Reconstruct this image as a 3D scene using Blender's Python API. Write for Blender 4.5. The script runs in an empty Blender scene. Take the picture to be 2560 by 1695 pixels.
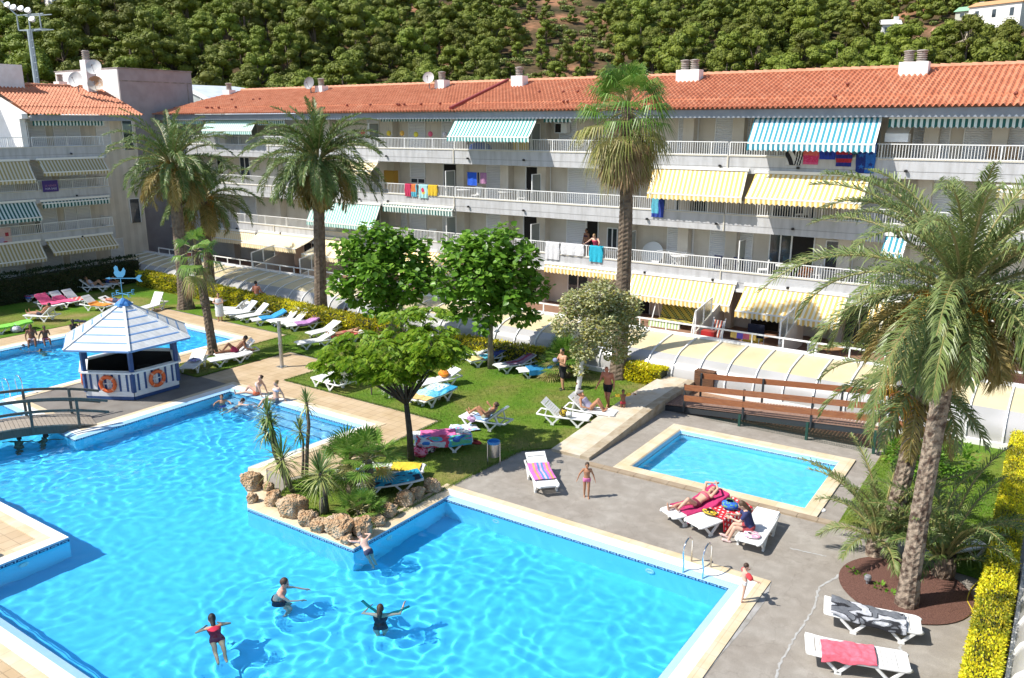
import bpy, bmesh, math, random
from math import sin, cos, pi, radians, sqrt, atan2
from mathutils import Vector, Matrix, noise, geometry
V = Vector
S = bpy.context.scene
COL = S.collection
rnd = random.Random(7)
U = rnd.uniform

# ---------------------------------------------------------------- camera
CAM_H, FOC, PITCH, YAW = 10.6, 2062.4, radians(14.625), radians(34.387)
cam = bpy.data.cameras.new('camera')
cam_o = bpy.data.objects.new('camera', cam)
COL.objects.link(cam_o)
cam_o.location = (0, 0, CAM_H)
cam_o.rotation_euler = (pi / 2 - PITCH, 0, YAW)
cam.sensor_width = 36
cam.lens = FOC / 2560 * 36
cam.clip_start, cam.clip_end = .1, 4000
S.camera = cam_o
_fw = V((-sin(YAW), cos(YAW), 0)); _rt = V((cos(YAW), sin(YAW), 0)); _up = V((0, 0, 1))
_cf = _fw * cos(PITCH) - _up * sin(PITCH); _cu = _up * cos(PITCH) + _fw * sin(PITCH)
_C = V((0, 0, CAM_H))

def _d(x, y): return _cf + _rt * ((x - 1280) / FOC) - _cu * ((y - 847.5) / FOC)
def G(x, y, z=0.0):
    d = _d(x, y); return _C + d * ((z - CAM_H) / d.z)      # survey: where a line of sight meets a level z
def FY(x, y, Y):
    d = _d(x, y); return _C + d * (Y / d.y)                # ... a wall along the pool's long side
def FX(x, y, X):
    d = _d(x, y); return _C + d * (X / d.x)                # ... a wall across it

# ---------------------------------------------------------------- materials
def _new(name):
    m = bpy.data.materials.new(name); m.use_nodes = True
    return m, m.node_tree, m.node_tree.nodes, m.node_tree.links

def mat(name, c, rough=.6, c2=None, scale=4., detail=5., lo=.35, hi=.65, bump=0., bscale=30., metal=0., spec=.5,
        rand=0., coat=0., trans=0., stretch=None, alpha=1., disto=0.):
    m, nt, N, L = _new(name)
    b = N['Principled BSDF']
    b.inputs['Base Color'].default_value = (*c, 1)
    b.inputs['Roughness'].default_value = rough
    b.inputs['Metallic'].default_value = metal
    b.inputs['Specular IOR Level'].default_value = spec
    b.inputs['Coat Weight'].default_value = coat
    b.inputs['Transmission Weight'].default_value = trans
    b.inputs['Alpha'].default_value = alpha
    tc = N.new('ShaderNodeTexCoord'); vec = tc.outputs['Object']
    if stretch:
        mp = N.new('ShaderNodeMapping'); mp.inputs['Scale'].default_value = stretch
        L.new(vec, mp.inputs['Vector']); vec = mp.outputs[0]
    col = None
    if c2:
        n = N.new('ShaderNodeTexNoise'); n.inputs['Scale'].default_value = scale; n.inputs['Detail'].default_value = detail
        n.inputs['Distortion'].default_value = disto
        L.new(vec, n.inputs['Vector'])
        r = N.new('ShaderNodeValToRGB'); r.color_ramp.elements[0].position = lo; r.color_ramp.elements[1].position = hi
        r.color_ramp.elements[0].color = (*c, 1); r.color_ramp.elements[1].color = (*c2, 1)
        L.new(n.outputs['Fac'], r.inputs['Fac']); col = r.outputs['Color']
    if rand:
        oi = N.new('ShaderNodeObjectInfo'); h = N.new('ShaderNodeHueSaturation')
        mr = N.new('ShaderNodeMapRange'); mr.inputs[3].default_value = 1 - rand; mr.inputs[4].default_value = 1 + rand
        L.new(oi.outputs['Random'], mr.inputs[0]); L.new(mr.outputs[0], h.inputs['Value'])
        if col: L.new(col, h.inputs['Color'])
        else: h.inputs['Color'].default_value = (*c, 1)
        col = h.outputs['Color']
    if col: L.new(col, b.inputs['Base Color'])
    if bump:
        n = N.new('ShaderNodeTexNoise'); n.inputs['Scale'].default_value = bscale; n.inputs['Detail'].default_value = 6
        L.new(vec, n.inputs['Vector'])
        bp = N.new('ShaderNodeBump'); bp.inputs['Strength'].default_value = min(1, bump); bp.inputs['Distance'].default_value = .02 * max(1, bump)
        L.new(n.outputs['Fac'], bp.inputs['Height']); L.new(bp.outputs[0], b.inputs['Normal'])
    return m

def leafmat(name, cols, transl=.3, rough=.45, rand=.0):
    """foliage: each leaf (mesh island) gets its own tone; light also passes through"""
    m, nt, N, L = _new(name)
    b = N['Principled BSDF']; b.inputs['Roughness'].default_value = rough; b.inputs['Specular IOR Level'].default_value = .35
    g = N.new('ShaderNodeNewGeometry'); r = N.new('ShaderNodeValToRGB')
    e = r.color_ramp.elements
    while len(e) < len(cols): e.new(.5)
    for i, c in enumerate(cols):
        e[i].position = i / max(1, len(cols) - 1); e[i].color = (*c, 1)
    L.new(g.outputs['Random Per Island'], r.inputs['Fac'])
    col = r.outputs['Color']
    if rand:
        oi = N.new('ShaderNodeObjectInfo'); h = N.new('ShaderNodeHueSaturation')
        mr = N.new('ShaderNodeMapRange'); mr.inputs[3].default_value = 1 - rand; mr.inputs[4].default_value = 1 + rand
        L.new(oi.outputs['Random'], mr.inputs[0]); L.new(mr.outputs[0], h.inputs['Value'])
        mr2 = N.new('ShaderNodeMapRange'); mr2.inputs[3].default_value = .485; mr2.inputs[4].default_value = .51
        L.new(oi.outputs['Random'], mr2.inputs[0]); L.new(mr2.outputs[0], h.inputs['Hue'])
        L.new(col, h.inputs['Color']); col = h.outputs['Color']
    L.new(col, b.inputs['Base Color'])
    t = N.new('ShaderNodeBsdfTranslucent'); L.new(col, t.inputs['Color'])
    mx = N.new('ShaderNodeMixShader'); mx.inputs['Fac'].default_value = transl
    L.new(b.outputs[0], mx.inputs[1]); L.new(t.outputs[0], mx.inputs[2])
    L.new(mx.outputs[0], N['Material Output'].inputs['Surface'])
    return m

def tilemat(name, c, c2, mortar, w=.5, h=.5, ms=.008, rough=.6, offset=.0, var=3., stain=None):
    """square slabs with joints, tone varying from slab to slab and stains on top"""
    m, nt, N, L = _new(name)
    b = N['Principled BSDF']; b.inputs['Roughness'].default_value = rough
    tc = N.new('ShaderNodeTexCoord')
    br = N.new('ShaderNodeTexBrick'); br.offset = offset
    br.inputs['Scale'].default_value = 1; br.inputs['Brick Width'].default_value = w; br.inputs['Row Height'].default_value = h
    br.inputs['Mortar Size'].default_value = ms; br.inputs['Color1'].default_value = (*c, 1); br.inputs['Color2'].default_value = (*c2, 1)
    br.inputs['Mortar'].default_value = (*mortar, 1)
    L.new(tc.outputs['Object'], br.inputs['Vector'])
    n = N.new('ShaderNodeTexNoise'); n.inputs['Scale'].default_value = var; n.inputs['Detail'].default_value = 6
    L.new(tc.outputs['Object'], n.inputs['Vector'])
    r = N.new('ShaderNodeValToRGB'); r.color_ramp.elements[0].position = .36; r.color_ramp.elements[1].position = .66
    s = stain or tuple(x * .8 for x in c)
    r.color_ramp.elements[0].color = (*[min(1, a / max(.01, d)) for a, d in zip(s, c)], 1); r.color_ramp.elements[1].color = (1, 1, 1, 1)
    L.new(n.outputs['Fac'], r.inputs['Fac'])
    mx = N.new('ShaderNodeMix'); mx.data_type = 'RGBA'; mx.blend_type = 'MULTIPLY'; mx.inputs[0].default_value = 1
    L.new(br.outputs['Color'], mx.inputs[6]); L.new(r.outputs['Color'], mx.inputs[7])
    L.new(mx.outputs[2], b.inputs['Base Color'])
    bp = N.new('ShaderNodeBump'); bp.inputs['Strength'].default_value = .25; bp.inputs['Distance'].default_value = .01
    L.new(br.outputs['Fac'], bp.inputs['Height']); bp.invert = True; L.new(bp.outputs[0], b.inputs['Normal'])
    return m

# ---------------------------------------------------------------- mesh building
class MB:
    def __init__(s): s.v = []; s.f = []; s.m = []
    def _a(s, vs, fs, mi=0):
        o = len(s.v); s.v.extend([tuple(p) for p in vs]); s.f.extend([tuple(i + o for i in f) for f in fs]); s.m.extend([mi] * len(fs)); return s
    def quad(s, a, b, c, d, mi=0): return s._a((a, b, c, d), ((0, 1, 2, 3),), mi)
    def box(s, c, size, rz=0, mi=0, M=None):
        hx, hy, hz = size[0] / 2, size[1] / 2, size[2] / 2
        R = M if M is not None else Matrix.Rotation(rz, 3, 'Z')
        vs = [V(c) + R @ V((x * hx, y * hy, z * hz)) for x in (-1, 1) for y in (-1, 1) for z in (-1, 1)]
        return s._a(vs, ((0, 1, 3, 2), (4, 6, 7, 5), (0, 4, 5, 1), (2, 3, 7, 6), (0, 2, 6, 4), (1, 5, 7, 3)), mi)
    def bb(s, x0, x1, y0, y1, z0, z1, mi=0): return s.box(((x0 + x1) / 2, (y0 + y1) / 2, (z0 + z1) / 2), (abs(x1 - x0), abs(y1 - y0), abs(z1 - z0)), 0, mi)
    def bar(s, p, q, w, h, mi=0, up=(0, 0, 1)):
        p, q = V(p), V(q); d = q - p; L = d.length
        if L < 1e-6: return s
        x = d / L; y = V(up).cross(x)
        if y.length < 1e-4: y = V((0, 1, 0)).cross(x)
        y.normalize(); z = x.cross(y)
        M = Matrix((x, y, z)).transposed()
        return s.box((p + q) / 2, (L, w, h), 0, mi, M)
    def tube(s, pts, r, n=8, mi=0, cap=True):
        pts = [V(p) for p in pts]; k = len(pts)
        rs = r if isinstance(r, (list, tuple)) else [r] * k
        vs = []; a = None
        for i, p in enumerate(pts):
            t = (pts[min(i + 1, k - 1)] - pts[max(i - 1, 0)]).normalized()
            if a is None:
                a = t.cross(V((0, 0, 1))) if abs(t.z) < .9 else t.cross(V((1, 0, 0)))
            else: a = a - t * a.dot(t)
            a.normalize(); b = t.cross(a)
            for j in range(n):
                w = 2 * pi * j / n; vs.append(p + (a * cos(w) + b * sin(w)) * rs[i])
        fs = [(i * n + j, i * n + (j + 1) % n, (i + 1) * n + (j + 1) % n, (i + 1) * n + j) for i in range(k - 1) for j in range(n)]
        if cap: fs += [tuple(range(n))[::-1], tuple(range((k - 1) * n, k * n))]
        return s._a(vs, fs, mi)
    def lathe(s, prof, n=16, c=(0, 0, 0), mi=0, M=None):
        vs = []; R = M or Matrix.Identity(3)
        for r, z in prof:
            for j in range(n):
                w = 2 * pi * j / n; vs.append(V(c) + R @ V((r * cos(w), r * sin(w), z)))
        k = len(prof)
        fs = [(i * n + j, i * n + (j + 1) % n, (i + 1) * n + (j + 1) % n, (i + 1) * n + j) for i in range(k - 1) for j in range(n)]
        fs += [tuple(range(n))[::-1], tuple(range((k - 1) * n, k * n))]
        return s._a(vs, fs, mi)
    def ell(s, c, r, n=12, k=8, mi=0, M=None):
        R = M or Matrix.Identity(3)
        vs = [V(c) + R @ V((0, 0, -r[2]))]
        for i in range(1, k):
            w = -pi / 2 + pi * i / k
            for j in range(n):
                u = 2 * pi * j / n; vs.append(V(c) + R @ V((r[0] * cos(w) * cos(u), r[1] * cos(w) * sin(u), r[2] * sin(w))))
        vs.append(V(c) + R @ V((0, 0, r[2])))
        fs = [(0, 1 + (j + 1) % n, 1 + j) for j in range(n)]
        fs += [(1 + i * n + j, 1 + i * n + (j + 1) % n, 1 + (i + 1) * n + (j + 1) % n, 1 + (i + 1) * n + j) for i in range(k - 2) for j in range(n)]
        o = 1 + (k - 2) * n; fs += [(o + j, o + (j + 1) % n, o + n) for j in range(n)]
        return s._a(vs, fs, mi)
    def prism(s, poly, z0, z1, mi=0):
        n = len(poly)
        if sum(poly[i][0] * poly[(i + 1) % n][1] - poly[(i + 1) % n][0] * poly[i][1] for i in range(n)) < 0: poly = poly[::-1]
        vs = [(x, y, z0) for x, y in poly] + [(x, y, z1) for x, y in poly]
        return s._a(vs, [tuple(range(n))[::-1], tuple(range(n, 2 * n))] + [(i, (i + 1) % n, n + (i + 1) % n, n + i) for i in range(n)], mi)
    def grid(s, fn, nu, nv, mi=0, mfn=None, closed=False):
        o = len(s.v)
        for i in range(nu + 1):
            for j in range(nv + 1): s.v.append(tuple(fn(i / nu, j / nv)))
        for i in range(nu):
            for j in range(nv):
                a = o + i * (nv + 1) + j
                s.f.append((a, a + nv + 1, a + nv + 2, a + 1)); s.m.append(mfn(i, j) if mfn else mi)
        return s
    def build(s, name, mats, parent=None, loc=None, rz=0, smooth=False, link=True):
        me = bpy.data.meshes.new(name); me.from_pydata(s.v, [], s.f)
        for m in (mats if isinstance(mats, (list, tuple)) else [mats]): me.materials.append(m)
        me.polygons.foreach_set('material_index', s.m)
        if smooth:
            me.polygons.foreach_set('use_smooth', [True] * len(s.f))
            if smooth is not True: me.set_sharp_from_angle(angle=radians(smooth))
        me.update()
        o = bpy.data.objects.new(name, me); COL.objects.link(o)
        if parent: o.parent = parent
        if loc is not None: o.location = loc
        if rz: o.rotation_euler = (0, 0, rz)
        return o

def tag(o, label, cat, group=None, kind=None):
    if label: o['label'] = label
    if cat: o['category'] = cat
    if group: o['group'] = group
    if kind: o['kind'] = kind
    return o
def thing(name, label, cat, loc=(0, 0, 0), rz=0, group=None):
    o = bpy.data.objects.new(name, None); COL.objects.link(o)
    o.location = loc; o.rotation_euler = (0, 0, rz); o.empty_display_size = .2
    return tag(o, label, cat, group)
def struct(o, kind='structure'): o['kind'] = kind; return o
KIDS = {}
def dup(root, loc, rz=0, label=None, cat=None, group=None, scale=None):
    def cp(o, par):
        c = o.copy(); COL.objects.link(c)
        if par: c.parent = par
        for ch in o.children: cp(ch, c)
        return c
    r = cp(root, None); r.location = loc; r.rotation_euler = (0, 0, rz)
    if scale: r.scale = scale if isinstance(scale, (tuple, list)) else (scale,) * 3
    if label: r['label'] = label
    if cat: r['category'] = cat
    if group: r['group'] = group
    return r
def P(x, y, z=0): return V((x, y, z))
def inpoly(x, y, poly):
    c = False; n = len(poly); j = n - 1
    for i in range(n):
        xi, yi = poly[i]; xj, yj = poly[j]
        if (yi > y) != (yj > y) and x < (xj - xi) * (y - yi) / (yj - yi) + xi: c = not c
        j = i
    return c
def offset(poly, d):
    """grow a counter-clockwise polygon outwards by d (one value, or one per edge; mitred)"""
    n = len(poly); ds = d if isinstance(d, list) else [d] * n; out = []
    for i in range(n):
        p0, p1, p2 = V(poly[i - 1]), V(poly[i]), V(poly[(i + 1) % n])
        e1 = (p1 - p0).normalized(); e2 = (p2 - p1).normalized()
        n1 = V((e1.y, -e1.x)); n2 = V((e2.y, -e2.x)); det = n1.x * n2.y - n1.y * n2.x
        d1, d2 = ds[i - 1], ds[i]
        if abs(det) < .05: q = p1 + n1 * d1
        else: q = p1 + V(((d1 * n2.y - d2 * n1.y) / det, (n1.x * d2 - n2.x * d1) / det))
        out.append(tuple(q))
    return out
def fillpoly(mb, outer, holes, z, mi=0):
    loops = [[V((x, y, z)) for x, y in lp] for lp in [outer] + holes]
    flat = [p for lp in loops for p in lp]
    tris = []
    for t in geometry.tessellate_polygon(loops):
        a, b, c = (flat[i] for i in t)
        tris.append(t if (b - a).cross(c - a).z > 0 else t[::-1])
    return mb._a(flat, tris, mi)
# ================================================================ light and sky
SUN_AZ, SUN_EL = radians(46.5), radians(50.3)            # direction the shadows fall, height of the sun
W = bpy.data.worlds.new('World'); S.world = W; W.use_nodes = True
_nt = W.node_tree; _sky = _nt.nodes.new('ShaderNodeTexSky'); _sky.sky_type = 'NISHITA'; _sky.sun_disc = False
_sky.sun_elevation = SUN_EL; _sky.sun_rotation = radians(90) - (SUN_AZ + pi)
_sky.air_density = 1.0; _sky.dust_density = .6; _sky.ozone_density = 1.2
_nt.links.new(_sky.outputs[0], _nt.nodes['Background'].inputs[0]); _nt.nodes['Background'].inputs[1].default_value = .118
_L = bpy.data.lights.new('sun', 'SUN'); _L.energy = 4.6; _L.angle = radians(.5); _L.color = (1, .955, .88)
_L.cycles.is_caustics_light = True
_sun = bpy.data.objects.new('sun', _L); COL.objects.link(_sun)
_sun.rotation_euler = V((cos(SUN_AZ) * cos(SUN_EL), sin(SUN_AZ) * cos(SUN_EL), -sin(SUN_EL))).to_track_quat('-Z', 'Y').to_euler()
S.view_settings.view_transform = 'Standard'; S.view_settings.look = 'None'
S.view_settings.exposure = .62; S.view_settings.gamma = 1
S.cycles.use_denoising = True; S.cycles.max_bounces = 8; S.cycles.transparent_max_bounces = 10
S.cycles.sample_clamp_indirect = 6; S.cycles.diffuse_bounces = 3; S.cycles.glossy_bounces = 3; S.cycles.transmission_bounces = 5
S.cycles.use_adaptive_sampling = True; S.cycles.adaptive_threshold = .015

# ================================================================ setting
M_asph = None
def concrete():
    m, nt, N, L = _new('worn_concrete')
    b = N['Principled BSDF']; b.inputs['Roughness'].default_value = .85
    tc = N.new('ShaderNodeTexCoord'); prev = None
    for sc, det, lo, hi, c0, c1 in ((.55, 6, .38, .68, (.285, .255, .22), (.335, .308, .272)), (3.2, 8, .42, .7, (.88, .87, .85), (1.06, 1.06, 1.05)), (60, 3, .3, .7, (.78, .78, .78), (1.14, 1.14, 1.14))):
        n = N.new('ShaderNodeTexNoise'); n.inputs['Scale'].default_value = sc; n.inputs['Detail'].default_value = det; n.inputs['Distortion'].default_value = .4
        L.new(tc.outputs['Object'], n.inputs['Vector'])
        r = N.new('ShaderNodeValToRGB'); e = r.color_ramp.elements; e[0].position = lo; e[1].position = hi; e[0].color = (*c0, 1); e[1].color = (*c1, 1)
        L.new(n.outputs['Fac'], r.inputs['Fac'])
        if prev:
            mx = N.new('ShaderNodeMix'); mx.data_type = 'RGBA'; mx.blend_type = 'MULTIPLY'; mx.inputs[0].default_value = 1
            L.new(prev, mx.inputs[6]); L.new(r.outputs[0], mx.inputs[7]); prev = mx.outputs[2]
        else: prev = r.outputs[0]
    # hairline cracks
    vo = N.new('ShaderNodeTexVoronoi'); vo.feature = 'DISTANCE_TO_EDGE'; vo.inputs['Scale'].default_value = .55
    nd = N.new('ShaderNodeTexNoise'); nd.inputs['Scale'].default_value = 2.5; nd.inputs['Detail'].default_value = 5
    ad = N.new('ShaderNodeMix'); ad.data_type = 'RGBA'; ad.blend_type = 'ADD'; ad.inputs[0].default_value = .8
    L.new(tc.outputs['Object'], nd.inputs['Vector']); L.new(tc.outputs['Object'], ad.inputs[6]); L.new(nd.outputs['Color'], ad.inputs[7]); L.new(ad.outputs[2], vo.inputs['Vector'])
    r = N.new('ShaderNodeValToRGB'); e = r.color_ramp.elements; e[0].position = 0; e[1].position = .012; e[0].color = (.86, .85, .84, 1); e[1].color = (1, 1, 1, 1)
    L.new(vo.outputs['Distance'], r.inputs['Fac'])
    mx = N.new('ShaderNodeMix'); mx.data_type = 'RGBA'; mx.blend_type = 'MULTIPLY'; mx.inputs[0].default_value = 1
    L.new(prev, mx.inputs[6]); L.new(r.outputs[0], mx.inputs[7])
    L.new(mx.outputs[2], b.inputs['Base Color'])
    n = N.new('ShaderNodeTexNoise'); n.inputs['Scale'].default_value = 90; bp = N.new('ShaderNodeBump'); bp.inputs['Strength'].default_value = .3; bp.inputs['Distance'].default_value = .01
    L.new(tc.outputs['Object'], n.inputs['Vector']); L.new(n.outputs['Fac'], bp.inputs['Height']); L.new(bp.outputs[0], b.inputs['Normal'])
    return m
def lawnmat():
    m, nt, N, L = _new('lawn_grass')
    b = N['Principled BSDF']; b.inputs['Roughness'].default_value = .8; b.inputs['Specular IOR Level'].default_value = .15
    tc = N.new('ShaderNodeTexCoord')
    def ramp(sc, det, stops, dis=0.):
        n = N.new('ShaderNodeTexNoise'); n.inputs['Scale'].default_value = sc; n.inputs['Detail'].default_value = det; n.inputs['Distortion'].default_value = dis
        L.new(tc.outputs['Object'], n.inputs['Vector']); r = N.new('ShaderNodeValToRGB'); e = r.color_ramp.elements
        while len(e) < len(stops): e.new(.5)
        for i, (p, c) in enumerate(stops): e[i].position = p; e[i].color = (*c, 1)
        L.new(n.outputs['Fac'], r.inputs['Fac']); return r.outputs[0], n.outputs['Fac']
    a, _ = ramp(.42, 5, [(.28, (.075, .18, .012)), (.47, (.125, .20, .022)), (.58, (.185, .20, .045)), (.72, (.27, .22, .09))], .6)
    f, h = ramp(55, 3, [(.3, (.55, .6, .5)), (.7, (1.35, 1.35, 1.3))])
    g, _ = ramp(5, 4, [(.35, (.85, .9, .8)), (.65, (1.1, 1.1, 1.1))])
    mx = N.new('ShaderNodeMix'); mx.data_type = 'RGBA'; mx.blend_type = 'MULTIPLY'; mx.inputs[0].default_value = 1
    L.new(a, mx.inputs[6]); L.new(f, mx.inputs[7])
    m2 = N.new('ShaderNodeMix'); m2.data_type = 'RGBA'; m2.blend_type = 'MULTIPLY'; m2.inputs[0].default_value = 1
    L.new(mx.outputs[2], m2.inputs[6]); L.new(g, m2.inputs[7]); L.new(m2.outputs[2], b.inputs['Base Color'])
    bp = N.new('ShaderNodeBump'); bp.inputs['Strength'].default_value = .9; bp.inputs['Distance'].default_value = .03
    L.new(h, bp.inputs['Height']); L.new(bp.outputs[0], b.inputs['Normal'])
    return m
M_conc = concrete(); M_lawn = lawnmat()
M_slab = tilemat('sandy_paving_slabs', (.53, .405, .26), (.50, .375, .24), (.36, .27, .17), .4, .4, .012, .7, 0, .9, (.44, .32, .18))
M_cope = tilemat('cream_coping_stone', (.60, .52, .38), (.64, .55, .41), (.45, .38, .27), .5, .5, .006, .55, 0, 1.6, (.55, .43, .26))
M_white = mat('white_render_rim', (.80, .79, .75), .6, (.74, .71, .64), 2.5)
M_mosaic = tilemat('pale_blue_mosaic', (.30, .53, .72), (.33, .56, .75), (.38, .58, .74), .05, .05, .006, .3, 0, 2, (.27, .5, .7))
M_floor = mat('pool_floor_blue', (.085, .56, .87), .5, (.10, .59, .90), .5, 4)
M_wallw = mat('pool_wall_blue', (.26, .76, .98), .5)
M_key = mat('greek_key_tile_dark', (.02, .05, .16), .4)
M_keyw = mat('greek_key_tile_white', (.75, .8, .85), .4)

POOL = [(-5.40, 6.75), (-5.40, 17.47), (-14.15, 17.42), (-14.2, 13.52), (-18.40, 13.52), (-20.68, 15.35), (-20.36, 20.22), (-28.0, 20.3), (-27.93, 13.8),
        (-34.25, 14.2), (-34.66, 25.72), (-42.35, 25.9), (-42.35, 9.75), (-20.87, 9.72), (-20.87, 6.75)]
KID = [(-10.66, 22.32), (-5.27, 22.42), (-5.30, 26.42), (-10.66, 26.22)]
WATER_Z = -.085
STEEP = (2, 3, 4, 12, 13)                                    # edges that drop straight into the water
# ground: one sheet with the basins cut out
mb = MB(); fillpoly(mb, [(-420, -60), (160, -60), (160, 420), (-420, 420)], [offset(POOL, .3), offset(KID, .3)], 0)
struct(mb.build('ground', M_conc))

def coping(poly, rings, name, steep=()):
    """rings: (outset, z, material) swept round the basin edge, outermost first"""
    mb = MB(); n = len(poly)
    loops = [[(x, y, z) for x, y in offset(poly, [min(0, d + .2) if (i in steep and d < 0) else d for i in range(n)])] for d, z, _ in rings]
    for k in range(len(rings) - 1):
        for i in range(n):
            j = (i + 1) % n; a, b = loops[k], loops[k + 1]
            mi = rings[k + 1][2]; mb.quad(a[i], a[j], b[j], b[i], (0 if 2 <= i <= 4 else 1) if (i in steep and mi == 1) else mi)
    return struct(mb.build(name, [M_cope, M_white, M_mosaic, M_wallw]))
coping(POOL, [(.56, 0, 0), (.56, .03, 0), (.30, .034, 0), (.0, .012, 1), (-.2, -.05, 2), (-.2, -.15, 2), (-.2, -1.25, 3)], 'pool_coping', STEEP).cycles.is_caustics_receiver = True
coping(KID, [(.44, 0, 0), (.44, .05, 0), (.04, .052, 0), (.0, .02, 0), (-.02, -.06, 2), (-.02, -.9, 3)], 'pool_coping').cycles.is_caustics_receiver = True
mb = MB(); fillpoly(mb, offset(POOL, .1), [], -1.2)
o = struct(mb.build('pool_floor', M_floor)); o.cycles.is_caustics_receiver = True
mb = MB(); fillpoly(mb, offset(KID, .1), [], -.62)
o = struct(mb.build('pool_floor', mat('shallow_pool_floor', (.20, .68, .90), .5, (.24, .71, .92), .5))); o.cycles.is_caustics_receiver = True
mb = MB()
for k in range(3):                                           # bathing steps at the far end
    mb.bb(-27.75, -20.6, 20.42 - .42 * (k + 1), 20.42 - .42 * k, -1.19, -.42 - .24 * k)
for k in range(3): mb.bb(-27.75, -20.6, 20.40 - .42 * (k + 1), 20.44 - .42 * (k + 1), -.418 - .24 * k, -.415 - .24 * k, 1)
o = struct(mb.build('pool_steps', [M_mosaic, M_key])); o.cycles.is_caustics_receiver = True

def greek(poly, inset, ztop, hgt, pitch, name, mats, mi_bg=None):
    mb = MB(); n = len(poly); q = offset(poly, [0 if (poly is POOL and i in STEEP) else -inset for i in range(n)]); u = hgt / 5
    for i in range(n):
        a, b = V((*q[i], 0)), V((*q[(i + 1) % n], 0)); L = (b - a).length; d = (b - a) / L; nin = V((-d.y, d.x, 0)) * .004
        k = int(L / pitch); sc = L / (k * pitch)
        def R(x0, x1, r0, r1, base):
            p0 = a + d * ((base + x0 * pitch / 7) * sc) + nin; p1 = a + d * ((base + x1 * pitch / 7) * sc) + nin
            z0, z1 = ztop - r1 * u, ztop - r0 * u
            mb.quad((p0.x, p0.y, z0), (p1.x, p1.y, z0), (p1.x, p1.y, z1), (p0.x, p0.y, z1), 0)
        if mi_bg is not None:
            p0, p1 = a + nin * .5, b + nin * .5
            mb.quad((p0.x, p0.y, ztop - hgt - u), (p1.x, p1.y, ztop - hgt - u), (p1.x, p1.y, ztop + u), (p0.x, p0.y, ztop + u), 1)
        for s in range(k):
            B = s * pitch
            R(0, 6, 0, 1, B); R(0, 1, 1, 5, B); R(5, 6, 1, 4, B); R(2.5, 5, 3, 4, B); R(2.5, 3.5, 2, 3, B); R(1, 7, 4.2, 5, B)
    o = struct(mb.build(name, mats)); o.cycles.is_caustics_receiver = True
greek(POOL, .2, -.045, .10, .26, 'tile_border', [M_key, M_keyw])
greek(KID, .02, -.10, .12, .24, 'tile_border', [M_key, M_keyw], 1)

def watermat():
    m, nt, N, L = _new('clear_water'); N.remove(N['Principled BSDF'])
    g = N.new('ShaderNodeBsdfGlass'); g.inputs['IOR'].default_value = 1.33; g.inputs['Roughness'].default_value = 0
    g.inputs['Color'].default_value = (.80, .97, 1, 1); L.new(g.outputs[0], N['Material Output'].inputs['Surface']); return m
M_water = watermat()
RIPPLES = [tuple(G(x, y, -.09).xy) for x, y in ((693, 1490), (542, 1600), (950, 1545), (556, 1015), (588, 1022), (45, 1110), (107, 1103), (54, 872), (106, 880), (165, 850))] + [(-13.86, 13.7)]
def water(poly, st, z, A, name, seed):
    big = offset(poly, .06); xs = [p[0] for p in big]; ys = [p[1] for p in big]
    x0, y0 = max(min(xs), -43), min(ys); nx = int((max(xs) - x0) / st) + 1; ny = int((max(ys) - y0) / st) + 1
    idx = {}; mb = MB(); nz = noise.noise
    def vert(i, j):
        k = (i, j)
        if k not in idx:
            x, y = x0 + i * st, y0 + j * st
            wx = x + .25 * nz((x * .8, y * .8, seed + 30)); wy = y + .25 * nz((x * .8, y * .8, seed + 40))
            calm = .62 + .55 * nz((x * .14, y * .14, seed + 50))
            h = calm * (A[0] * nz((wx * .8, wy * .8, seed)) + A[1] * (1 - 2 * abs(nz((wx * 1.35, wy * 1.35, seed + 9)))) + A[2] * nz((wx * 3.1, wy * 3.1, seed + 20)) + A[3] * nz((wx * 6.5, wy * 6.5, seed + 5)))
            for sx, sy in RIPPLES:                              # rings pushed out by the bathers
                q = (x - sx) ** 2 + (y - sy) ** 2
                if q < 4.5: q = sqrt(q); h += .016 * cos(q * 17 + 2 * nz((x * 2, y * 2, 6))) * math.exp(-q * 1.5)
            idx[k] = len(mb.v); mb.v.append((x, y, z + h))
        return idx[k]
    for i in range(nx):
        for j in range(ny):
            if inpoly(x0 + (i + .5) * st, y0 + (j + .5) * st, big):
                mb.f.append((vert(i, j), vert(i + 1, j), vert(i + 1, j + 1), vert(i, j + 1))); mb.m.append(0)
    o = struct(mb.build(name, M_water, smooth=True)); o.cycles.is_caustics_caster = True; return o
water(POOL, .055, WATER_Z, (.018, .006, .021, .0035), 'pool_water', 2)
water(KID, .06, WATER_Z - .03, (.010, .006, .014, .004), 'pool_water', 70)

# paving of sandy slabs round the pools, lawns, the soil beds
def sheet(poly, z, m, name, kind='structure', holes=()):
    mb = MB(); fillpoly(mb, poly, list(holes), z); return struct(mb.build(name, m), kind)
def gl(*px): return [tuple(G(x, y).xy) for x, y in px]
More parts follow.
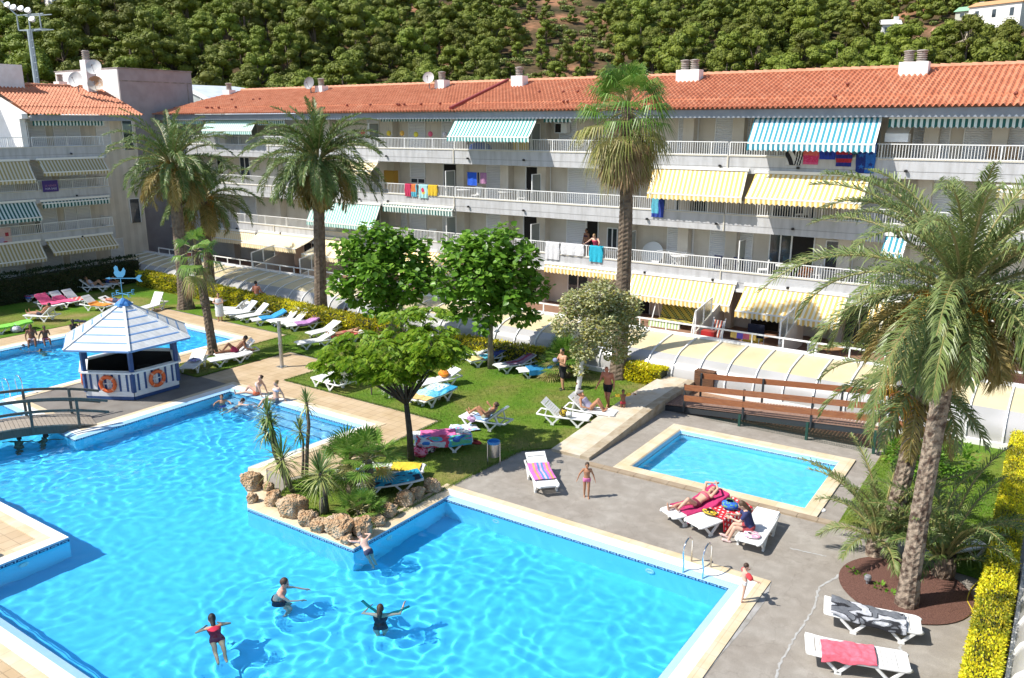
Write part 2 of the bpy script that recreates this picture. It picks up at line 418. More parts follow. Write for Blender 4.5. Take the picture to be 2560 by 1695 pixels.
# slab apron round the far pool, the crossing path and the strip beside the planter
sheet([(-42.7, 13), (-44.5, 13), (-44.4, 27.75), (-33.0, 27.5), (-32.85, 20.7), (-34.4, 20.7), (-34.4, 26.15), (-42.7, 26.25)], .012, M_slab, 'paved_path')
sheet([(-30.35, 20.55), (-30.3, 25.35), (-27.0, 25.2), (-27.02, 22.2), (-18.45, 22.05), (-18.4, 16.9), (-19.0, 15.6), (-20.3, 15.6), (-20.1, 20.5)], .012, M_slab, 'paved_path')
sheet([(-60, 9.2), (-21.4, 9.2), (-21.4, 2), (-60, 2)], .012, M_slab, 'paved_path')
sheet([(-30, 6.18), (-6, 6.18), (-6, 3), (-30, 3)], .014, M_slab, 'paved_path')
sheet([(-34.0, 14.4), (-28.4, 14.1), (-28.45, 20.6), (-32.6, 20.6), (-34.1, 20.8)], .008, mat('dark_worn_asphalt', (.15, .132, .115), .9, (.20, .185, .165), 1.1, 9, .35, .65, .4, 60), 'paved_terrace')
# lawns
sheet([(-14.62, 14.0), (-14.55, 18.0), (-14.35, 21.4), (-13.3, 22.4), (-13.6, 31.2), (-34, 31.9), (-55, 32.2), (-55, 8), (-44.55, 8), (-44.45, 27.85), (-32.95, 27.6), (-32.8, 20.5), (-30.4, 20.45), (-30.35, 25.45), (-26.9, 25.3), (-26.95, 22.3), (-18.35, 22.15), (-18.3, 16.85), (-18.75, 15.5), (-18.0, 14.0)], .022, M_lawn, 'lawn')
sheet([(-4.26, 22.05), (-2.6, 22.1), (-1.4, 21.0), (-.3, 20.9), (-.3, 31), (-4.3, 31)], .022, M_lawn, 'lawn')
M_soil = mat('red_bark_mulch', (.20, .095, .068), .95, (.105, .045, .032), 46, 4, .4, .6, 2, 60)
mb = MB(); mb.grid(lambda u, v: (-2.15 + 1.45 * sqrt(u) * cos(2 * pi * v) * 1.0, 19.5 + 1.48 * sqrt(u) * sin(2 * pi * v), .03 + .07 * (1 - u)), 5, 40)
struct(mb.build('soil_bed', M_soil, smooth=True))
mb = MB(); mb.bb(-12.0, -1.2, 28.3, 31, -.01, .016); struct(mb.build('bare_soil', mat('sandy_soil', (.33, .19, .11), .9, (.25, .14, .08), 8)))
# the kerb strip between the paved terrace and the paddling pool
mb = MB(); 
for k in range(16): mb.bb(-11.9 + k * .55, -11.9 + k * .55 + .54, 21.62 + k * .012, 21.86 + k * .012, 0, .055)
struct(mb.build('kerb', mat('tan_kerb', (.34, .27, .19), .7, (.28, .21, .14), 3)))
# raised walkway that climbs along the lawn to the wooden ramp
def zw(y): return .10 + .30 * min(1, max(0, (y - 22.2) / 5))
mb = MB(); n = 14
for k in range(n):
    y0, y1 = 22.0 + 8.9 * k / n, 22.0 + 8.9 * (k + 1) / n - .006
    for xa, xb, dz, mi in ((-13.45, -12.36, 0, 0), (-12.36, -12.02, .01, 1)):
        mb._a([(xa, y0, 0), (xb, y0, 0), (xb, y1, 0), (xa, y1, 0), (xa, y0, zw(y0) + dz), (xb, y0, zw(y0) + dz), (xb, y1, zw(y1) + dz), (xa, y1, zw(y1) + dz)],
              ((4, 5, 6, 7), (0, 1, 5, 4), (1, 2, 6, 5), (2, 3, 7, 6), (3, 0, 4, 7)), mi)
struct(mb.build('path', [tilemat('walkway_stone', (.60, .555, .475), (.57, .52, .435), (.42, .38, .31), .55, .55, .006, .7, .5, 1.5, (.52, .42, .29)), mat('walkway_edge', (.42, .36, .27), .8, (.30, .235, .15), 3)]))
# pale repair streak and patches of cement on the terrace
mb = MB()
def streak(pts, w):
    pts = [V((*p, .006)) for p in pts]; prev = None; fine = []
    for a, b in zip(pts, pts[1:]):
        for k in range(12): fine.append(a.lerp(b, k / 12) + V((noise.noise((a.x * 3, k * .7, 1)) * .05, noise.noise((a.y * 3, k * .6, 4)) * .05, 0)))
    for a, b in zip(fine, fine[1:]):
        d = (b - a).normalized(); s = V((-d.y, d.x, 0)) * w * (.5 + .5 * abs(noise.noise((a.x * 4, a.y * 4, 3))) * 2)
        if prev is None: prev = (a - s, a + s)
        cur = (b - s, b + s); mb.quad(prev[0], cur[0], cur[1], prev[1]); prev = cur
streak(gl((2103, 1432), (2050, 1470), (2030, 1530), (1990, 1590), (1955, 1650), (1930, 1720)), .035)
streak(gl((1975, 1371), (2020, 1381), (2070, 1392)), .04)
streak(gl((2245, 1605), (2258, 1640), (2262, 1680)), .035)
struct(mb.build('cement_streak', mat('pale_cement', (.40, .40, .39), .8, (.33, .315, .29), 7, 6, .42, .6)))
mb = MB()
def gb(*px): return [(*G(x, y).xy, .0065) for x, y in px]
for a in (((1900, 1458), (1930, 1455), (1915, 1500), (1870, 1560), (1800, 1640), (1760, 1695), (1742, 1695), (1800, 1610), (1870, 1510)),):
    fillpoly(mb, [p[:2] for p in gb(*a)], [], .0065)
struct(mb.build('cement_patch', mat('pale_cement_wash', (.36, .35, .34), .8, (.25, .235, .21), 3.5, 8, .38, .62)))

# real blades over the lawn so that its surface and its edges are ragged
LAWN = [(-14.55, 14.0), (-14.5, 18.0), (-14.3, 21.4), (-13.35, 22.4), (-13.55, 30.6), (-34, 30.2), (-34, 27.7), (-32.9, 27.7), (-32.75, 20.45), (-30.42, 20.4), (-30.4, 25.5), (-26.9, 25.35), (-26.95, 22.25), (-18.3, 22.1), (-18.25, 16.8), (-18.7, 15.5), (-18.0, 14.0)]
M_blade = leafmat('grass_blades', [(.095, .21, .015), (.15, .24, .025), (.22, .245, .07), (.11, .22, .018)], .25, .6)
mb = MB(); R = random.Random(3)
def blade(x, y, h):
    a = R.random() * 6.28; w = .011; d = (cos(a) * h * .5, sin(a) * h * .5); mb._a(((x - w * sin(a), y + w * cos(a), .02), (x + w * sin(a), y - w * cos(a), .02), (x + d[0], y + d[1], .02 + h)), ((0, 1, 2),))
for k in range(150000):
    x, y = R.uniform(-34, -13.3), R.uniform(13.9, 30.6)
    if inpoly(x, y, LAWN) and R.random() < .45 + .9 * (noise.noise((x * .5, y * .5, 4)) + .3): blade(x, y, R.uniform(.025, .06))
for (ax, ay), (bx, by) in zip(LAWN, LAWN[1:] + LAWN[:1]):
    L = sqrt((bx - ax) ** 2 + (by - ay) ** 2)
    for k in range(int(L * 260)): t = R.random(); blade(ax + (bx - ax) * t + R.gauss(0, .035), ay + (by - ay) * t + R.gauss(0, .035), R.uniform(.03, .075))
for k in range(14000): x, y = R.uniform(-4.25, -.6), R.uniform(22.05, 28.3); blade(x, y, R.uniform(.03, .07))
tag(mb.build('grass', M_blade), 'short mown grass of the lawn', 'grass', None, 'stuff')
# ================================================================ the long apartment building
M_stone = tilemat('beige_wall_tiles', (.70, .64, .545), (.67, .61, .51), (.61, .555, .465), .6, .3, .006, .75, .5, 1.2, (.62, .555, .46))
M_fascia = mat('grey_washed_concrete', (.50, .50, .505), .8, (.37, .365, .36), 1.0, 9, .42, .75, stretch=(4, 4, .7))
M_beam = mat('blue_grey_beam', (.22, .25, .29), .6, (.26, .29, .33), 3)
M_rail = mat('white_painted_metal', (.80, .80, .78), .4)
M_shut = None
def shuttermat():
    m, nt, N, L = _new('roller_shutter_slats'); b = N['Principled BSDF']; b.inputs['Roughness'].default_value = .5
    tc = N.new('ShaderNodeTexCoord'); w = N.new('ShaderNodeTexWave'); w.bands_direction = 'Z'; w.inputs['Scale'].default_value = 3.2
    L.new(tc.outputs['Object'], w.inputs['Vector']); r = N.new('ShaderNodeValToRGB'); e = r.color_ramp.elements
    e[0].color = (.56, .56, .56, 1); e[1].color = (.72, .72, .71, 1); e[0].position = 0; e[1].position = .25
    L.new(w.outputs['Fac'], r.inputs['Fac']); L.new(r.outputs[0], b.inputs['Base Color'])
    bp = N.new('ShaderNodeBump'); bp.inputs['Distance'].default_value = .015; L.new(w.outputs['Fac'], bp.inputs['Height']); L.new(bp.outputs[0], b.inputs['Normal']); return m
M_shut = shuttermat()
M_frost = mat('frosted_glass', (.42, .46, .43), .25, trans=.55, spec=.5)
M_glass = mat('dark_window_glass', (.03, .04, .05), .05, spec=.9)
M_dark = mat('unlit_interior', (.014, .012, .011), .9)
M_brown = mat('brown_interior_wall', (.16, .10, .06), .8, (.11, .07, .04), 2)
M_cast = mat('awning_cassette_white', (.82, .80, .74), .4)
def roofmat():
    m, nt, N, L = _new('terracotta_tiles'); b = N['Principled BSDF']; b.inputs['Roughness'].default_value = .75
    g = N.new('ShaderNodeNewGeometry'); tc = N.new('ShaderNodeTexCoord')
    n = N.new('ShaderNodeTexNoise'); n.inputs['Scale'].default_value = 2.2; n.inputs['Detail'].default_value = 7
    L.new(tc.outputs['Object'], n.inputs['Vector']); r = N.new('ShaderNodeValToRGB'); e = r.color_ramp.elements; e.new(.5)
    for i, (p, c) in enumerate(((.28, (.42, .145, .07)), (.50, (.54, .205, .105)), (.75, (.60, .29, .17)))): e[i].position = p; e[i].color = (*c, 1)
    L.new(n.outputs['Fac'], r.inputs['Fac'])
    n2 = N.new('ShaderNodeTexNoise'); n2.inputs['Scale'].default_value = 28; n2.inputs['Detail'].default_value = 3; L.new(tc.outputs['Object'], n2.inputs['Vector'])
    r2 = N.new('ShaderNodeValToRGB'); e = r2.color_ramp.elements; e[0].position = .3; e[1].position = .7; e[0].color = (.84, .82, .80, 1); e[1].color = (1.1, 1.08, 1.06, 1); L.new(n2.outputs['Fac'], r2.inputs['Fac'])
    mx = N.new('ShaderNodeMix'); mx.data_type = 'RGBA'; mx.blend_type = 'MULTIPLY'; mx.inputs[0].default_value = 1
    L.new(r.outputs[0], mx.inputs[6]); L.new(r2.outputs[0], mx.inputs[7]); L.new(mx.outputs[2], b.inputs['Base Color']); return m
M_roof = roofmat()
M_ridge = mat('ridge_tile_pale', (.60, .30, .18), .75, (.50, .22, .12), 3)
def stripe(a, b): return [mat('awning_stripe', a, .8), mat('awning_stripe_pale', b, .8)]
AW = dict(green=stripe((.04, .26, .24), (.66, .76, .72)), teal=stripe((.16, .38, .34), (.62, .74, .68)), blue=stripe((.03, .24, .32), (.80, .86, .86)), dark=stripe((.012, .10, .085), (.62, .70, .66)),
          yellow=stripe((.78, .50, .13), (.85, .78, .57)), cream=stripe((.82, .63, .33), (.86, .74, .50)), olive=stripe((.36, .28, .10), (.62, .58, .46)))
FL = {0: .70, 1: 3.46, 2: 6.16, 3: 8.86}; RT = {1: 4.40, 2: 7.10, 3: 9.80}
YB = 38.0; YW = 39.8

def tileroof(x0, x1, n, rows, p_eave, p_ridge, axis, name, parent, xl=None):
    """barrel tiles: real ridges and stepped courses. axis 'x' runs along the eave"""
    mb = MB(); e0, r0 = p_eave, p_ridge
    def fn(u, v):
        k = v * rows * 2; row = int(k) // 2; t = (row + (int(k) % 2) * .985) / rows
        if v >= 1: t, row = 1, rows
        a = x0 + (x1 - x0) * u
        if xl: a = max(a, x0 + xl * t)
        d = e0[0] + (r0[0] - e0[0]) * t; z = e0[1] + (r0[1] - e0[1]) * t
        ph = (a / .23) % 1.0
        z += .055 * (cos(2 * pi * ph)) + (.035 if int(k) % 2 == 0 and v < 1 else 0)
        if t < .235: z -= .05
        return (a, d, z) if axis == 'x' else (d, a, z)
    mb.grid(fn, n, rows * 2)
    if axis == 'x': mb.f = [f[::-1] for f in mb.f]
    return mb.build(name, M_roof, parent)

def railing(mb, p, q, ztop, h=.66, step=.115):
    p, q = V((*p, 0)), V((*q, 0)); L = (q - p).length; d = (q - p) / L; rz = atan2(d.y, d.x); up = V((0, 0, 1))
    mb.box((p + q) / 2 + up * (ztop - .02), (L, .055, .04), rz); mb.box((p + q) / 2 + up * (ztop - h + .07), (L, .035, .03), rz)
    n = int(L / step)
    for k in range(n + 1):
        w = .05 if k % 19 == 0 else .022
        mb.box(p + d * (L * k / n) + up * (ztop - h / 2), (w, w, h - .03), rz)

def awning(parent, kind, P0, P1, out, zt, zb, axis='x', wall=YB, val=.22, sgn=-1, sw=.11, label=None):
    """striped cloth from a cassette on the wall to a front bar, with a hanging valance"""
    n = max(6, int(abs(P1 - P0) / sw)); n += n % 2
    def pt(a, d, z): return (a, wall + sgn * d, z) if axis == 'x' else (wall + sgn * d, a, z)
    m = AW[kind]; mb = MB()
    mb.grid(lambda u, v: pt(P0 + (P1 - P0) * u, .06 + out * v, zt + (zb - zt) * v - .05 * sin(pi * v) * min(1, out)), n, 4, mfn=lambda i, j: i % 2)
    cl = mb.build('awning', m, parent)
    if label: cl['label'] = label
    mb = MB(); mb.grid(lambda u, v: pt(P0 + (P1 - P0) * u, .065 + out + .015 * sin(u * 61) * v, zb - .03 - (val + .035 * cos(u * n * pi)) * v), n * 2, 2, mfn=lambda i, j: (i // 2) % 2)
    mb.build('valance', m, cl)
    mb = MB(); c = [pt(P0, .05 + out, zb), pt(P1, .05 + out, zb)]; mb.bar(c[0], c[1], .05, .07)
    mb.build('front_bar', M_cast, cl)
    mb = MB(); mb.bar(pt(P0 - .06, .02, zt + .09), pt(P1 + .06, .02, zt + .09), .16, .13)
    for a in (P0 + .08, P1 - .08):
        if out > .5: mb.bar(pt(a, .05, zt - .04), pt(a, .05 + out, zb - .02), .035, .035)
    mb.build('cassette', M_cast, cl)

bld = thing('apartment_building', 'long beige apartment block with terracotta roof and white balcony rails behind the garden', 'building', (-28, 40, 0))
def bp(mb, name, m, smooth=False, par=None):
    o = mb.build(name, m, None, None, 0, smooth)
    root = par or bld
    o.parent = root
    if root is bld: o.location = (28, -40, 0)
    return o
XL, XR = -58.0, 6.0
mb = MB()
mb.bb(XL, XR, YW, YW + .25, 0, 10.95); mb.bb(XL, XL + .25, 38.2, YW, 0, 10.95); mb.bb(XR, XR + .2, 38, YW + 6, 0, 11)
for k, x in enumerate([-52.5, -47, -41.6, -36.1, -30.6, -27.4, -24.9, -19.5, -16.4, -13.9, -8.6, -5.6, -3.1, 2.3]):    # wall piers stepping forward between the flats
    mb.bb(x - .28, x + .28, YW - .55, YW - .003, .68, 10.9)
bp(mb, 'wall', M_stone)
def shifted(fn):                      # children of bld are built in world axes, the offset undoes the parent's place
    return fn
for f in (1, 2, 3):
    top = RT[f] - .66
    mb = MB(); mb.bb(XL, XR, YB, YB + .13, top - .76, top); mb.bb(XL, XR, YB + .13, YW, FL[f] - .26, FL[f]); mb.bb(XL, XR, YB - .03, YB + .16, top, top + .045, 1); mb.bb(XL, XR, YB - .006, YB + .01, top - .47, top - .455, 2)
    for x in (-53.9, -46, -30.05, -13.85, 2): mb.bb(x - .03, x + .03, YB - .05, YB, top - .76, top + .05, 1)
    bal = bp(mb, 'balcony', [M_fascia, mat('pale_coping', (.60, .56, .47), .7), mat('drip_groove', (.2, .19, .18), .8)])
    mb = MB()
    for a, b in ((XL + .1, -30.1), (-30.0, -13.9), (-13.8, XR)): railing(mb, (a, YB + .05), (b, YB + .05), RT[f])
    mb.build('railing', M_rail, bal)
    M_bl = bpy.data.materials.get('black_lamp') or mat('black_lamp', (.015, .015, .015), .5)
    for x in (-50, -45.3, -37.6, -35.2, -29.0, -25.2, -17.8, -14.2, -10.6, -6.2): mb = MB(); mb.lathe([(.05, -.09), (.07, -.08), (.075, .0), (.03, .02)], 8, (x, YB - .08, top - .40)); mb.build('wall_lamp', M_bl, bal)
# eave beam, roof, ridge
mb = MB(); mb.bb(XL, XR, 37.55, 37.75, 10.86, 11.22); mb.bb(XL, XR, 37.75, YW + .3, 10.95, 11.12, 1)
bp(mb, 'eave', [M_beam, mat('soffit_paint', (.62, .60, .56), .8)])
roof = tileroof(XL, XR, 2100, 17, (37.3, 11.32), (42.8, 13.05), 'x', 'roof', bld, 3.6); roof.location = (28, -40, 0)
mb = MB()
for k in range(150):
    x = XL + 3.6 + k * .42
    if x > XR - .3: break
    mb.tube([(x, 42.8, 13.08), (x + .44, 42.8, 13.06)], [.14, .12], 8)
mb.build('ridge', M_ridge, roof)
mb = MB(); mb.bar((-29.75, 37.4, 11.44), (-29.55, 42.8, 13.17), .16, .14); mb.build('flashing', mat('dark_red_flashing', (.22, .03, .03), .5), roof)
mb = MB(); mb.quad((XL + 3.6, 42.8, 13.02), (XR, 42.8, 13.02), (XR, 48.4, 11.3), (XL + 3.6, 48.4, 11.3)); mb.build('back_slope', M_roof, roof)
M_vt = mat('vent_tile_dark', (.2, .05, .03), .8)
for k in range(26):
    x, t = U(-56, 2), rnd.choice((.17, .18, .5, .52)); mb = MB(); mb.ell((x + 3 * t, 37.3 + 5.5 * t, 11.42 + 1.73 * t), (.09, .1, .07), 6, 4); mb.build('vent_tile', M_vt, roof)
M_chim = mat('white_chimney_render', (.80, .79, .78), .8, (.72, .70, .68), 3); M_cowl = mat('clay_chimney_cowl', (.42, .38, .34), .8, (.30, .26, .23), 6)
def chimney(par, x, y, z0, w, h, pots, loc0=(28, -40, 0), ax=0):
    h *= .74; mb = MB(); mb.bb(x - w / 2, x + w / 2, y - .3, y + .3, z0, z0 + h); c = mb.build('chimney', M_chim, par); c.location = loc0 if par is bld else (0, 0, 0)
    for k in range(pots):
        px = x + (k - (pots - 1) / 2) * .52; mb = MB()
        for j in range(5): mb.lathe([(.16, j * .088), (.22, j * .088 + .015), (.22, j * .088 + .05), (.16, j * .088 + .065), (.16, j * .088 + .088)], 12, (px, y, z0 + h))
        mb.lathe([(.25, 0), (.25, .04), (.1, .07)], 12, (px, y, z0 + h + .44)); mb.build('chimney_cowl', M_cowl, c, smooth=40)
    return c
for x, z0, w, h, p in ((-54.76, 12.55, .75, .72, 1), (-44.7, 12.55, .7, .8, 1), (-33.95, 12.6, .75, .85, 1), (-28.15, 12.6, .8, .95, 1), (-17.6, 12.5, 1.25, 1.05, 2), (-7.0, 12.4, 1.2, 1.15, 2)): chimney(bld, x, 41.9, z0, w, h, p)
M_dish = mat('dish_enamel', (.62, .62, .60), .5, (.48, .46, .44), 2); M_dgrey = mat('dish_grey', (.20, .20, .21), .5)
def dish(par, c, r, d, m=None, loc0=(0, 0, 0)):
    d = V(d).normalized(); M = d.to_track_quat('Z', 'Y').to_matrix(); mb = MB()
    mb.lathe([(.02, 0), (r * .5, .05 * r), (r * .85, .17 * r), (r, .26 * r), (r, .28 * r), (r * .85, .20 * r), (r * .5, .08 * r), (.02, .03)], 20, c, 0, M)
    o = mb.build('satellite_dish', m or M_dish, par, loc0, smooth=50)
    mb = MB(); e = V(c) + d * r * .9; mb.bar(V(c) - V((0, 0, r * .9)) + d * .1, e, .02, .02, 0); mb.ell(e, (.05, .05, .06), 6, 5, 0); mb.bar(V(c) - d * .03, V(c) - d * .1 - V((0, 0, r + .25)), .05, .05, 0)
    mb.build('bracket', M_dgrey, o); return o
dish(bld, (-34.6, 41.4, 13.35), .36, (.4, -1, .3), None, (28, -40, 0)); dish(bld, (-45.3, 41.4, 13.3), .42, (.2, -1, .25), M_dgrey, (28, -40, 0))

# doors, shutters, glass and frosted dividers, surveyed floor by floor
def yy(f, x): return {3: 330, 2: 430 + (x - 900) * .065, 1: 540 + (x - 900) * .095, 0: 640 + (x - 900) * .13}[f]
def wx(f, x, Y=YW - .05): return FY(x, yy(f, x), Y).x
def opening(kind, f, x0, x1, z0=None, z1=None):
    a, b = wx(f, x0), wx(f, x1); z0 = FL[f] + (z0 if z0 is not None else .02); z1 = FL[f] + (z1 or 2.08); mb = MB(); fr = .05
    if kind == 's':
        mb.bb(a, b, YW - .05, YW - .003, z0, z1); o = bp(mb, 'roller_shutter', M_shut)
        mb = MB(); mb.bb(a - fr, a, YW - .08, YW - .003, z0, z1 + fr); mb.bb(b, b + fr, YW - .08, YW - .003, z0, z1 + fr); mb.bb(a, b, YW - .08, YW - .003, z1, z1 + fr); mb.build('frame', M_rail, o)
    elif kind == 'd':
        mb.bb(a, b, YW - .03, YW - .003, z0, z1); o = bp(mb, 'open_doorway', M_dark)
        mb = MB(); mb.bb(a - fr, a, YW - .08, YW - .003, z0, z1 + fr); mb.bb(b, b + fr, YW - .08, YW - .003, z0, z1 + fr); mb.bb(a, b, YW - .08, YW - .003, z1, z1 + fr); mb.build('frame', M_rail, o)
    elif kind == 'g':
        mb.bb(a, b, YW - .04, YW - .003, z0, z1); o = bp(mb, 'window', M_glass)
        mb = MB(); c = (a + b) / 2
        for x in (a, c, b): mb.bb(x - .03, x + .03, YW - .07, YW - .042, z0, z1)
        for z in (z0, z1): mb.bb(a, b, YW - .068, YW - .041, z - .03, z + .03)
        mb.build('frame', M_rail, o)
    elif kind == 'v':                                        # divider standing out from the wall between two flats
        c = (a + b) / 2; mb.bb(c - .012, c + .012, YB + .22, YB + 1.05, FL[f] + .1, FL[f] + 1.75); o = bp(mb, 'divider_pane', M_frost)
        mb = MB()
        for y in (YB + .2, YB + 1.05): mb.bb(c - .025, c + .025, y - .025, y + .025, FL[f], FL[f] + 1.78)
        for z in (FL[f] + .08, FL[f] + 1.77): mb.bb(c - .022, c + .022, YB + .2, YB + 1.05, z - .02, z + .02)
        mb.build('frame', M_rail, o)
for k, f, a, b in (('s', 3, 920, 946), ('s', 3, 1023, 1062), ('s', 3, 1106, 1141), ('v', 3, 948, 984), ('v', 3, 1350, 1384), ('s', 3, 1698, 1744), ('s', 3, 1790, 1842), ('s', 3, 1848, 1875), ('v', 3, 2196, 2222), ('s', 3, 2287, 2374),
                   ('s', 3, 2414, 2490), ('s', 3, 2496, 2570), ('v', 3, 645, 681), ('s', 3, 690, 740), ('s', 3, 500, 540), ('g', 3, 560, 600), ('s', 3, 1260, 1320), ('s', 3, 1400, 1440), ('g', 3, 1980, 2080),
                   ('d', 2, 1110, 1143), ('v', 2, 950, 986), ('v', 2, 1138, 1172), ('s', 2, 1218, 1262), ('d', 2, 1316, 1349), ('g', 2, 1353, 1376), ('v', 2, 1352, 1384), ('s', 2, 1421, 1464), ('s', 2, 1467, 1500), ('s', 2, 2153, 2203), ('g', 2, 600, 624), ('d', 2, 543, 561),
                   ('s', 2, 2330, 2400), ('g', 2, 1690, 1770), ('g', 2, 1930, 2040), ('s', 2, 700, 740), ('s', 2, 860, 900), ('s', 2, 1560, 1600),
                   ('v', 1, 952, 986), ('s', 1, 991, 1015), ('s', 1, 1026, 1064), ('s', 1, 1108, 1141), ('v', 1, 1138, 1175), ('s', 1, 1218, 1262), ('d', 1, 1310, 1347), ('v', 1, 1349, 1381), ('s', 1, 1418, 1463), ('d', 1, 1467, 1494), ('v', 1, 1589, 1617),
                   ('s', 1, 1669, 1731), ('s', 1, 1775, 1828), ('s', 1, 1832, 1878), ('v', 1, 1862, 1886), ('g', 1, 1922, 1976), ('d', 1, 1978, 2031), ('s', 1, 780, 830), ('s', 1, 600, 640), ('s', 1, 2330, 2420)): opening(k, f, a, b)
opening('g', 2, 1027, 1062, .85, 1.15); opening('s', 2, 1027, 1062, 1.2, 2.1); opening('g', 1, 1518, 1543, .5, 1.7); opening('g', 1, 2062, 2130, .5, 1.9)
for a, b in ((760, 800), (880, 930), (1090, 1140), (1300, 1360), (1420, 1470), (1600, 1625), (1660, 1720), (1880, 1950), (2100, 2200), (2320, 2400)): opening(rnd.choice('dg'), 0, a, b)
# awnings: cloth corner points surveyed on the facade
def aw(kind, f, tl, tr, bl, val=.22, zt=None, Y=YB, sw=.11, label=None):
    a, b = FY(*tl, Y), FY(*tr, Y); q = FX(*bl, a.x); zt = zt or (a.z + b.z) / 2
    out = min(2.6, max(.12, Y - q.y)); awning(bld, kind, a.x + 28, b.x + 28, out, zt, q.z if out > .2 else zt - .1, 'x', Y - 40, val, -1, sw, label)
aw('teal', 3, (412, 299), (512, 297), (425, 322)); aw('teal', 3, (520, 297), (645, 294), (505, 326))
aw('dark', 3, (647, 297), (716, 295), (647, 300), .3); aw('dark', 3, (957, 285), (1134, 284), (957, 290), .3)
aw('green', 3, (1146, 283), (1350, 283), (1119, 341), label='green and white striped awning let right down'); aw('dark', 3, (1364, 284), (1432, 284), (1364, 288), .3)
aw('blue', 3, (1891, 284), (2209, 285), (1869, 357), .28, label='wide blue and white striped awning with towels below'); aw('dark', 3, (2226, 286), (2575, 290), (2226, 292), .34)
aw('cream', 2, (877, 408), (946, 405), (860, 425)); aw('yellow', 2, (1634, 421), (1870, 431), (1619, 482)); aw('yellow', 2, (1890, 432), (2176, 446), (1864, 494)); aw('olive', 2, (2494, 470), (2575, 476), (2494, 478))
aw('teal', 1, (785, 505), (952, 512), (768, 552)); aw('dark', 1, (962, 511), (1135, 521), (962, 516), .3); aw('blue', 1, (2215, 590), (2270, 594), (2203, 630))
for tl, tr, bl in (((532, 571), (640, 585), (528, 592)), ((650, 580), (786, 597), (604, 606)), ((815, 598), (905, 606), (755, 634)), ((1010, 622), (1180, 642), (960, 670)), ((1365, 659), (1545, 682), (1380, 706)), ((1583, 684), (1840, 713), (1567, 733)), ((1864, 717), (2120, 742), (1838, 776)), ((2180, 752), (2440, 780), (2165, 806))):
    aw('cream' if tl[0] < 1000 else 'yellow', 0, tl, tr, bl, .26)
mb = MB(); mb.bb(XL, XR, YB - .1, YB, 2.84, 2.975); bp(mb, 'awning_rail', M_cast)
mb = MB(); a = wx(3, 1397); mb.bb(a, a + .75, 39.3, 39.7, 10.1, 10.65); mb.bb(a + .05, a + .4, 39.28, 39.3, 10.15, 10.6, 1); bp(mb, 'air_conditioner', [M_rail, M_dark])
# garden terraces: floor, parapet over the pool cover, rail, party walls with frosted panes
TE = lambda x: 33.75 + .014 * (-10.9 - x)
mb = MB()
mb._a([(XL, TE(XL), .70), (XR, TE(XR), .70), (XR, YW, .70), (XL, YW, .70)], ((0, 1, 2, 3),), 0)
mb._a([(XL + 3.6, TE(-54) - .12, 0), (XR, TE(XR) - .12, 0), (XR, TE(XR) - .12, 1.52), (XL + 3.6, TE(-54) - .12, 1.52), (XL + 3.6, TE(-54) + .1, 1.52), (XR, TE(XR) + .1, 1.52), (XR, TE(XR) + .1, .7), (XL + 3.6, TE(-54) + .1, .7)], ((0, 1, 2, 3), (3, 2, 5, 4), (4, 5, 6, 7)), 1)
ter = bp(mb, 'terrace', [mat('terracotta_terrace_floor', (.30, .17, .11), .6, (.24, .14, .09), 2), mat('white_parapet', (.74, .72, .68), .7, (.66, .63, .58), 2)])
mb = MB(); x = XL + 3.7
mb.bar((x, TE(x), 1.98), (XR, TE(XR), 1.98), .07, .06)
while x < XR: mb.box((x, TE(x), 1.76), (.05, .05, .44)); x += 1.32
mb.build('railing', M_rail, ter)
for px in (1050, 1590): pass
for x in (-44.2, -39.6, -34.6, -29.9, -19.6, -13.6, -9.8, -4.6):
    mb = MB(); mb._a([(x - .06, 34.6, .7), (x + .06, 34.6, .7), (x + .06, 38.0, .7), (x - .06, 38.0, .7), (x - .06, 34.6, 1.5), (x + .06, 34.6, 1.5), (x + .06, 38.0, 2.5), (x - .06, 38.0, 2.5)], ((4, 5, 6, 7), (0, 1, 5, 4), (1, 2, 6, 5), (2, 3, 7, 6), (3, 0, 4, 7)))
    pw = mb.build('party_wall', M_stone, ter)
    mb = MB(); mb._a([(x, 34.5, 1.52), (x, 36.4, 1.95), (x, 36.4, 2.75), (x, 34.5, 2.45)], ((0, 1, 2, 3),)); fp = mb.build('divider_pane', M_frost, pw)
    mb = MB()
    for y, z0, z1 in ((34.5, 1.5, 2.47), (35.45, 1.7, 2.62), (36.4, 1.9, 2.77)): mb.bb(x - .03, x + .03, y - .03, y + .03, z0, z1)
    mb.bar((x, 34.5, 2.46), (x, 36.4, 2.76), .05, .05); mb.build('frame', M_rail, pw)

# ================================================================ left wing (in the shade), tower, mast, distant arch
lb = thing('apartment_building', 'shaded left wing with striped awnings facing the lawn across the dark hedge', 'building', (-56, 27, 0))
LO = (56, -27, 0)
def lp(mb, name, m, par=None, smooth=False):
    o = mb.build(name, m, par or lb, None, 0, smooth)
    if par is None: o.location = LO
    return o
XB, XWL = -55.0, -56.4
mb = MB(); mb.bb(XWL - .25, XWL, 8, 34.9, 0, 8.9); mb.bb(XWL - .25, XWL, 26.6, 34.9, 8.9, 10.9); mb.bb(-63, XWL - .25, 34.65, 34.9, 0, 10.9); mb.bb(-59.8, -55.05, 26.4, 26.75, 8.9, 10.9, 1)
mb._a([(-59.8, 26.4, 10.9), (-54.7, 26.4, 10.9), (-54.7, 26.75, 10.9), (-59.8, 26.75, 10.9), (-59.8, 26.4, 12.95), (-54.7, 26.4, 11.2), (-54.7, 26.75, 11.2), (-59.8, 26.75, 12.95)], ((4, 5, 6, 7), (0, 1, 5, 4), (1, 2, 6, 5), (2, 3, 7, 6), (3, 0, 4, 7)), 1)
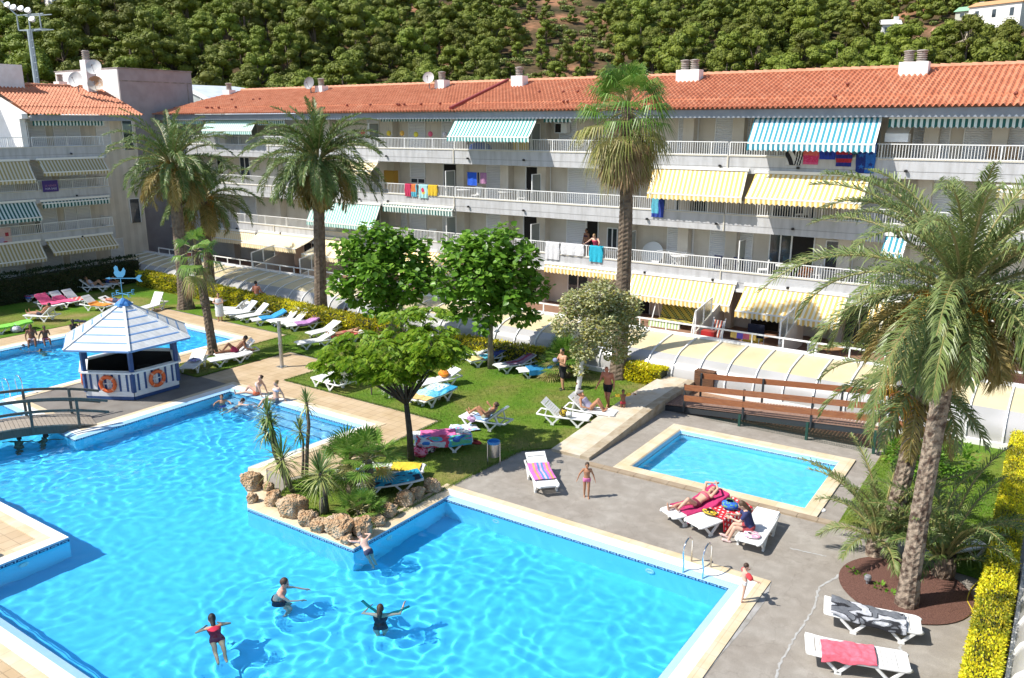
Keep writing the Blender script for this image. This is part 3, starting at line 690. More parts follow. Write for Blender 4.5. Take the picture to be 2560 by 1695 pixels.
lp(mb, 'wall', [M_stone, mat('white_gable_render', (.80, .79, .77), .8, (.72, .70, .67), 1.5)])
for f in (1, 2, 3):
    top = RT[f] - .66; mb = MB(); y1 = 31.6
    mb.bb(XB - .13, XB, 8, y1, top - .76, top); mb.bb(XWL, XB - .13, 8, y1, FL[f] - .26, FL[f]); mb.bb(XB - .16, XB + .03, 8, y1, top, top + .045, 1); mb.bb(XWL, XB, y1, y1 + .1, top - .76, top); mb.bb(XB - .01, XB + .006, 8, y1, top - .47, top - .455, 2)
    if f == 3: mb.bb(-63, XWL, 8, 26.4, 8.7, 8.86)
    bal = lp(mb, 'balcony', [M_fascia, bpy.data.materials['pale_coping'], bpy.data.materials['drip_groove']])
    mb = MB()
    for a, b in ((8, 26.8), (26.95, y1)): railing(mb, (XB - .05, a), (XB - .05, b), RT[f])
    railing(mb, (XB - .05, y1), (XWL, y1), RT[f]); mb.build('railing', M_rail, bal)
    for y in (22.4, 29.3): mb = MB(); mb.lathe([(.05, -.09), (.07, -.08), (.075, .0), (.03, .02)], 8, (XB + .08, y, top - .4)); mb.build('wall_lamp', bpy.data.materials['black_lamp'], bal)
mb = MB(); mb.bb(-54.75, -54.55, 26.9, 34.2, 10.78, 11.14); mb.bb(-57, -54.75, 26.9, 34.2, 10.9, 11.0, 1); lp(mb, 'eave', [M_beam, bpy.data.materials['soffit_paint']])
rf = tileroof(26.75, 34.4, 300, 17, (-54.3, 11.22), (-59.5, 13.1), 'y', 'roof', lb); rf.location = LO
mb = MB(); mb.quad((-59.5, 26.75, 13.06), (-59.5, 34.4, 13.06), (-64.5, 34.4, 11.3), (-64.5, 26.75, 11.3)); mb.build('back_slope', M_roof, rf)
mb = MB()
for k in range(15): mb.tube([(-59.5, 26.8 + k * .5, 13.14), (-59.5, 27.32 + k * .5, 13.12)], [.14, .12], 8)
mb.build('ridge', M_ridge, rf)
mb = MB(); mb.prism([(-61.2, 22.5), (-58.9, 22.5), (-58.9, 28.9), (-61.2, 28.9)], 12.0, 14.35); lp(mb, 'roof_parapet', M_chim)
chimney(lb, -60.6, 32.2, 12.8, .7, .9, 1).location = LO
def lopen(kind, f, y0, y1, z1=2.08, z0=.02):
    z0 += FL[f]; z1 += FL[f]; mb = MB(); x = XWL; mb.bb(x + .003, x + .05, y0, y1, z0, z1)
    o = lp(mb, 'roller_shutter' if kind == 's' else 'window', M_shut if kind == 's' else M_glass)
    mb = MB()
    for y in (y0 - .05, y1): mb.bb(x + .003, x + .08, y, y + .05, z0, z1 + .05)
    mb.bb(x + .003, x + .08, y0, y1, z1, z1 + .05); mb.build('frame', M_rail, o)
for f in (0, 1, 2, 3):
    for y0, y1 in ((27.2, 28.5), (29.1, 29.8), (29.95, 30.8)): lopen('s', f, y0, y1)
    if f < 3:
        for y0, y1 in ((21, 22.2), (23.4, 24.2), (24.6, 26)): lopen('s', f, y0, y1)
    if f in (0, 3): lopen('s', f, 32.0, 32.9, 1.95, .2)
lopen('g', 3, 33.9, 34.6, 1.95, -.05); lopen('g', 1, 33.8, 34.5, 1.9, .2)
for f in (3, 1):
    mb = MB(); mb.bb(XB - 1.0, XB - .2, 26.86, 26.89, FL[f] + .1, FL[f] + 1.8); o = lp(mb, 'divider_pane', M_frost)
    mb = MB(); [mb.bb(x - .03, x + .03, 26.85, 26.9, FL[f], FL[f] + 1.85) for x in (XB - 1, XB - .2)]; mb.bb(XB - 1, XB - .2, 26.85, 26.9, FL[f] + 1.8, FL[f] + 1.86); mb.build('frame', M_rail, o)
def law(kind, tl, tr, bl, val=.2):
    a, b = FX(*tl, XB), FX(*tr, XB); q = FY(*bl, a.y); out = min(2.2, max(.12, q.x - XB)); zt = (a.z + b.z) / 2
    awning(lb, kind, a.y - 27, b.y - 27, out, zt, q.z if out > .2 else zt - .1, 'y', XB + 56, val, 1)
law('dark', (76, 297), (255, 297), (77, 301), .3)
law('olive', (-60, 406), (70, 404), (-40, 455)); law('olive', (92, 402), (257, 396), (108, 432))
law('dark', (-60, 512), (86, 507), (-40, 555)); law('dark', (102, 506), (270, 493), (102, 509), .26)
law('olive', (-60, 616), (99, 607), (-40, 664)); law('olive', (114, 603), (279, 586), (132, 632))
mb = MB(); y0, y1 = 27.75, 29.2; z0, z1 = 6.5, 7.05
# satellite dishes and their white service stack at the roof's end
mb = MB(); mb.bb(-59.2, -58.5, 33.0, 33.6, 11.6, 14.9); st = lp(mb, 'chimney', M_chim)
mb = MB(); [mb.lathe([(.2, j * .13), (.26, j * .13 + .03), (.26, j * .13 + .08), (.2, j * .13 + .1), (.2, j * .13 + .13)], 12, (-58.85, 33.3, 14.9)) for j in range(5)]; mb.build('chimney_cowl', M_cowl, st)
dish(lb, (-57.6, 33.1, 14.35), .52, (.7, -.8, .35), None, LO); dish(lb, (-57.9, 31.9, 13.5), .52, (.5, -1, .35), None, LO); dish(lb, (-57.3, 32.9, 13.25), .52, (.8, -.8, .3), mat('rusty_dish', (.58, .52, .44), .6, (.42, .22, .10), 2.5, 4, .45, .6), LO)

tw = thing('stair_tower', 'blank windowless tower with white front and stained side coloured in shade grey between the two wings', 'tower', (-62, 38, 0))
mb = MB(); mb.bb(-66.5, -58, 35.05, 41.0, 0, 14.42); o = mb.build('wall', [mat('shade_grey_render', (.36, .33, .335), .9, (.30, .27, .27), 1.3, 8)], tw, (62, -38, 0))  # side's shade is painted in as mauve grey; the sunlit front stays white
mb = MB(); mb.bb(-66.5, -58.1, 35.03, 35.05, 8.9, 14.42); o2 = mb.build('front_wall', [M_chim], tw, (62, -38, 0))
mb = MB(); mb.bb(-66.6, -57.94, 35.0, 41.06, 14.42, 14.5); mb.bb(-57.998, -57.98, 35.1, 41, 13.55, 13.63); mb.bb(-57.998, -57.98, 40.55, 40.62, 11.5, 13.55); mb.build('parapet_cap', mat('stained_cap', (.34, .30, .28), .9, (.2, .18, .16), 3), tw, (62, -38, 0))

mast = thing('floodlight_mast', 'tall grey stadium floodlight mast standing before the wooded hill', 'floodlight')
mx, my = -149.0, 58.0
M_galv = mat('galvanised_steel', (.30, .36, .40), .5, (.38, .44, .47), 2, metal=.3)
_a = FY(92, 208, 38); mx, my = _a.x, 38; zt = FY(76, 74, 38).z; mast.location = (mx, my, 0)
mb = MB(); mb.tube([(0, 0, 0), (0, 0, zt)], [.33, .2], 12); mb.build('pole', M_galv, mast, smooth=40)
mb = MB(); [mb.bar((.5, -.2, k * .6), (.8, -.2, k * .6), .05, .05) for k in range(int(zt / .6))]; mb.bar((.5, -.2, 0), (.4, -.2, zt), .03, .03); mb.bar((.82, -.2, 0), (.7, -.2, zt), .03, .03); mb.build('ladder', M_galv, mast)
mb = MB()
for z in (zt, zt + 1.2): mb.bar((-1.3, -.2, z), (1.8, .4, z), .09, .09); mb.bar((-1.3, .5, z), (1.8, 1.1, z), .07, .07)
for x in (-1.3, .3, 1.8): mb.bar((x, -.1 + x * .1, zt), (x, -.1 + x * .1, zt + 1.2), .08, .08); mb.bar((x, -.1, zt), (x, .8, zt), .06, .06)
mb.bar((-1.3, -.2, zt + 1.2), (-2.6, -.7, zt + 2.4), .08, .08); mb.build('platform', M_galv, mast)
for k, (x, z) in enumerate(((-2.6, zt + 2.6), (-1.9, zt + 2.0), (-1.1, zt + 1.75), (-.1, zt + 1.6), (.8, zt + 1.4), (1.2, zt + .7))):
    mb = MB(); M = Matrix.Rotation(.9, 3, 'X') @ Matrix.Rotation(.4, 3, 'Y'); mb.lathe([(.08, -.18), (.2, -.09), (.26, .15), (.22, .16)], 12, (x, -.35 + x * .1, z), 0, M); mb.build('lamp_head', mat('lamp_head_white', (.75, .77, .78), .4) if k == 0 else bpy.data.materials['lamp_head_white'], mast, smooth=40)

arch = thing('glazed_hall', 'arched translucent hall roof rising behind the end of the terracotta roof', 'hall', (-84, 52, 0))
mb = MB(); R = 13
mb.grid(lambda u, v: (-15 + 30 * u, 3 + 9 * v, 9.2 + 5.6 * sin(pi * u) ** .8 if 0 < u < 1 else 9.2), 20, 1); mb.build('roof', mat('hall_polycarbonate', (.55, .60, .64), .35, (.66, .70, .72), 1, spec=.6), arch)
mb = MB()
for k in range(21):
    u = k / 20; z = 9.2 + 5.6 * sin(pi * u) ** .8 if 0 < u < 1 else 9.2; mb.bar((-15 + 30 * u, 2.98, z), (-15 + 30 * u, 2.98, 5), .09, .09)
    if k: mb.bar(pz, (-15 + 30 * u, 2.95, z), .3, .3)
    pz = (-15 + 30 * u, 2.95, z)
mb.build('gable_frame', M_rail, arch)
mb = MB()
for k in range(20):
    u, w = k / 20, (k + 1) / 20; z = lambda u: 9.2 + 5.6 * sin(pi * u) ** .8 if 0 < u < 1 else 9.2
    mb.quad((-15 + 30 * u, 3.02, 0), (-15 + 30 * w, 3.02, 0), (-15 + 30 * w, 3.02, z(w)), (-15 + 30 * u, 3.02, z(u)))
mb.build('gable_glazing', mat('hall_glazing', (.48, .52, .52), .3, (.36, .38, .36), .6, spec=.6), arch)

# ================================================================ vaulted pool covers
M_cream = mat('aged_polycarbonate_cream', (.62, .53, .33), .35, (.56, .47, .28), 1.2, spec=.6); M_pgrey = mat('polycarbonate_grey', (.36, .355, .34), .22, (.42, .41, .40), .8, spec=.8)
PROF = [(0, .05), (0, .42), (.06, .64), (.18, .86), (.38, 1.04), (.62, 1.17), (.9, 1.27), (1.7, 1.40), (2.68, 1.50)]
def cover(label, xa, xb, y0, slant, ribx, name='pool_cover'):
    t = thing(name, label, 'pool cover', (xa, y0(xa), 0))
    def pt(x, k): return V((x - xa, y0(x) + PROF[k][0] - y0(xa), PROF[k][1]))
    for nm, ks, m in (('side_panel', range(0, 6), M_pgrey), ('roof_panel', range(5, 9), M_cream)):
        mb = MB(); ks = list(ks); mb.grid(lambda u, v: pt(xa + (xb - xa) * u, ks[round(v * (len(ks) - 1))]), 12, len(ks) - 1); mb.build(nm, m, t, smooth=True)
    mb = MB()
    for x in (xa, xb):
        mb = MB(); o = len(mb.v); mb.v += [tuple(pt(x, k)) for k in range(9)] + [(x - xa, PROF[8][0] + y0(x) - y0(xa), 0)]; mb.f.append(tuple(range(o, o + 10))); mb.m.append(0)
        mb.build('end_panel', mat('white_end_panel', (.70, .69, .66), .5), t)
    mb = MB(); mb.bar(V((0, -.06, .1)), V((xb - xa, y0(xb) - y0(xa) - .06, .1)), .12, .22); mb.bar(pt(xa, 8) + V((0, .05, .03)), pt(xb, 8) + V((0, .05, .03)), .34, .07); mb.build('sill', M_rail, t)
    for x in ribx:
        mb = MB()
        for k in range(8): mb.bar(pt(x, k) + V((0, -.012, .012)), pt(x, k + 1) + V((0, -.012, .012)), .105, .05, 0, (1, 0, 0))
        mb.build('rib', M_rail, t)
    return t
y0 = lambda x: 30.9 + .02 * (-10.9 - x)
cover('long vaulted cover of cream and grey panels with white ribs below the terraces', -57.3, -4.75, y0, .02, [-57.0 + k * 1.155 for k in range(46)])
cover('short vaulted cover with white ribs behind the big date palm', -3.35, 3.2, lambda x: 30.75, 0, [-3.3 + k * 1.12 for k in range(6)])
# a third one runs along the right hedge, only its edge in view
t = thing('pool_cover', 'narrow edge of a white ribbed cover beside the yellow hedge', 'pool cover', (.14, 10, 0))
PR = [(0, 0), (0, .5), (.12, .8), (.35, 1.05), (.7, 1.2), (2.2, 1.45)]
mb = MB(); mb.grid(lambda u, v: (PR[round(v * 5)][0], 12 * u, PR[round(v * 5)][1]), 8, 5); mb.f = [f[::-1] for f in mb.f]; mb.build('side_panel', M_pgrey, t, smooth=True)
mb = MB(); mb.bar((-.02, 0, .5), (-.02, 12, .5), .08, .06); mb.bar((-.02, 0, .06), (-.02, 12, .06), .12, .12); mb.build('sill', M_rail, t)
for k in range(11):
    mb = MB(); [mb.bar((PR[j][0] - .012, .4 + k * 1.12, PR[j][1] + .01), (PR[j + 1][0] - .012, .4 + k * 1.12, PR[j + 1][1] + .01), .07, .045, 0, (0, 1, 0)) for j in range(5)]; mb.build('rib', M_rail, t)
# ================================================================ hill, pine wood, houses
def hill_z(x, y):
    r = sqrt(x * x + y * y); a = atan2(-x, y)
    b = 96 + 5 * sin(a * 4 + 1) + 7 * noise.noise((x * .018, y * .018, 2))
    h = max(0, r - b); return .355 * h * (1 if h > 12 else h / 12) + 2.2 * noise.noise((x * .045, y * .045, 7)) * min(1, h / 15) - .05
mb = MB()
def _hp(u, v):
    a = radians(-42) + radians(132) * u; r = 84 + 196 * v; x, y = -sin(a) * r, cos(a) * r; return (x, y, hill_z(x, y))
mb.grid(_hp, 150, 110)
mb.f = [f[::-1] for f in mb.f]
def hillmat():
    m, nt, N, L = _new('red_hillside_soil'); b = N['Principled BSDF']; b.inputs['Roughness'].default_value = .95; b.inputs['Specular IOR Level'].default_value = .1
    tc = N.new('ShaderNodeTexCoord'); cs = None
    for sc, det, st in ((.09, 8, ((.35, (.06, .055, .03)), (.5, (.12, .085, .05)), (.66, (.34, .18, .11)))), (1.1, 7, ((.3, (.55, .6, .5)), (.7, (1.2, 1.1, 1.05))))):
        n = N.new('ShaderNodeTexNoise'); n.inputs['Scale'].default_value = sc; n.inputs['Detail'].default_value = det; L.new(tc.outputs['Object'], n.inputs['Vector'])
        r = N.new('ShaderNodeValToRGB'); e = r.color_ramp.elements
        while len(e) < len(st): e.new(.5)
        for i, (p, c) in enumerate(st): e[i].position = p; e[i].color = (*c, 1)
        L.new(n.outputs['Fac'], r.inputs['Fac'])
        if cs is None: cs = r.outputs[0]
        else:
            mx = N.new('ShaderNodeMix'); mx.data_type = 'RGBA'; mx.blend_type = 'MULTIPLY'; mx.inputs[0].default_value = 1; L.new(cs, mx.inputs[6]); L.new(r.outputs[0], mx.inputs[7]); cs = mx.outputs[2]
    L.new(cs, b.inputs['Base Color']); return m
struct(mb.build('hillside', hillmat(), smooth=True))
M_pine = leafmat('pine_needles', [(0.103, 0.142, 0.013), (0.137, 0.174, 0.018), (0.182, 0.210, 0.023), (0.120, 0.156, 0.015)], .15, .65, .34)
M_scrub = leafmat('scrub_leaves', [(0.140, 0.210, 0.036), (0.224, 0.280, 0.072), (0.280, 0.266, 0.096)], .2, .6, .2)
M_bark = mat('grey_brown_bark', (.16, .12, .09), .9, (.09, .065, .05), 9, bump=.8, bscale=25)
def clump(mb, c, r, n, s, up=.25, mi=0, R=rnd, jit=.55):
    for _ in range(n):
        d = V((R.gauss(0, 1), R.gauss(0, 1), R.gauss(0, 1) + up)).normalized()
        p = V(c) + V((d.x * r[0], d.y * r[1], d.z * r[2])) * (R.random() ** .33)
        t = (d + V((R.gauss(0, jit), R.gauss(0, jit), R.gauss(0, jit) + .25))).normalized(); a = t.orthogonal().normalized(); a.rotate(Matrix.Rotation(R.random() * 6.3, 3, t)); b = t.cross(a)
        q = s * R.uniform(.6, 1.25); mb.quad(p - a * q - b * q * .6, p + a * q - b * q * .6, p + a * q * .8 + b * q * .6, p - a * q * .8 + b * q * .6, mi)
def pine_mesh(seed, n=3600, s=.10, lobes=20):
    R = random.Random(seed); mb = MB(); h = R.uniform(4.2, 5.6); w = R.uniform(1.5, 2.1)
    cs = []
    for k in range(lobes):
        a = R.random() * 6.28; t = R.random(); rr = w * (.25 + .85 * sqrt(R.random())) * (1.05 - .45 * abs(t - .35) * 1.6)
        cs.append(V((cos(a) * rr, sin(a) * rr, h * (.24 + .74 * t))))
    for c in cs:
        q = R.uniform(.55, 1.05); so = R.random() * 50                       # a lumpy mass of needles under the loose tufts
        def core(u, v):
            th, ph = u * 2 * pi, (v - .5) * pi; e = V((cos(ph) * cos(th), cos(ph) * sin(th), sin(ph))); s_ = 1 + .35 * noise.noise(e * 2.2 + V((so, 0, 0))); return c + V((e.x * q, e.y * q, e.z * q * .72)) * (.74 * s_)
        mb.grid(core, 9, 6); clump(mb, c, (q, q, q * .74), n // lobes, s, .5, 0, R, .34)
    tr = MB(); tr.tube([(0, 0, -1.2), (.05, 0, h * .3), (-.05, .08, h * .62), (0, 0, h * .85)], [.2, .16, .1, .03], 6)
    for c in cs[::3]: tr.tube([(0, 0, h * .35), c * .55 + V((0, 0, h * .2)), c], [.08, .05, .015], 4)
    return mb, tr
pines = []
for k in range(6):
    c, t = pine_mesh(100 + k); root = thing('pine_tree', 'green pine in the dense wood that covers the hillside', 'tree', (0, 0, -50), 0, 'pines on the hillside'); c.build('crown', M_pine, root); t.build('trunk', M_bark, root, smooth=True); pines.append(root)
shr = []
for k in range(2):
    R = random.Random(300 + k); mb = MB()
    for j in range(6): clump(mb, (R.uniform(-.8, .8), R.uniform(-.8, .8), .35), (.55, .55, .42), 26, .16, .5, 0, R)
    shr.append(mb)
def bare(x, y):                                               # the eroded slope in the middle and thin spots
    a = math.degrees(atan2(-x, y)); r = sqrt(x * x + y * y); b = 0
    if 27.5 + noise.noise((r * .08, 3, 1)) * 3 < a < 35 + noise.noise((r * .07, 9, 1)) * 3 and r > 126: b = .84
    if 20.5 < a < 27 and r > 140: b = max(b, .4)
    if 38 < a < 42 and r > 150: b = max(b, .45)
    if noise.noise((x * .05, y * .05, 11)) > .28: b = max(b, .5)
    return b
houses_xy = []
def hill_hit(px, py):
    d = _d(px, py).normalized(); t = 90
    while t < 320:
        p = _C + d * t
        if p.z < hill_z(p.x, p.y): return p
        t += .5
    return _C + d * 200
HOUSES = [((2500, 62), 'white hillside villa with orange tiled roof at the top right', 15, 8, 5.5, (.80, .79, .75), (.55, .30, .14), -.5), ((2432, 46), 'low hillside house with pale green roof beside the white villa', 8, 6, 2.6, (.5, .5, .42), (.25, .45, .28), -.4),
          ((2222, 88), 'small white box of a house half hidden among the pines', 5, 4.5, 3.4, (.80, .80, .78), (.72, .70, .66), .2), ((2390, 96), 'house with brown red roof and white chimney sunk between the pines', 12, 6, 2.4, (.6, .5, .36), (.40, .20, .13), -.2), ((2550, 14), 'white house with green gable at the top edge of the wood', 7, 6, 4.5, (.80, .79, .76), (.28, .42, .30), -.5), ((148, 16), 'tiny white house high on the left side of the wooded hill', 6, 5, 3.6, (.82, .8, .78), (.55, .3, .2), .4)]
for (px, py), lab, w, d, h, c, rc, rz in HOUSES:
    p = hill_hit(px, py); houses_xy.append((p.x, p.y, max(w, d) * .75)); t = thing('hillside_house', lab, 'house', (p.x, p.y, p.z - .6), atan2(p.y, p.x) - pi / 2 + rz)
    w, d, h = w * .62, d * .62, h * .7
    mb = MB(); mb.bb(-w / 2, w / 2, -d / 2, d / 2, -1.5, h); mb.build('wall', mat('house_wall', c, .8), t)
    mb = MB(); mb._a([(-w / 2 - .3, -d / 2 - .3, h), (w / 2 + .3, -d / 2 - .3, h), (w / 2 + .3, d / 2 + .3, h), (-w / 2 - .3, d / 2 + .3, h), (-w / 2 - .3, 0, h + 1.0), (w / 2 + .3, 0, h + 1.0)], ((0, 1, 5, 4), (2, 3, 4, 5), (1, 2, 5), (3, 0, 4), (3, 2, 1, 0))); mb.build('roof', mat('house_roof', rc, .8), t)
    for k in range(max(2, int(w / 2.4))):
        x = -w / 2 + (k + .5) * w / max(2, int(w / 2.4)); mb = MB(); mb.bb(x - .35, x + .35, -d / 2 - .04, -d / 2 - .003, h * .45, h * .8); mb.build('window', M_glass, t)
    mb = MB(); mb.bb(w * .2, w * .2 + .8, -.4, .4, h + .4, h + 1.5); mb.build('chimney', M_chim, t)
cand = []; placed = []
R = random.Random(5)
cell = {}
for k in range(9000):
    a = radians(R.uniform(-4, 74)); r = R.uniform(112, 232); x, y = -sin(a) * r, cos(a) * r
    if R.random() < bare(x, y): continue
    key = (int(x // 4), int(y // 4)); sep = R.uniform(3.0, 4.4)
    if any((x - px) ** 2 + (y - py) ** 2 < sep * sep for i in (-1, 0, 1) for j in (-1, 0, 1) for px, py in cell.get((key[0] + i, key[1] + j), ())): continue
    if any((x - hx) ** 2 + (y - hy) ** 2 < hr * hr for hx, hy, hr in houses_xy): continue
    # keep the houses in view: nothing tall just in front of them
    if any(abs(atan2(-x, y) - atan2(-hx, hy)) < hr / 190 and -14 < r - sqrt(hx * hx + hy * hy) < 0 for hx, hy, hr in houses_xy): continue
    cell.setdefault(key, []).append((x, y)); cand.append((r, x, y))
cand.sort()
def shows(r, x, y):
    a = math.degrees(atan2(-x, y)); el = math.degrees(atan2(hill_z(x, y) + 5 - CAM_H, r)); return 1.5 < a < 67 and 2.2 < el < 8.6
vis = [c for c in cand if shows(*c)]; first = set(vis[:294]); n = 0
M_far = leafmat('pine_needles_far', [(0.103, 0.142, 0.013), (0.137, 0.174, 0.018), (0.182, 0.210, 0.023), (0.120, 0.156, 0.015), (0.148, 0.168, 0.029)], .15, .65)
far = MB(); farv = [pine_mesh(200 + k, 900, .12, 15)[0] for k in range(5)]
for c in cand:
    r, x, y = c; z = hill_z(x, y) - .3; sc = R.uniform(.75, 1.4) * (1.25 if R.random() < .1 else 1) * (.6 if bare(x, y) > .8 else 1); rz = R.uniform(0, 6.28)
    if c in first:
        o = pines[n] if n < 6 else dup(pines[n % 6], (x, y, z), rz)
        o.location = (x, y, z); o.rotation_euler = (0, 0, rz); o.scale = (sc, sc, sc * R.uniform(.85, 1.15)); n += 1
    else:
        f = R.choice(farv); o = len(far.v); cs, sn = cos(rz), sin(rz)
        far.v.extend([(x + (vx * cs - vy * sn) * sc, y + (vx * sn + vy * cs) * sc, z + vz * sc) for vx, vy, vz in f.v]); far.f.extend([tuple(i + o for i in q) for q in f.f]); far.m.extend(f.m)
tag(far.build('pine_forest', M_far), 'rest of the pine wood covering the hill as one mass', 'forest', None, 'stuff')
scr = MB()
for k in range(1500):
    a = radians(R.uniform(0, 70)); r = R.uniform(112, 215); x, y = -sin(a) * r, cos(a) * r; f = shr[k % 2]; o = len(scr.v); sc = R.uniform(.5, 1.4); z = hill_z(x, y)
    scr.v.extend([(x + vx * sc, y + vy * sc, z + vz * sc) for vx, vy, vz in f.v]); scr.f.extend([tuple(i + o for i in q) for q in f.f]); scr.m.extend(f.m)
tag(scr.build('undergrowth', M_scrub), 'low scrub between the pines on the red slope', 'scrub', None, 'stuff')

# ================================================================ palms
M_frond = leafmat('date_palm_leaflets', [(0.072, 0.133, 0.029), (0.120, 0.189, 0.046), (0.176, 0.224, 0.065), (0.104, 0.168, 0.058)], .25, .4)
M_frond2 = leafmat('silvery_palm_leaflets', [(0.127, 0.192, 0.055), (0.186, 0.241, 0.079), (0.253, 0.281, 0.094), (0.148, 0.220, 0.074)], .25, .38)
M_fold = leafmat('older_olive_leaflets', [(0.215, 0.182, 0.046), (0.314, 0.238, 0.073), (0.380, 0.280, 0.104), (0.182, 0.168, 0.042)], .2, .5)
M_rach = mat('palm_leaf_stalk', (.22, .22, .07), .5, (.30, .24, .10), 3)
M_date = leafmat('orange_date_clusters', [(.42, .20, .02), (.50, .28, .03), (.36, .15, .02)], .1, .5)
M_dryf = leafmat('dry_brown_leaves', [(0.300, 0.189, 0.098), (0.420, 0.290, 0.154), (0.210, 0.131, 0.070)], .15, .7)
def frond(mb, o, az, el, L, bend, nl, ll, mi, R, w=.028, twist=0., rmi=2):
    """pinnate leaf: arching stalk with two rows of drooping leaflets"""
    N = 12; pts = []; p = V(o); e = el
    for k in range(N + 1):
        pts.append(p.copy()); d = V((cos(az) * cos(e), sin(az) * cos(e), sin(e))); p = p + d * (L / N); e -= bend / N * (1 + .8 * k / N)
    mb.tube(pts, [.035 * (1 - .85 * k / N) + .004 for k in range(N + 1)], 4, rmi, False)
    side0 = V((-sin(az), cos(az), 0))
    for k in range(nl):
        t = .12 + .88 * (k + R.random() * .5) / nl; x = t * N; i = min(N - 1, int(x)); c = pts[i].lerp(pts[i + 1], x - i); tan = (pts[i + 1] - pts[i]).normalized(); nor = side0.cross(tan) * -1
        if nor.z < 0: nor = -nor
        l = ll * (sin(pi * (.12 + .84 * t)) ** .6) * R.uniform(.85, 1.1)
        for s in (-1, 1):
            d = (side0 * s * (.80 - .25 * t) + tan * (.55 + .4 * t) + nor * (.30 + R.gauss(0, .24)) + tan * R.gauss(0, .14)).normalized(); m = c + d * l * .5; tip = c + d * l * (.90) + V((0, 0, -l * (.16 + .34 * R.random())))
            wv = tan.cross(d).cross(d).normalized() * w
            mb._a((c - wv * .6, c + wv * .6, m + wv * .7, m - wv * .7, tip), ((0, 1, 2, 3), (3, 2, 4)), mi)
def date_palm(name, label, base, top, r0, r1, nf, L, ll, nl, seed, mats, emin=-35, dates=6, flare=1.4, group=None, spread=1.25, dcol=None, w=.028, scars=.10, old=.7, shrt=.25):
    R = random.Random(seed); b = V(base); t = V(top) - b; root = thing(name, label, 'palm tree', b, 0, group)
    mb = MB(); h = t.length
    mid = t * .5 + V((R.uniform(-.15, .15), R.uniform(-.15, .15), 0)); nv = int(h / .085); nu = 22
    def fn(u, v):
        a = u * 2 * pi; c = (mid * (2 * v * (1 - v))) + t * v * v; k = v * nv
        r = (r0 + (r1 - r0) * v) * (1 + (flare - 1) * math.exp(-v * h / .55)) * (1 + (.25 if v > .93 else 0))
        ph = (k * .5 + u * 11 * (1 if int(k) % 2 else -1) * 0 + (a / (2 * pi)) * 5) % 1.0; ph2 = (k * .5 - (a / (2 * pi)) * 6) % 1.0
        r *= 1 + scars * (max(ph, ph2) - .55) + .05 * noise.noise((a * 1.5, v * h * 3, seed))
        return c + V((cos(a) * r, sin(a) * r, 0))
    mb.grid(lambda u, v: fn(v, u), nv, nu); mb.build('trunk', mats[3], root)
    mb = MB(); ga = 2.399963
    for k in range(nf):
        q = (k + .5) / nf; el = radians(86 - (86 - emin) * q ** .85 + R.gauss(0, 8)); az = k * ga + R.gauss(0, .28); lf = L * (.72 + .35 * sin(pi * min(1, q * 1.3 + .15))) * R.uniform(.85, 1.1) * (1 - shrt * max(0, q - .5))
        mi = 1 if q > old + R.gauss(0, .07) else 0
        o = t + V((cos(az), sin(az), 0)) * r1 * .6 + V((0, 0, .28 - .5 * q))
        frond(mb, o, az, el, lf, radians(58 + 38 * spread * q + R.gauss(0, 8)) * (.9 if el > 0 else .55), nl, ll, mi, R, w)
    mb.build('crown', mats[:3], root)
    for k in range(dates):
        mb = MB(); az = R.uniform(0, 6.28) if dcol is None else dcol + R.gauss(0, .9); o = t + V((0, 0, .05)); e = o + V((cos(az) * .75, sin(az) * .75, R.uniform(-.35, .1)))
        mb.tube([o, o.lerp(e, .5) + V((0, 0, .25)), e], [.03, .025, .02], 4, 0)
        for _ in range(60):
            d = V((R.gauss(0, .17), R.gauss(0, .17), R.gauss(-.16, .2))); mb.tube([e, e + d * .6 + V((0, 0, .05)), e + d + V((0, 0, -.1))], [.006, .006, .012], 3, 0)
        mb.build('date_cluster', M_date, root)
    return root
M_trk = mat('palm_trunk_brown', (.20, .15, .105), .95, (.10, .07, .05), 5, 8, .35, .65, 1.2, 22)
M_trk2 = mat('palm_trunk_grey', (.30, .235, .175), .95, (.08, .05, .035), 7, 8, .44, .60, 2, 16)
std = [M_frond, M_fold, M_rach, M_trk]; slv = [M_frond2, M_fold, M_rach, M_trk2]
def at(x, y, base, z=None):
    """a point above the ground spot 'base', at the same distance, on the line of sight (x, y)"""
    b = V(base); d = _d(x, y); k = (_fw.dot(b - _C)) / _fw.dot(d); return _C + d * k
g = G(465, 772); date_palm('date_palm', 'leaning date palm with orange dates, its crown highest of the two by the left wing', g, at(432, 415, g), .36, .30, 78, 3.9, .6, 52, 11, std, -42, 7, 1.5)
g = G(528, 742); date_palm('date_palm', 'lower date palm whose crown hangs behind the small fan palm', g, at(508, 498, g), .30, .26, 62, 3.6, .56, 48, 12, std, -50, 3, 1.3)
g = G(803, 806); date_palm('date_palm', 'tall straight date palm with drooping round crown standing by the row of white sunbeds', g, at(795, 405, g), .34, .27, 120, 3.9, .6, 60, 13, std, -72, 5, 1.35, None, 1.45)
g = G(2266, 1515); date_palm('date_palm', 'big date palm with silvery leaves and leaning trunk in the red mulch bed', g, at(2402, 752, g), .205, .18, 92, 3.9, .58, 96, 14, slv, -40, 9, 1.35, None, 1.15, pi + .6, .017, .16, .74, .85)
g = G(2208, 1388); date_palm('date_palm', 'scaly trunked date palm close behind the big one, its fronds merging with it', g, at(2302, 960, g), .21, .19, 26, 2.6, .45, 50, 15, slv, -60, 4, 1.35, None, 1.2, None, .022, .22)
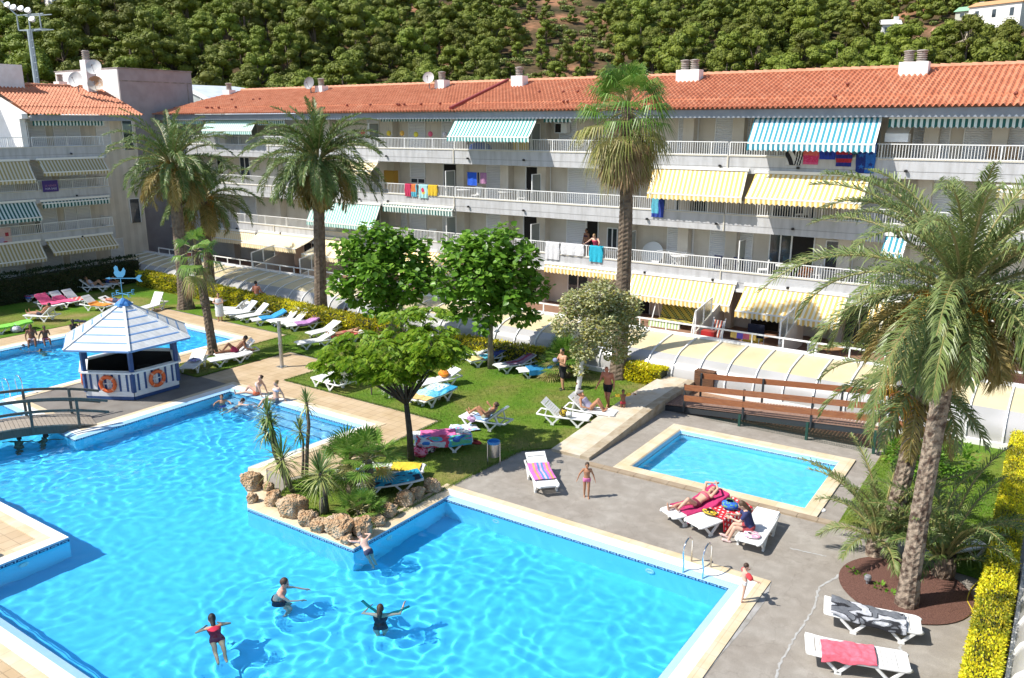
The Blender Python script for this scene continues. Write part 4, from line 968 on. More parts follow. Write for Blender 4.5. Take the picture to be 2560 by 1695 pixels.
for (bx, by), zt, nf, L, seed, lab in (((2192, 1388), .55, 26, 2.5, 21, 'young palm with a spray of upright grey green fronds left of the big trunks'), ((2352, 1440), .6, 28, 2.7, 22, 'young dark palm shaded behind the big trunks beside the right hedge')):
    g = G(bx, by); date_palm('young_palm', lab, g, g + V((0, 0, zt)), .24, .2, nf, L, .40, 52, seed, slv if seed == 21 else std, 42, 0, 1.1, None, .5, None, .016, .2, 2)

def fan_leaf(mb, o, az, el, pet, rad, nseg, mi, R, droop=.25, spread=radians(205), w=.5):
    d = V((cos(az) * cos(el), sin(az) * cos(el), sin(el))); c = V(o) + d * pet + V((0, 0, -droop * pet * .5))
    mb.tube([o, V(o).lerp(c, .5) + V((0, 0, .06)), c], [.02, .016, .012], 4, 2, False)
    s = V((-sin(az), cos(az), 0)); n = s.cross(d)
    for k in range(nseg):
        a = -spread / 2 + spread * (k + .5) / nseg; dd = (d * cos(a) + s * sin(a)).normalized(); l = rad * (1 - .18 * abs(a) / (spread / 2)) * R.uniform(.88, 1.08)
        m = c + dd * l * .58 + n * .03; tip = c + dd * l + V((0, 0, -droop * l * R.uniform(.7, 1.5))); sd = dd.cross(n).normalized() * (rad * spread / nseg * .5 * w)
        mb._a((c, m - sd, tip, m + sd), ((0, 1, 2, 3),), mi)
M_fan = leafmat('fan_palm_leaves', [(0.075, 0.182, 0.022), (0.135, 0.266, 0.036), (0.210, 0.308, 0.060), (0.105, 0.210, 0.036)], .3, .4)
M_fano = leafmat('tired_fan_leaves', [(0.195, 0.225, 0.042), (0.300, 0.285, 0.084), (0.360, 0.300, 0.126)], .25, .5)
def fan_palm(name, label, base, top, r0, r1, nl, pet, rad, seed, skirt=14, nseg=26, emin=-45, flare=1.3, scars=.10, greens=.72, lw=.5):
    R = random.Random(seed); b = V(base); t = V(top) - b; root = thing(name, label, 'palm tree', b); h = t.length; mb = MB(); nv = int(h / .09)
    bow = V((-t.y, t.x, 0)).normalized() * R.uniform(-.12, .12) if t.xy.length > .05 else V((.1, 0, 0))
    def fn(v, u):
        a = u * 2 * pi; k = v * nv; r = (r0 + (r1 - r0) * v) * (1 + (flare - 1) * math.exp(-v * h / .5)); ph = (k * .5 + u * 5) % 1.0; ph2 = (k * .5 - u * 6) % 1.0
        r *= 1 + scars * (max(ph, ph2) - .5) * (1.6 if v > .45 else .7) + .05 * noise.noise((a, v * h * 3, seed)); return t * v + bow * sin(pi * v) + V((cos(a) * r, sin(a) * r, 0))
    mb.grid(fn, nv, 18); mb.build('trunk', M_trk, root); mb = MB()
    for k in range(nl):
        q = (k + .5) / nl; el = radians(78 - (78 - emin) * q + R.gauss(0, 11)); az = k * 2.4 + R.gauss(0, .35)
        fan_leaf(mb, t + V((0, 0, .1 - .35 * q)), az, el, pet * R.uniform(.85, 1.1), rad * R.uniform(.85, 1.1), nseg, 0 if q < greens else 1, R, .34 + .4 * q, radians(205), lw)
    mb.build('crown', [M_fan, M_fano, M_rach], root)
    if skirt:
        mb = MB()
        for k in range(skirt):
            az = k * 2.4; fan_leaf(mb, t + V((cos(az) * r1, sin(az) * r1, -.35 - 1.25 * (k / skirt))), az, radians(-64 + R.gauss(0, 10)), pet * .6, rad * .85, 12, 0, R, .3, radians(110), .5)
        mb.build('dead_leaves', [M_dryf, M_dryf, M_dryf], root)
    return root
g = G(1545, 945); fan_palm('fan_palm', 'very tall fan palm with a shaggy skirt of dead leaves rising past the roof', g, at(1569, 268, g), .34, .21, 66, 1.3, 1.12, 31, 70, 24, -66, 1.35, .16, .58, .36)
g = G(534, 888); fan_palm('fan_palm', 'small bright fan palm on a dark rough trunk beside the far pool', g, at(488, 628, g), .20, .16, 17, .75, .72, 32, 5, 24, -55, 1.2, .28, .85)
def cluster_fan(name, label, bases, seed, nl, pet, rad):
    R = random.Random(seed); b0 = V(bases[0][0]); root = thing(name, label, 'palm', b0)
    for b, h in bases:
        o = V(b) - b0; mb = MB(); tp = o + V((R.uniform(-.15, .15), R.uniform(-.1, .1), h)); mb.tube([o, o.lerp(tp, .5), tp], [.15, .13, .11], 10); mb.build('trunk', M_trk, root); mb = MB()
        for k in range(nl):
            q = (k + .5) / nl; fan_leaf(mb, tp, k * 2.4 + R.gauss(0, .2), radians(80 - 105 * q + R.gauss(0, 7)), pet * R.uniform(.8, 1.15), rad * R.uniform(.85, 1.15), 18, 0 if q < .8 else 1, R, .12, radians(200), .42)
        mb.build('crown', [M_fan, M_fano, M_rach], root)
    return root
cluster_fan('dwarf_fan_palm', 'bushy dwarf fan palm on two short trunks on the planted peninsula', [(G(930, 1245), 1.25), (G(880, 1235), 1.0)], 41, 24, .6, .62)
cluster_fan('dwarf_fan_palm', 'low dark dwarf fan palm at the foot of the taller one by the rocks', [(G(905, 1292), .25)], 42, 26, .42, .42)
cluster_fan('dwarf_fan_palm', 'dark fan palm in the shade of the silver poplar by the pool cover', [(G(1420, 945), .9), (G(1390, 940), .5)], 43, 24, .6, .65)

M_sword = leafmat('yucca_swords', [(0.098, 0.189, 0.039), (0.168, 0.257, 0.065), (0.252, 0.311, 0.117), (0.126, 0.203, 0.065)], .2, .35)
M_swordy = leafmat('yucca_swords_pale', [(0.286, 0.338, 0.091), (0.390, 0.390, 0.156), (0.208, 0.286, 0.078)], .2, .35)
M_ytr = mat('yucca_stem', (.20, .165, .13), .9, (.13, .10, .08), 12, bump=.8)
def yucca(label, stems, seed, group=None):
    R = random.Random(seed); b0 = V(stems[0][0][0]); root = thing('yucca', label, 'yucca', b0, 0, group)
    for path, r, n, L, tone in stems:
        pts = [V(p) - b0 for p in path]; mb = MB(); mb.tube(pts, [r * (1.15 - .4 * k / (len(pts) - 1)) for k in range(len(pts))], 8); mb.build('stem', M_ytr, root, smooth=True)
        mb = MB(); c = pts[-1]
        for k in range(n):
            q = (k + .5) / n; el = radians(88 - 150 * q ** 1.1 + R.gauss(0, 8)); az = k * 2.4 + R.gauss(0, .2); d = V((cos(az) * cos(el), sin(az) * cos(el), sin(el))); l = L * R.uniform(.8, 1.1); s = d.cross(V((0, 0, 1)));
            s = (s.normalized() if s.length > .01 else V((1, 0, 0))) * .02
            a = c + V((0, 0, .08 - .25 * q)); m = a + d * l * .55; tip = a + d * l + V((0, 0, -l * (.08 + .35 * q * R.random())))
            mb._a((a - s * .7, a + s * .7, m + s, m - s, tip), ((0, 1, 2, 3), (3, 2, 4)), 1 if (tone and q > .45) else 0)
        mb.build('leaf_head', [M_sword, M_swordy], root)
    return root
g = G(718, 1212); g2 = G(700, 1205)
yucca('tall yucca with three heads leaning over the water at the tip of the lawn', [([g, at(685, 1130, g), at(672, 1040, g), at(668, 1035, g)], .06, 80, .62, 0), ([g + V((.05, .1, 0)), at(694, 1120, g), at(678, 1060, g)], .055, 60, .5, 0), ([at(690, 1115, g), at(662, 1076, g)], .05, 60, .5, 0)], 51)
g = G(733, 1232); yucca('yucca with a long skirt of pale hanging leaves beside the sandy rocks', [([g, at(716, 1195, g), at(705, 1145, g)], .075, 110, .85, 1)], 52)
g = G(756, 1190); yucca('thin bare stemmed yucca with one small head', [([g, at(758, 1150, g), at(758, 1100, g), at(750, 1075, g)], .04, 60, .5, 0)], 53)
g = G(766, 1192); yucca('tallest slender yucca of the peninsula with a crooked top', [([g, at(768, 1120, g), at(772, 1060, g), at(768, 1020, g), at(766, 1005, g)], .055, 55, .5, 1)], 54)
g = G(818, 1280); yucca('low yucca with a wide green head behind the big rocks', [([g, at(812, 1225, g), at(800, 1182, g)], .06, 120, .8, 1)], 55)
g = G(950, 835); yucca('clump of yuccas behind the feathery tree', [([g, at(945, 790, g), at(943, 765, g)], .07, 90, .8, 0), ([g + V((.6, .4, 0)), at(985, 800, g)], .06, 90, .75, 0), ([g + V((-.5, -.5, 0)), at(935, 825, g)], .06, 80, .75, 0)], 56)
g = G(1012, 830); yucca('yucca with dry flower sprays among the bushes behind the feathery tree', [([g, at(1008, 790, g), at(1005, 770, g)], .07, 80, .7, 1), ([g + V((.6, .2, 0)), at(1040, 775, g)], .06, 80, .65, 0)], 57)

# ================================================================ broadleaved trees
def leaf(mb, p, d, n, l, w, mi=0, shape=0):
    d = d.normalized(); s = d.cross(n)
    s = s.normalized() if s.length > 1e-3 else d.orthogonal().normalized(); n = s.cross(d)
    if shape == 0:    # heart shaped, slightly folded
        mb._a((p, p + d * l * .25 + s * w * .5 + n * l * .06, p + d * l * .6 + s * w * .42 + n * l * .03, p + d * l, p + d * l * .6 - s * w * .42 + n * l * .03, p + d * l * .25 - s * w * .5 + n * l * .06), ((0, 1, 2, 3), (0, 3, 4, 5)), mi)
    else: mb._a((p, p + d * l * .5 + s * w * .5, p + d * l, p + d * l * .5 - s * w * .5), ((0, 1, 2, 3),), mi)
def broadleaf(name, label, base, crowns, trunk, nleaf, ll, lw, m, bark, seed, shape=0, shell=.45, droop=.3, limbs=True, rt=(.13, .08)):
    R = random.Random(seed); b = V(base); root = thing(name, label, 'tree', b); mb = MB()
    pts = [V(p) - b for p in trunk]; k = len(pts); mb.tube(pts, [rt[0] * (1.35 if i == 0 else 1) + (rt[1] - rt[0]) * i / (k - 1) for i in range(k)], 10)
    if limbs:
        for c, r in crowns:
            c = V(c) - b; st = pts[-1].lerp(pts[-2], R.random() * .5); md = st.lerp(c, .5) + V((R.gauss(0, .1), R.gauss(0, .1), .1)); mb.tube([st, md, c, c + V((R.gauss(0, r[0] * .4), R.gauss(0, r[1] * .4), r[2] * .5))], [rt[1] * .7, rt[1] * .45, .025, .008], 6)
    mb.build('trunk', bark, root, smooth=True)
    if not shape:                                               # break each mass into ragged smaller sprays
        sub = []
        for c, r in crowns:
            sub.append((V(c), (r[0] * .72,) * 3))
            for _ in range(6):
                q = V((R.gauss(0, 1), R.gauss(0, 1), R.gauss(0, .8))).normalized(); s_ = R.uniform(.26, .46) * r[0]; sub.append((V(c) + q * r[0] * R.uniform(.75, 1.12), (s_, s_, s_ * .7)))
        crowns = sub
    mb = MB(); tot = sum(r[0] * r[1] * r[2] for _, r in crowns)
    for c, r in crowns:
        c = V(c) - b
        for _ in range(int(nleaf * r[0] * r[1] * r[2] / tot)):
            d = V((R.gauss(0, 1), R.gauss(0, 1), R.gauss(0, 1))).normalized(); q = shell + (1 - shell) * R.random() ** .5 + R.gauss(0, .05); p = c + V((d.x * r[0], d.y * r[1], d.z * r[2])) * q
            out = (V((d.x, d.y, d.z * .5)) + V((R.gauss(0, .5), R.gauss(0, .5), -droop + R.gauss(0, .3)))); nor = V((R.gauss(0, .4) + d.x * .5, R.gauss(0, .4) + d.y * .5, .9)); s = R.uniform(.7, 1.2)
            leaf(mb, p, out, nor, ll * s, lw * s, 0, shape)
    mb.build('crown', m, root); return root
M_paul = leafmat('large_green_leaves', [(0.083, 0.205, 0.018), (0.137, 0.287, 0.025), (0.212, 0.378, 0.043), (0.101, 0.230, 0.020)], .35, .4)
M_pbark = mat('smooth_grey_bark', (.24, .20, .16), .85, (.15, .12, .09), 6, bump=.6)
def lobes(g, l, rs):
    return [(at(x, y, V(g) + _fw * dd), (r, r, r * .85)) for (x, y, dd), r in zip(l, rs)]
g = G(1228, 922)
cw = lobes(g, [(1150, 640, 0), (1230, 620, .3), (1310, 650, .4), (1340, 720, .2), (1120, 710, -.2), (1200, 700, -.8), (1280, 740, -.7), (1220, 780, -.2), (1160, 770, .3), (1300, 790, .5), (1240, 690, .9)], [1.0, 1.1, .95, .75, .8, 1.1, .95, .8, .75, .65, 1.1])
broadleaf('catalpa_tree', 'large leaved tree with dark green crown and clear slim trunk in the lawn', g, cw, [g, at(1226, 860, g), at(1228, 800, g), at(1232, 745, g)], 4600, .30, .25, M_paul, M_pbark, 61)
g = G(985, 890) + V((0, 1.2, 0))
cw = lobes(g, [(890, 640, 0), (960, 620, .3), (1030, 640, .4), (1070, 690, .2), (860, 700, -.2), (940, 700, -.8), (1020, 720, -.7), (960, 760, -.2), (890, 740, .3)], [1.0, 1.15, 1.05, .8, .8, 1.1, .95, .8, .7])
broadleaf('catalpa_tree', 'large leaved tree before the cream awnings, its trunk hidden by yuccas', g, cw, [g, at(984, 840, g), at(975, 760, g)], 4200, .30, .25, M_paul, M_pbark, 62)
M_pop = leafmat('silver_poplar_leaves', [(0.215, 0.265, 0.089), (0.349, 0.380, 0.168), (0.645, 0.632, 0.396), (0.269, 0.278, 0.069), (0.457, 0.380, 0.099)], .3, .5)
M_wbark = mat('white_poplar_bark', (.62, .61, .58), .8, (.16, .14, .12), 4, 8, .62, .72, .4, stretch=(1, 1, 2.2))
g = G(1440, 1032)
cw = lobes(g, [(1500, 740, 0), (1440, 760, .2), (1560, 770, .2), (1410, 810, -.1), (1500, 820, -.4), (1580, 830, .2), (1460, 870, -.2), (1540, 880, .1), (1520, 780, .6), (1450, 920, 0)], [.72, .62, .68, .5, .75, .5, .55, .5, .7, .3])
broadleaf('poplar_tree', 'silvery leaved young poplar with a white trunk growing between two sunbeds', g, cw, [g, at(1446, 970, g), at(1456, 900, g), at(1470, 840, g)], 11000, .12, .10, M_pop, M_wbark, 63, 1, .25, .1, True, (.115, .07))
# feathery silk tree: each leaf a drooping spray of leaflets
M_alb = leafmat('feathery_leaflets', [(0.104, 0.230, 0.012), (0.175, 0.310, 0.017), (0.280, 0.385, 0.025), (0.140, 0.262, 0.014)], .35, .45)
M_dbark = mat('dark_bark', (.055, .045, .035), .9, (.03, .025, .02), 9, bump=.6)
def silk_tree():
    R = random.Random(64); g = G(1028, 1152); root = thing('silk_tree', 'feathery leaved silk tree with dark slim trunk and flat spreading crown', 'tree', g)
    cs = lobes(g, [(850, 880, .1), (900, 845, .5), (960, 870, -.3), (1010, 900, -.7), (1020, 830, .8), (1080, 830, .5), (1110, 880, 0), (1060, 900, -.4), (930, 930, -.6), (1000, 790, 1.3), (1070, 780, 1.3), (1090, 900, .1), (870, 930, .1), (1040, 930, .2), (985, 940, -.4), (825, 905, .2), (1135, 870, .3), (960, 925, -.9), (900, 900, -.8), (1080, 860, -.5)], [.75, .75, .8, .8, .8, .8, .65, .7, .7, .7, .7, .5, .5, .45, .55, .5, .45, .7, .7, .7])
    mb = MB(); mid = at(1016, 1010, g) - g; mb.tube([V((0, 0, 0)), at(1024, 1080, g) - g, mid], [.12, .10, .085], 10)
    for c, r in cs: mb.tube([mid, mid.lerp(V(c) - g, .55) + V((0, 0, .12)), V(c) - g], [.05, .03, .01], 6)
    mb.build('trunk', M_dbark, root, smooth=True); mb = MB()
    for c, r in cs:
        c = V(c) - g
        for _ in range(66):
            d = V((R.gauss(0, 1), R.gauss(0, 1), abs(R.gauss(0, .6)))).normalized(); p = c + V((d.x * r[0], d.y * r[1], d.z * r[2] * .5 - .1)) * R.uniform(.35, 1)
            az = atan2(d.y, d.x) + R.gauss(0, .7); L = R.uniform(.28, .42); dv = V((cos(az), sin(az), 0)); sd = V((-sin(az), cos(az), 0))
            for k in range(8):                                  # pinnae along the drooping stalk
                t = (k + 1) / 8; q = p + dv * L * t * .85 + V((0, 0, .05 * sin(pi * t) - .30 * L * t * t))
                for s in (-1, 1):
                    e = (sd * s * .8 + dv * .5 + V((0, 0, -.55 + R.gauss(0, .15)))).normalized(); l = .20 * R.uniform(.8, 1.15) * sin(pi * (.2 + .65 * t)); w = (dv - e * dv.dot(e)).normalized() * .034
                    mb._a((q, q + e * l * .5 + w, q + e * l, q + e * l * .5 - w), ((0, 1, 2, 3),))
    mb.build('crown', M_alb, root)
silk_tree()
# low shrubs
def shrub(name, label, base, lob, n, l, m, seed, cat='shrub', stem=None):
    R = random.Random(seed); b = V(base); root = thing(name, label, cat, b); mb = MB(); mb.tube([(0, 0, 0), (.02, .02, lob[0][0][2])], [.03, .02], 6)
    if stem: mb.tube([(0, 0, 0)] + stem, [.03] * (len(stem) + 1), 6)
    mb.build('stem', M_bark, root); mb = MB()
    for c, r in lob: 
        for _ in range(int(n / len(lob))):
            d = V((R.gauss(0, 1), R.gauss(0, 1), R.gauss(0, 1))).normalized(); leaf(mb, V(c) + V((d.x * r[0], d.y * r[1], d.z * r[2])) * (.4 + .6 * R.random()), d + V((0, 0, .3)), V((R.gauss(0, .5), R.gauss(0, .5), 1)), l * R.uniform(.7, 1.2), l * .55, R.randrange(len(m)), 1)
    mb.build('foliage', m, root); return root
M_wfl = leafmat('white_petals', [(.75, .74, .68), (.62, .6, .5)], .2, .5)
shrub('flowering_shrub', 'low shrub dotted with white flowers under the silk tree', G(978, 992), [((0, 0, .45), (.5, .5, .4)), ((.35, .2, .4), (.4, .4, .35))], 900, .12, [M_paul, M_paul, M_wfl], 71)
shrub('sapling', 'thin pale stemmed sapling beside the silk tree', G(929, 988), [((.05, 0, 1.5), (.35, .35, .3)), ((-.1, 0, 1.75), (.3, .3, .25))], 240, .14, [M_paul], 72, 'sapling', [V((.03, 0, .7)), V((.0, 0, 1.6))])
shrub('flowering_shrub', 'pink and white flowering bushes behind the feathery tree', G(985, 862), [((0, 0, .5), (.7, .5, .45)), ((.8, .1, .5), (.6, .5, .45)), ((-.7, 0, .4), (.5, .4, .35))], 1100, .13, [M_paul, M_paul, leafmat('pink_petals', [(.6, .2, .22), (.7, .4, .4)], .2)], 73)
shrub('grass_tuft', 'tuft of tall grass beside the end of the wooden ramp', G(1760, 945) + V((0, .4, 0)), [((0, 0, .5), (.35, .35, .55))], 420, .34, [M_sword], 74, 'grass tuft')
shrub('shrub', 'dark green bush in the shade under the end of the wooden ramp', G(2300, 1185), [((0, 0, .6), (.7, .7, .6)), ((.9, .3, .6), (.7, .6, .6)), ((-.7, .5, .5), (.6, .6, .5))], 1500, .15, [M_paul], 75)
shrub('weed', 'small green weeds sprouting in the red mulch', G(2200, 1475), [((0, 0, .08), (.12, .12, .08)), ((.25, -.2, .08), (.12, .12, .08)), ((-.5, .35, .05), (.1, .1, .06)), ((-.8, .5, .05), (.1, .1, .06))], 70, .12, [M_paul], 76, 'weeds')
# hedges
M_hy = leafmat('yellow_hedge_leaves', [(0.585, 0.479, 0.020), (0.850, 0.693, 0.026), (0.850, 0.850, 0.040), (0.390, 0.426, 0.020), (0.850, 0.745, 0.026)], .25, .45)
M_hg = leafmat('yellow_green_hedge_leaves', [(0.217, 0.253, 0.017), (0.400, 0.372, 0.024), (0.600, 0.475, 0.030), (0.133, 0.194, 0.014), (0.283, 0.297, 0.022)], .25, .45)
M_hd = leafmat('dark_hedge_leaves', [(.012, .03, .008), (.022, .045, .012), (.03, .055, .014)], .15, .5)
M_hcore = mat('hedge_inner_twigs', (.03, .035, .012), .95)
def hedge(label, pts, w, h, n, l, m, seed, top_bias=None):
    R = random.Random(seed); b = V((*pts[0], 0)); root = thing('hedge', label, 'hedge', b); P_ = [V((*p, 0)) - b for p in pts]; mb = MB()
    for p, q in zip(P_, P_[1:]):
        d = (q - p).normalized(); mb.box((p + q) / 2 + V((0, 0, h * .44)), ((q - p).length, w * .72, h * .86), atan2(d.y, d.x))
    mb.build('core', M_hcore, root); mb = MB(); tot = sum((q - p).length for p, q in zip(P_, P_[1:]))
    for p, q in zip(P_, P_[1:]):
        L = (q - p).length; d = (q - p) / L; s = V((-d.y, d.x, 0))
        for _ in range(int(n * L / tot)):
            t = R.random() * L; f = R.random(); wob = .06 * noise.noise((t * 1.3, seed, 1)) + .04 * noise.noise((t * 4, seed, 4))
            if f < w / (w + 2 * h): c = p + d * t + s * (R.random() - .5) * w + V((0, 0, h + wob + R.gauss(0, .03))); o = V((0, 0, 1))
            else:
                sg = R.choice((-1, 1)); c = p + d * t + s * sg * (w / 2 + wob + R.gauss(0, .025)) + V((0, 0, R.random() * h)); o = s * sg
            dv = o + V((R.gauss(0, .6), R.gauss(0, .6), R.gauss(0, .4) + .2)); mi = 0
            if len(m) > 1: mi = 1 if noise.noise((c.x * 1.1 + seed, c.y * 1.1, c.z * 2)) + R.gauss(0, .12) + (top_bias or 0) * (h - c.z) > .12 else 0
            leaf(mb, c, dv, V((R.gauss(0, 1), R.gauss(0, 1), R.gauss(0, 1))), l * R.uniform(.7, 1.25), l * .55, mi, 1)
    mb.build('foliage', m, root); return root
hedge('clipped yellow green hedge along the long pool cover behind the palms', [(-51.8, 31.35), (-45, 30.9), (-38, 30.3), (-32.5, 29.9), (-27.6, 29.75)], .75, .95, 24000, .12, [M_hg, M_hy, M_paul], 81, -.05)
hedge('hedge in tree shade behind the three sunbeds with towels', [(-24.6, 29.9), (-20.5, 30.0), (-17.2, 30.25)], .7, .8, 7500, .11, [M_hg, M_hy], 82)
hedge('short bright yellow hedge between the tall fan palm and the ramp', [(-15.0, 30.75), (-13.3, 30.65)], .6, .72, 3200, .11, [M_hy, M_hg], 83)
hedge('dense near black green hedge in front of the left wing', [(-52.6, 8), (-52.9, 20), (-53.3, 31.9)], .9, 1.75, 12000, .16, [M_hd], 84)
hedge('tall brilliant yellow hedge down the right edge of the terrace', [(-.29, 14.2), (-.33, 20), (-.50, 30.2)], .52, .9, 52000, .06, [M_hy, M_hg], 85, -.18)
# ================================================================ lifeguard kiosk
M_navy = mat('navy_paint', (.018, .06, .19), .45, (.03, .08, .23), 4); M_wboard = mat('white_painted_boards', (.80, .81, .82), .5, (.70, .71, .72), 5, stretch=(1, 1, 6))
M_bluew = mat('pale_blue_paint', (.14, .27, .50), .5, (.17, .30, .54), 4); M_roofw = mat('white_corrugated_roof', (.80, .80, .78), .5, (.66, .66, .64), 3, 7); M_blue = mat('bright_blue_paint', (.05, .20, .50), .45)
KC = (-31.5, 18.12); kio = thing('lifeguard_kiosk', 'hexagonal blue and white striped kiosk with pointed boarded roof and rooster weathervane', 'kiosk', (*KC, .03))
KR, EA, EZ, AZ = 1.93, 2.62, 2.14, 3.5
def hx(k, r, z): a = radians(-30 + 60 * k); return V((r * cos(a), r * sin(a), z))
for k in range(6):
    a, b = hx(k, KR, 0), hx(k + 1, KR, 0); d = (b - a).normalized(); n = V((d.y, -d.x, 0)); L = (b - a).length; rz = atan2(d.y, d.x)
    mb = MB(); mb.box((a + b) / 2 + V((0, 0, .6)), (L - .1, .05, .98), rz, 0); mb.box((a + b) / 2 + n * .03 + V((0, 0, .06)), (L, .05, .14), rz, 1); mb.box((a + b) / 2 + n * .035 + V((0, 0, .23)), (L, .04, .2), rz, 0)
    for j in range(6): mb.box(a + d * (.22 + j * (L - .44) / 5) + n * .03 + V((0, 0, .68)), (.085, .02, .68), rz, 1)
    mb.box((a + b) / 2 + n * .06 + V((0, 0, 1.12)), (L + .12, .3, .06), rz, 0); mb.build('side_panel', [M_wboard, M_navy], kio)
    mb = MB(); mb.bar(hx(k, KR + .02, 0.3), hx(k, KR + .02, EZ + .22), .14, .14); mb.build('post', M_navy, kio)
    mb = MB(); R_ = 36                                          # one facet of the roof: ribbed boards, every seventh one blue
    for j in range(R_):
        t0, t1 = j / R_, (j + (1.12 if j % 6 == 5 else .8)) / R_; P4 = []
        for t in (t0, t1):
            r = EA * (1 - t) + .12 * t; z = EZ + (AZ - EZ) * t
            P4.append((hx(k, r, z), hx(k + 1, r, z)))
        up = V((0, 0, .026 if j % 6 == 5 else .02)); mi = 1 if j % 6 == 5 else 0
        mb.quad(P4[0][0] + up, P4[0][1] + up, P4[1][1] + up, P4[1][0] + up, mi); mb.quad(P4[0][0] - up * .5, P4[0][1] - up * .5, P4[0][1] + up, P4[0][0] + up, mi)
    q = [hx(k, EA, EZ - .01), hx(k + 1, EA, EZ - .01), hx(k + 1, .12, AZ - .01), hx(k, .12, AZ - .01)]; mb.quad(*q, 0); mb.bar(hx(k, EA + .01, EZ - .02), hx(k + 1, EA + .01, EZ - .02), .05, .07, 1)
    ro = mb.build('roof', [M_roofw, M_bluew], kio)
    mb = MB(); mb.bar(hx(k, EA + .03, EZ + .02), hx(k, .1, AZ + .05), .09, .05); mb.build('hip_batten', M_roofw, ro)
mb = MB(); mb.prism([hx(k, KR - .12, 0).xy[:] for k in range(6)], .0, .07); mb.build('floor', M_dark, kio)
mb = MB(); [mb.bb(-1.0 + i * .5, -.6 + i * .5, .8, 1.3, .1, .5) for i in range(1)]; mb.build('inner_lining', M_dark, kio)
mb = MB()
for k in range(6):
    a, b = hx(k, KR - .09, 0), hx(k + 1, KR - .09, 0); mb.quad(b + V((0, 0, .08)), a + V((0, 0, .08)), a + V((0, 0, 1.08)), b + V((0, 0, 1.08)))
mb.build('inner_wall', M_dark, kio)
mb = MB(); mb.lathe([(.36, 0), (.30, .10), (.12, .24), (.03, .30)], 6, (0, 0, AZ - .05)); mb.build('roof_cap', M_blue, kio)
M_vane = mat('weathervane_blue', (.10, .36, .58), .5); mb = MB(); mb.tube([(0, 0, AZ), (0, 0, AZ + 1.05)], .018, 6); vn = mb.build('weathervane', M_vane, kio)
mb = MB(); e = _rt; mb.bar(e * -.42 + V((0, 0, AZ + 1.05)), e * .62 + V((0, 0, AZ + 1.05)), .025, .025); c = e * .72 + V((0, 0, AZ + 1.05)); u = V((0, 0, 1))
for s in (1, -1): mb._a([c - e * .14, c + e * .02 + u * .14 * s, c + e * .16 + u * .14 * s, c + e * .06], ((0, 1, 2, 3),))
mb._a([e * -.42 + u * (AZ + 1.0), e * -.62 + u * (AZ + 1.05), e * -.42 + u * (AZ + 1.1)], ((0, 1, 2),)); mb.build('arrow', M_vane, vn)
mb = MB(); ro_ = [(-.12, 1.34), (.10, 1.34), (.20, 1.46), (.24, 1.62), (.17, 1.74), (.10, 1.62), (.02, 1.56), (-.05, 1.62), (-.06, 1.76), (-.14, 1.82), (-.22, 1.74), (-.20, 1.62), (-.24, 1.52), (-.2, 1.42)]
f = [e * x + u * (AZ + z - .25) + _fw * .012 for x, z in ro_]; g_ = [p - _fw * .024 for p in f]; nn = len(f); mb._a(f + g_, [tuple(range(nn)), tuple(range(nn, 2 * nn))[::-1]] + [(i, nn + i, nn + (i + 1) % nn, (i + 1) % nn) for i in range(nn)]); mb.build('rooster', M_vane, vn)
mb = MB()
for aa, s in ((0, 'E'), (1, 'N'), (2, 'W'), (3, 'S')):
    d = V((cos(aa * pi / 2), sin(aa * pi / 2), 0)); mb.bar(u * (AZ + .42), d * .42 + u * (AZ + .42), .02, .02); c = d * .42 + u * (AZ + .42)
    mb.bar(c - u * .09, c + u * .09, .022, .022); mb.bar(c + u * .09 - e * .01, c + u * .09 + e * .1, .02, .02); mb.bar(c - u * .09 - e * .01, c - u * .09 + e * .1, .02, .02); mb.bar(c, c + e * .08, .02, .02)
mb.build('compass_arms', M_vane, vn)
M_orange = mat('orange_buoy', (.72, .11, .02), .45, (.80, .15, .03), 3)
def lifebuoy(k, side, lab):
    a, b = hx(k, KR, 0), hx(k + 1, KR, 0); c = (a + b) / 2 + V((*KC, .03 + .66)); d = (b - a).normalized(); n = V((d.y, -d.x, 0)); M = n.to_track_quat('Z', 'Y').to_matrix()
    t = thing('lifebuoy', lab, 'lifebuoy', c + n * .13, 0, 'lifebuoys on the kiosk'); mb = MB(); mb.tube([M @ V((cos(i * pi / 12) * .29, sin(i * pi / 12) * .29, 0)) for i in range(25)], .075, 10, 0, False); ring = mb.build('ring', M_orange, t, smooth=True)
    for j in range(4):
        w = j * pi / 2 + .785; mb = MB(); mb.tube([M @ V((cos(w + q) * .29, sin(w + q) * .29, 0)) for q in (-.09, 0, .09)], .079, 10); mb.build('band', mat('buoy_band', (.78, .35, .22), .5), t)
    mb = MB(); mb.bar(M @ V((-.22, 0, -.05)), M @ V((.22, 0, -.05)), .04, .03); mb.bar(M @ V((0, -.2, -.05)), M @ V((0, .2, -.05)), .03, .03); mb.build('holder', M_rail, t)
    return t
lifebuoy(5, 0, 'orange lifebuoy on the kiosk panel facing the footbridge'); lifebuoy(0, 0, 'orange lifebuoy on the kiosk panel facing the two seated women'); lifebuoy(4, 0, 'orange lifebuoy seen edge on at the kiosk side toward the far pool')

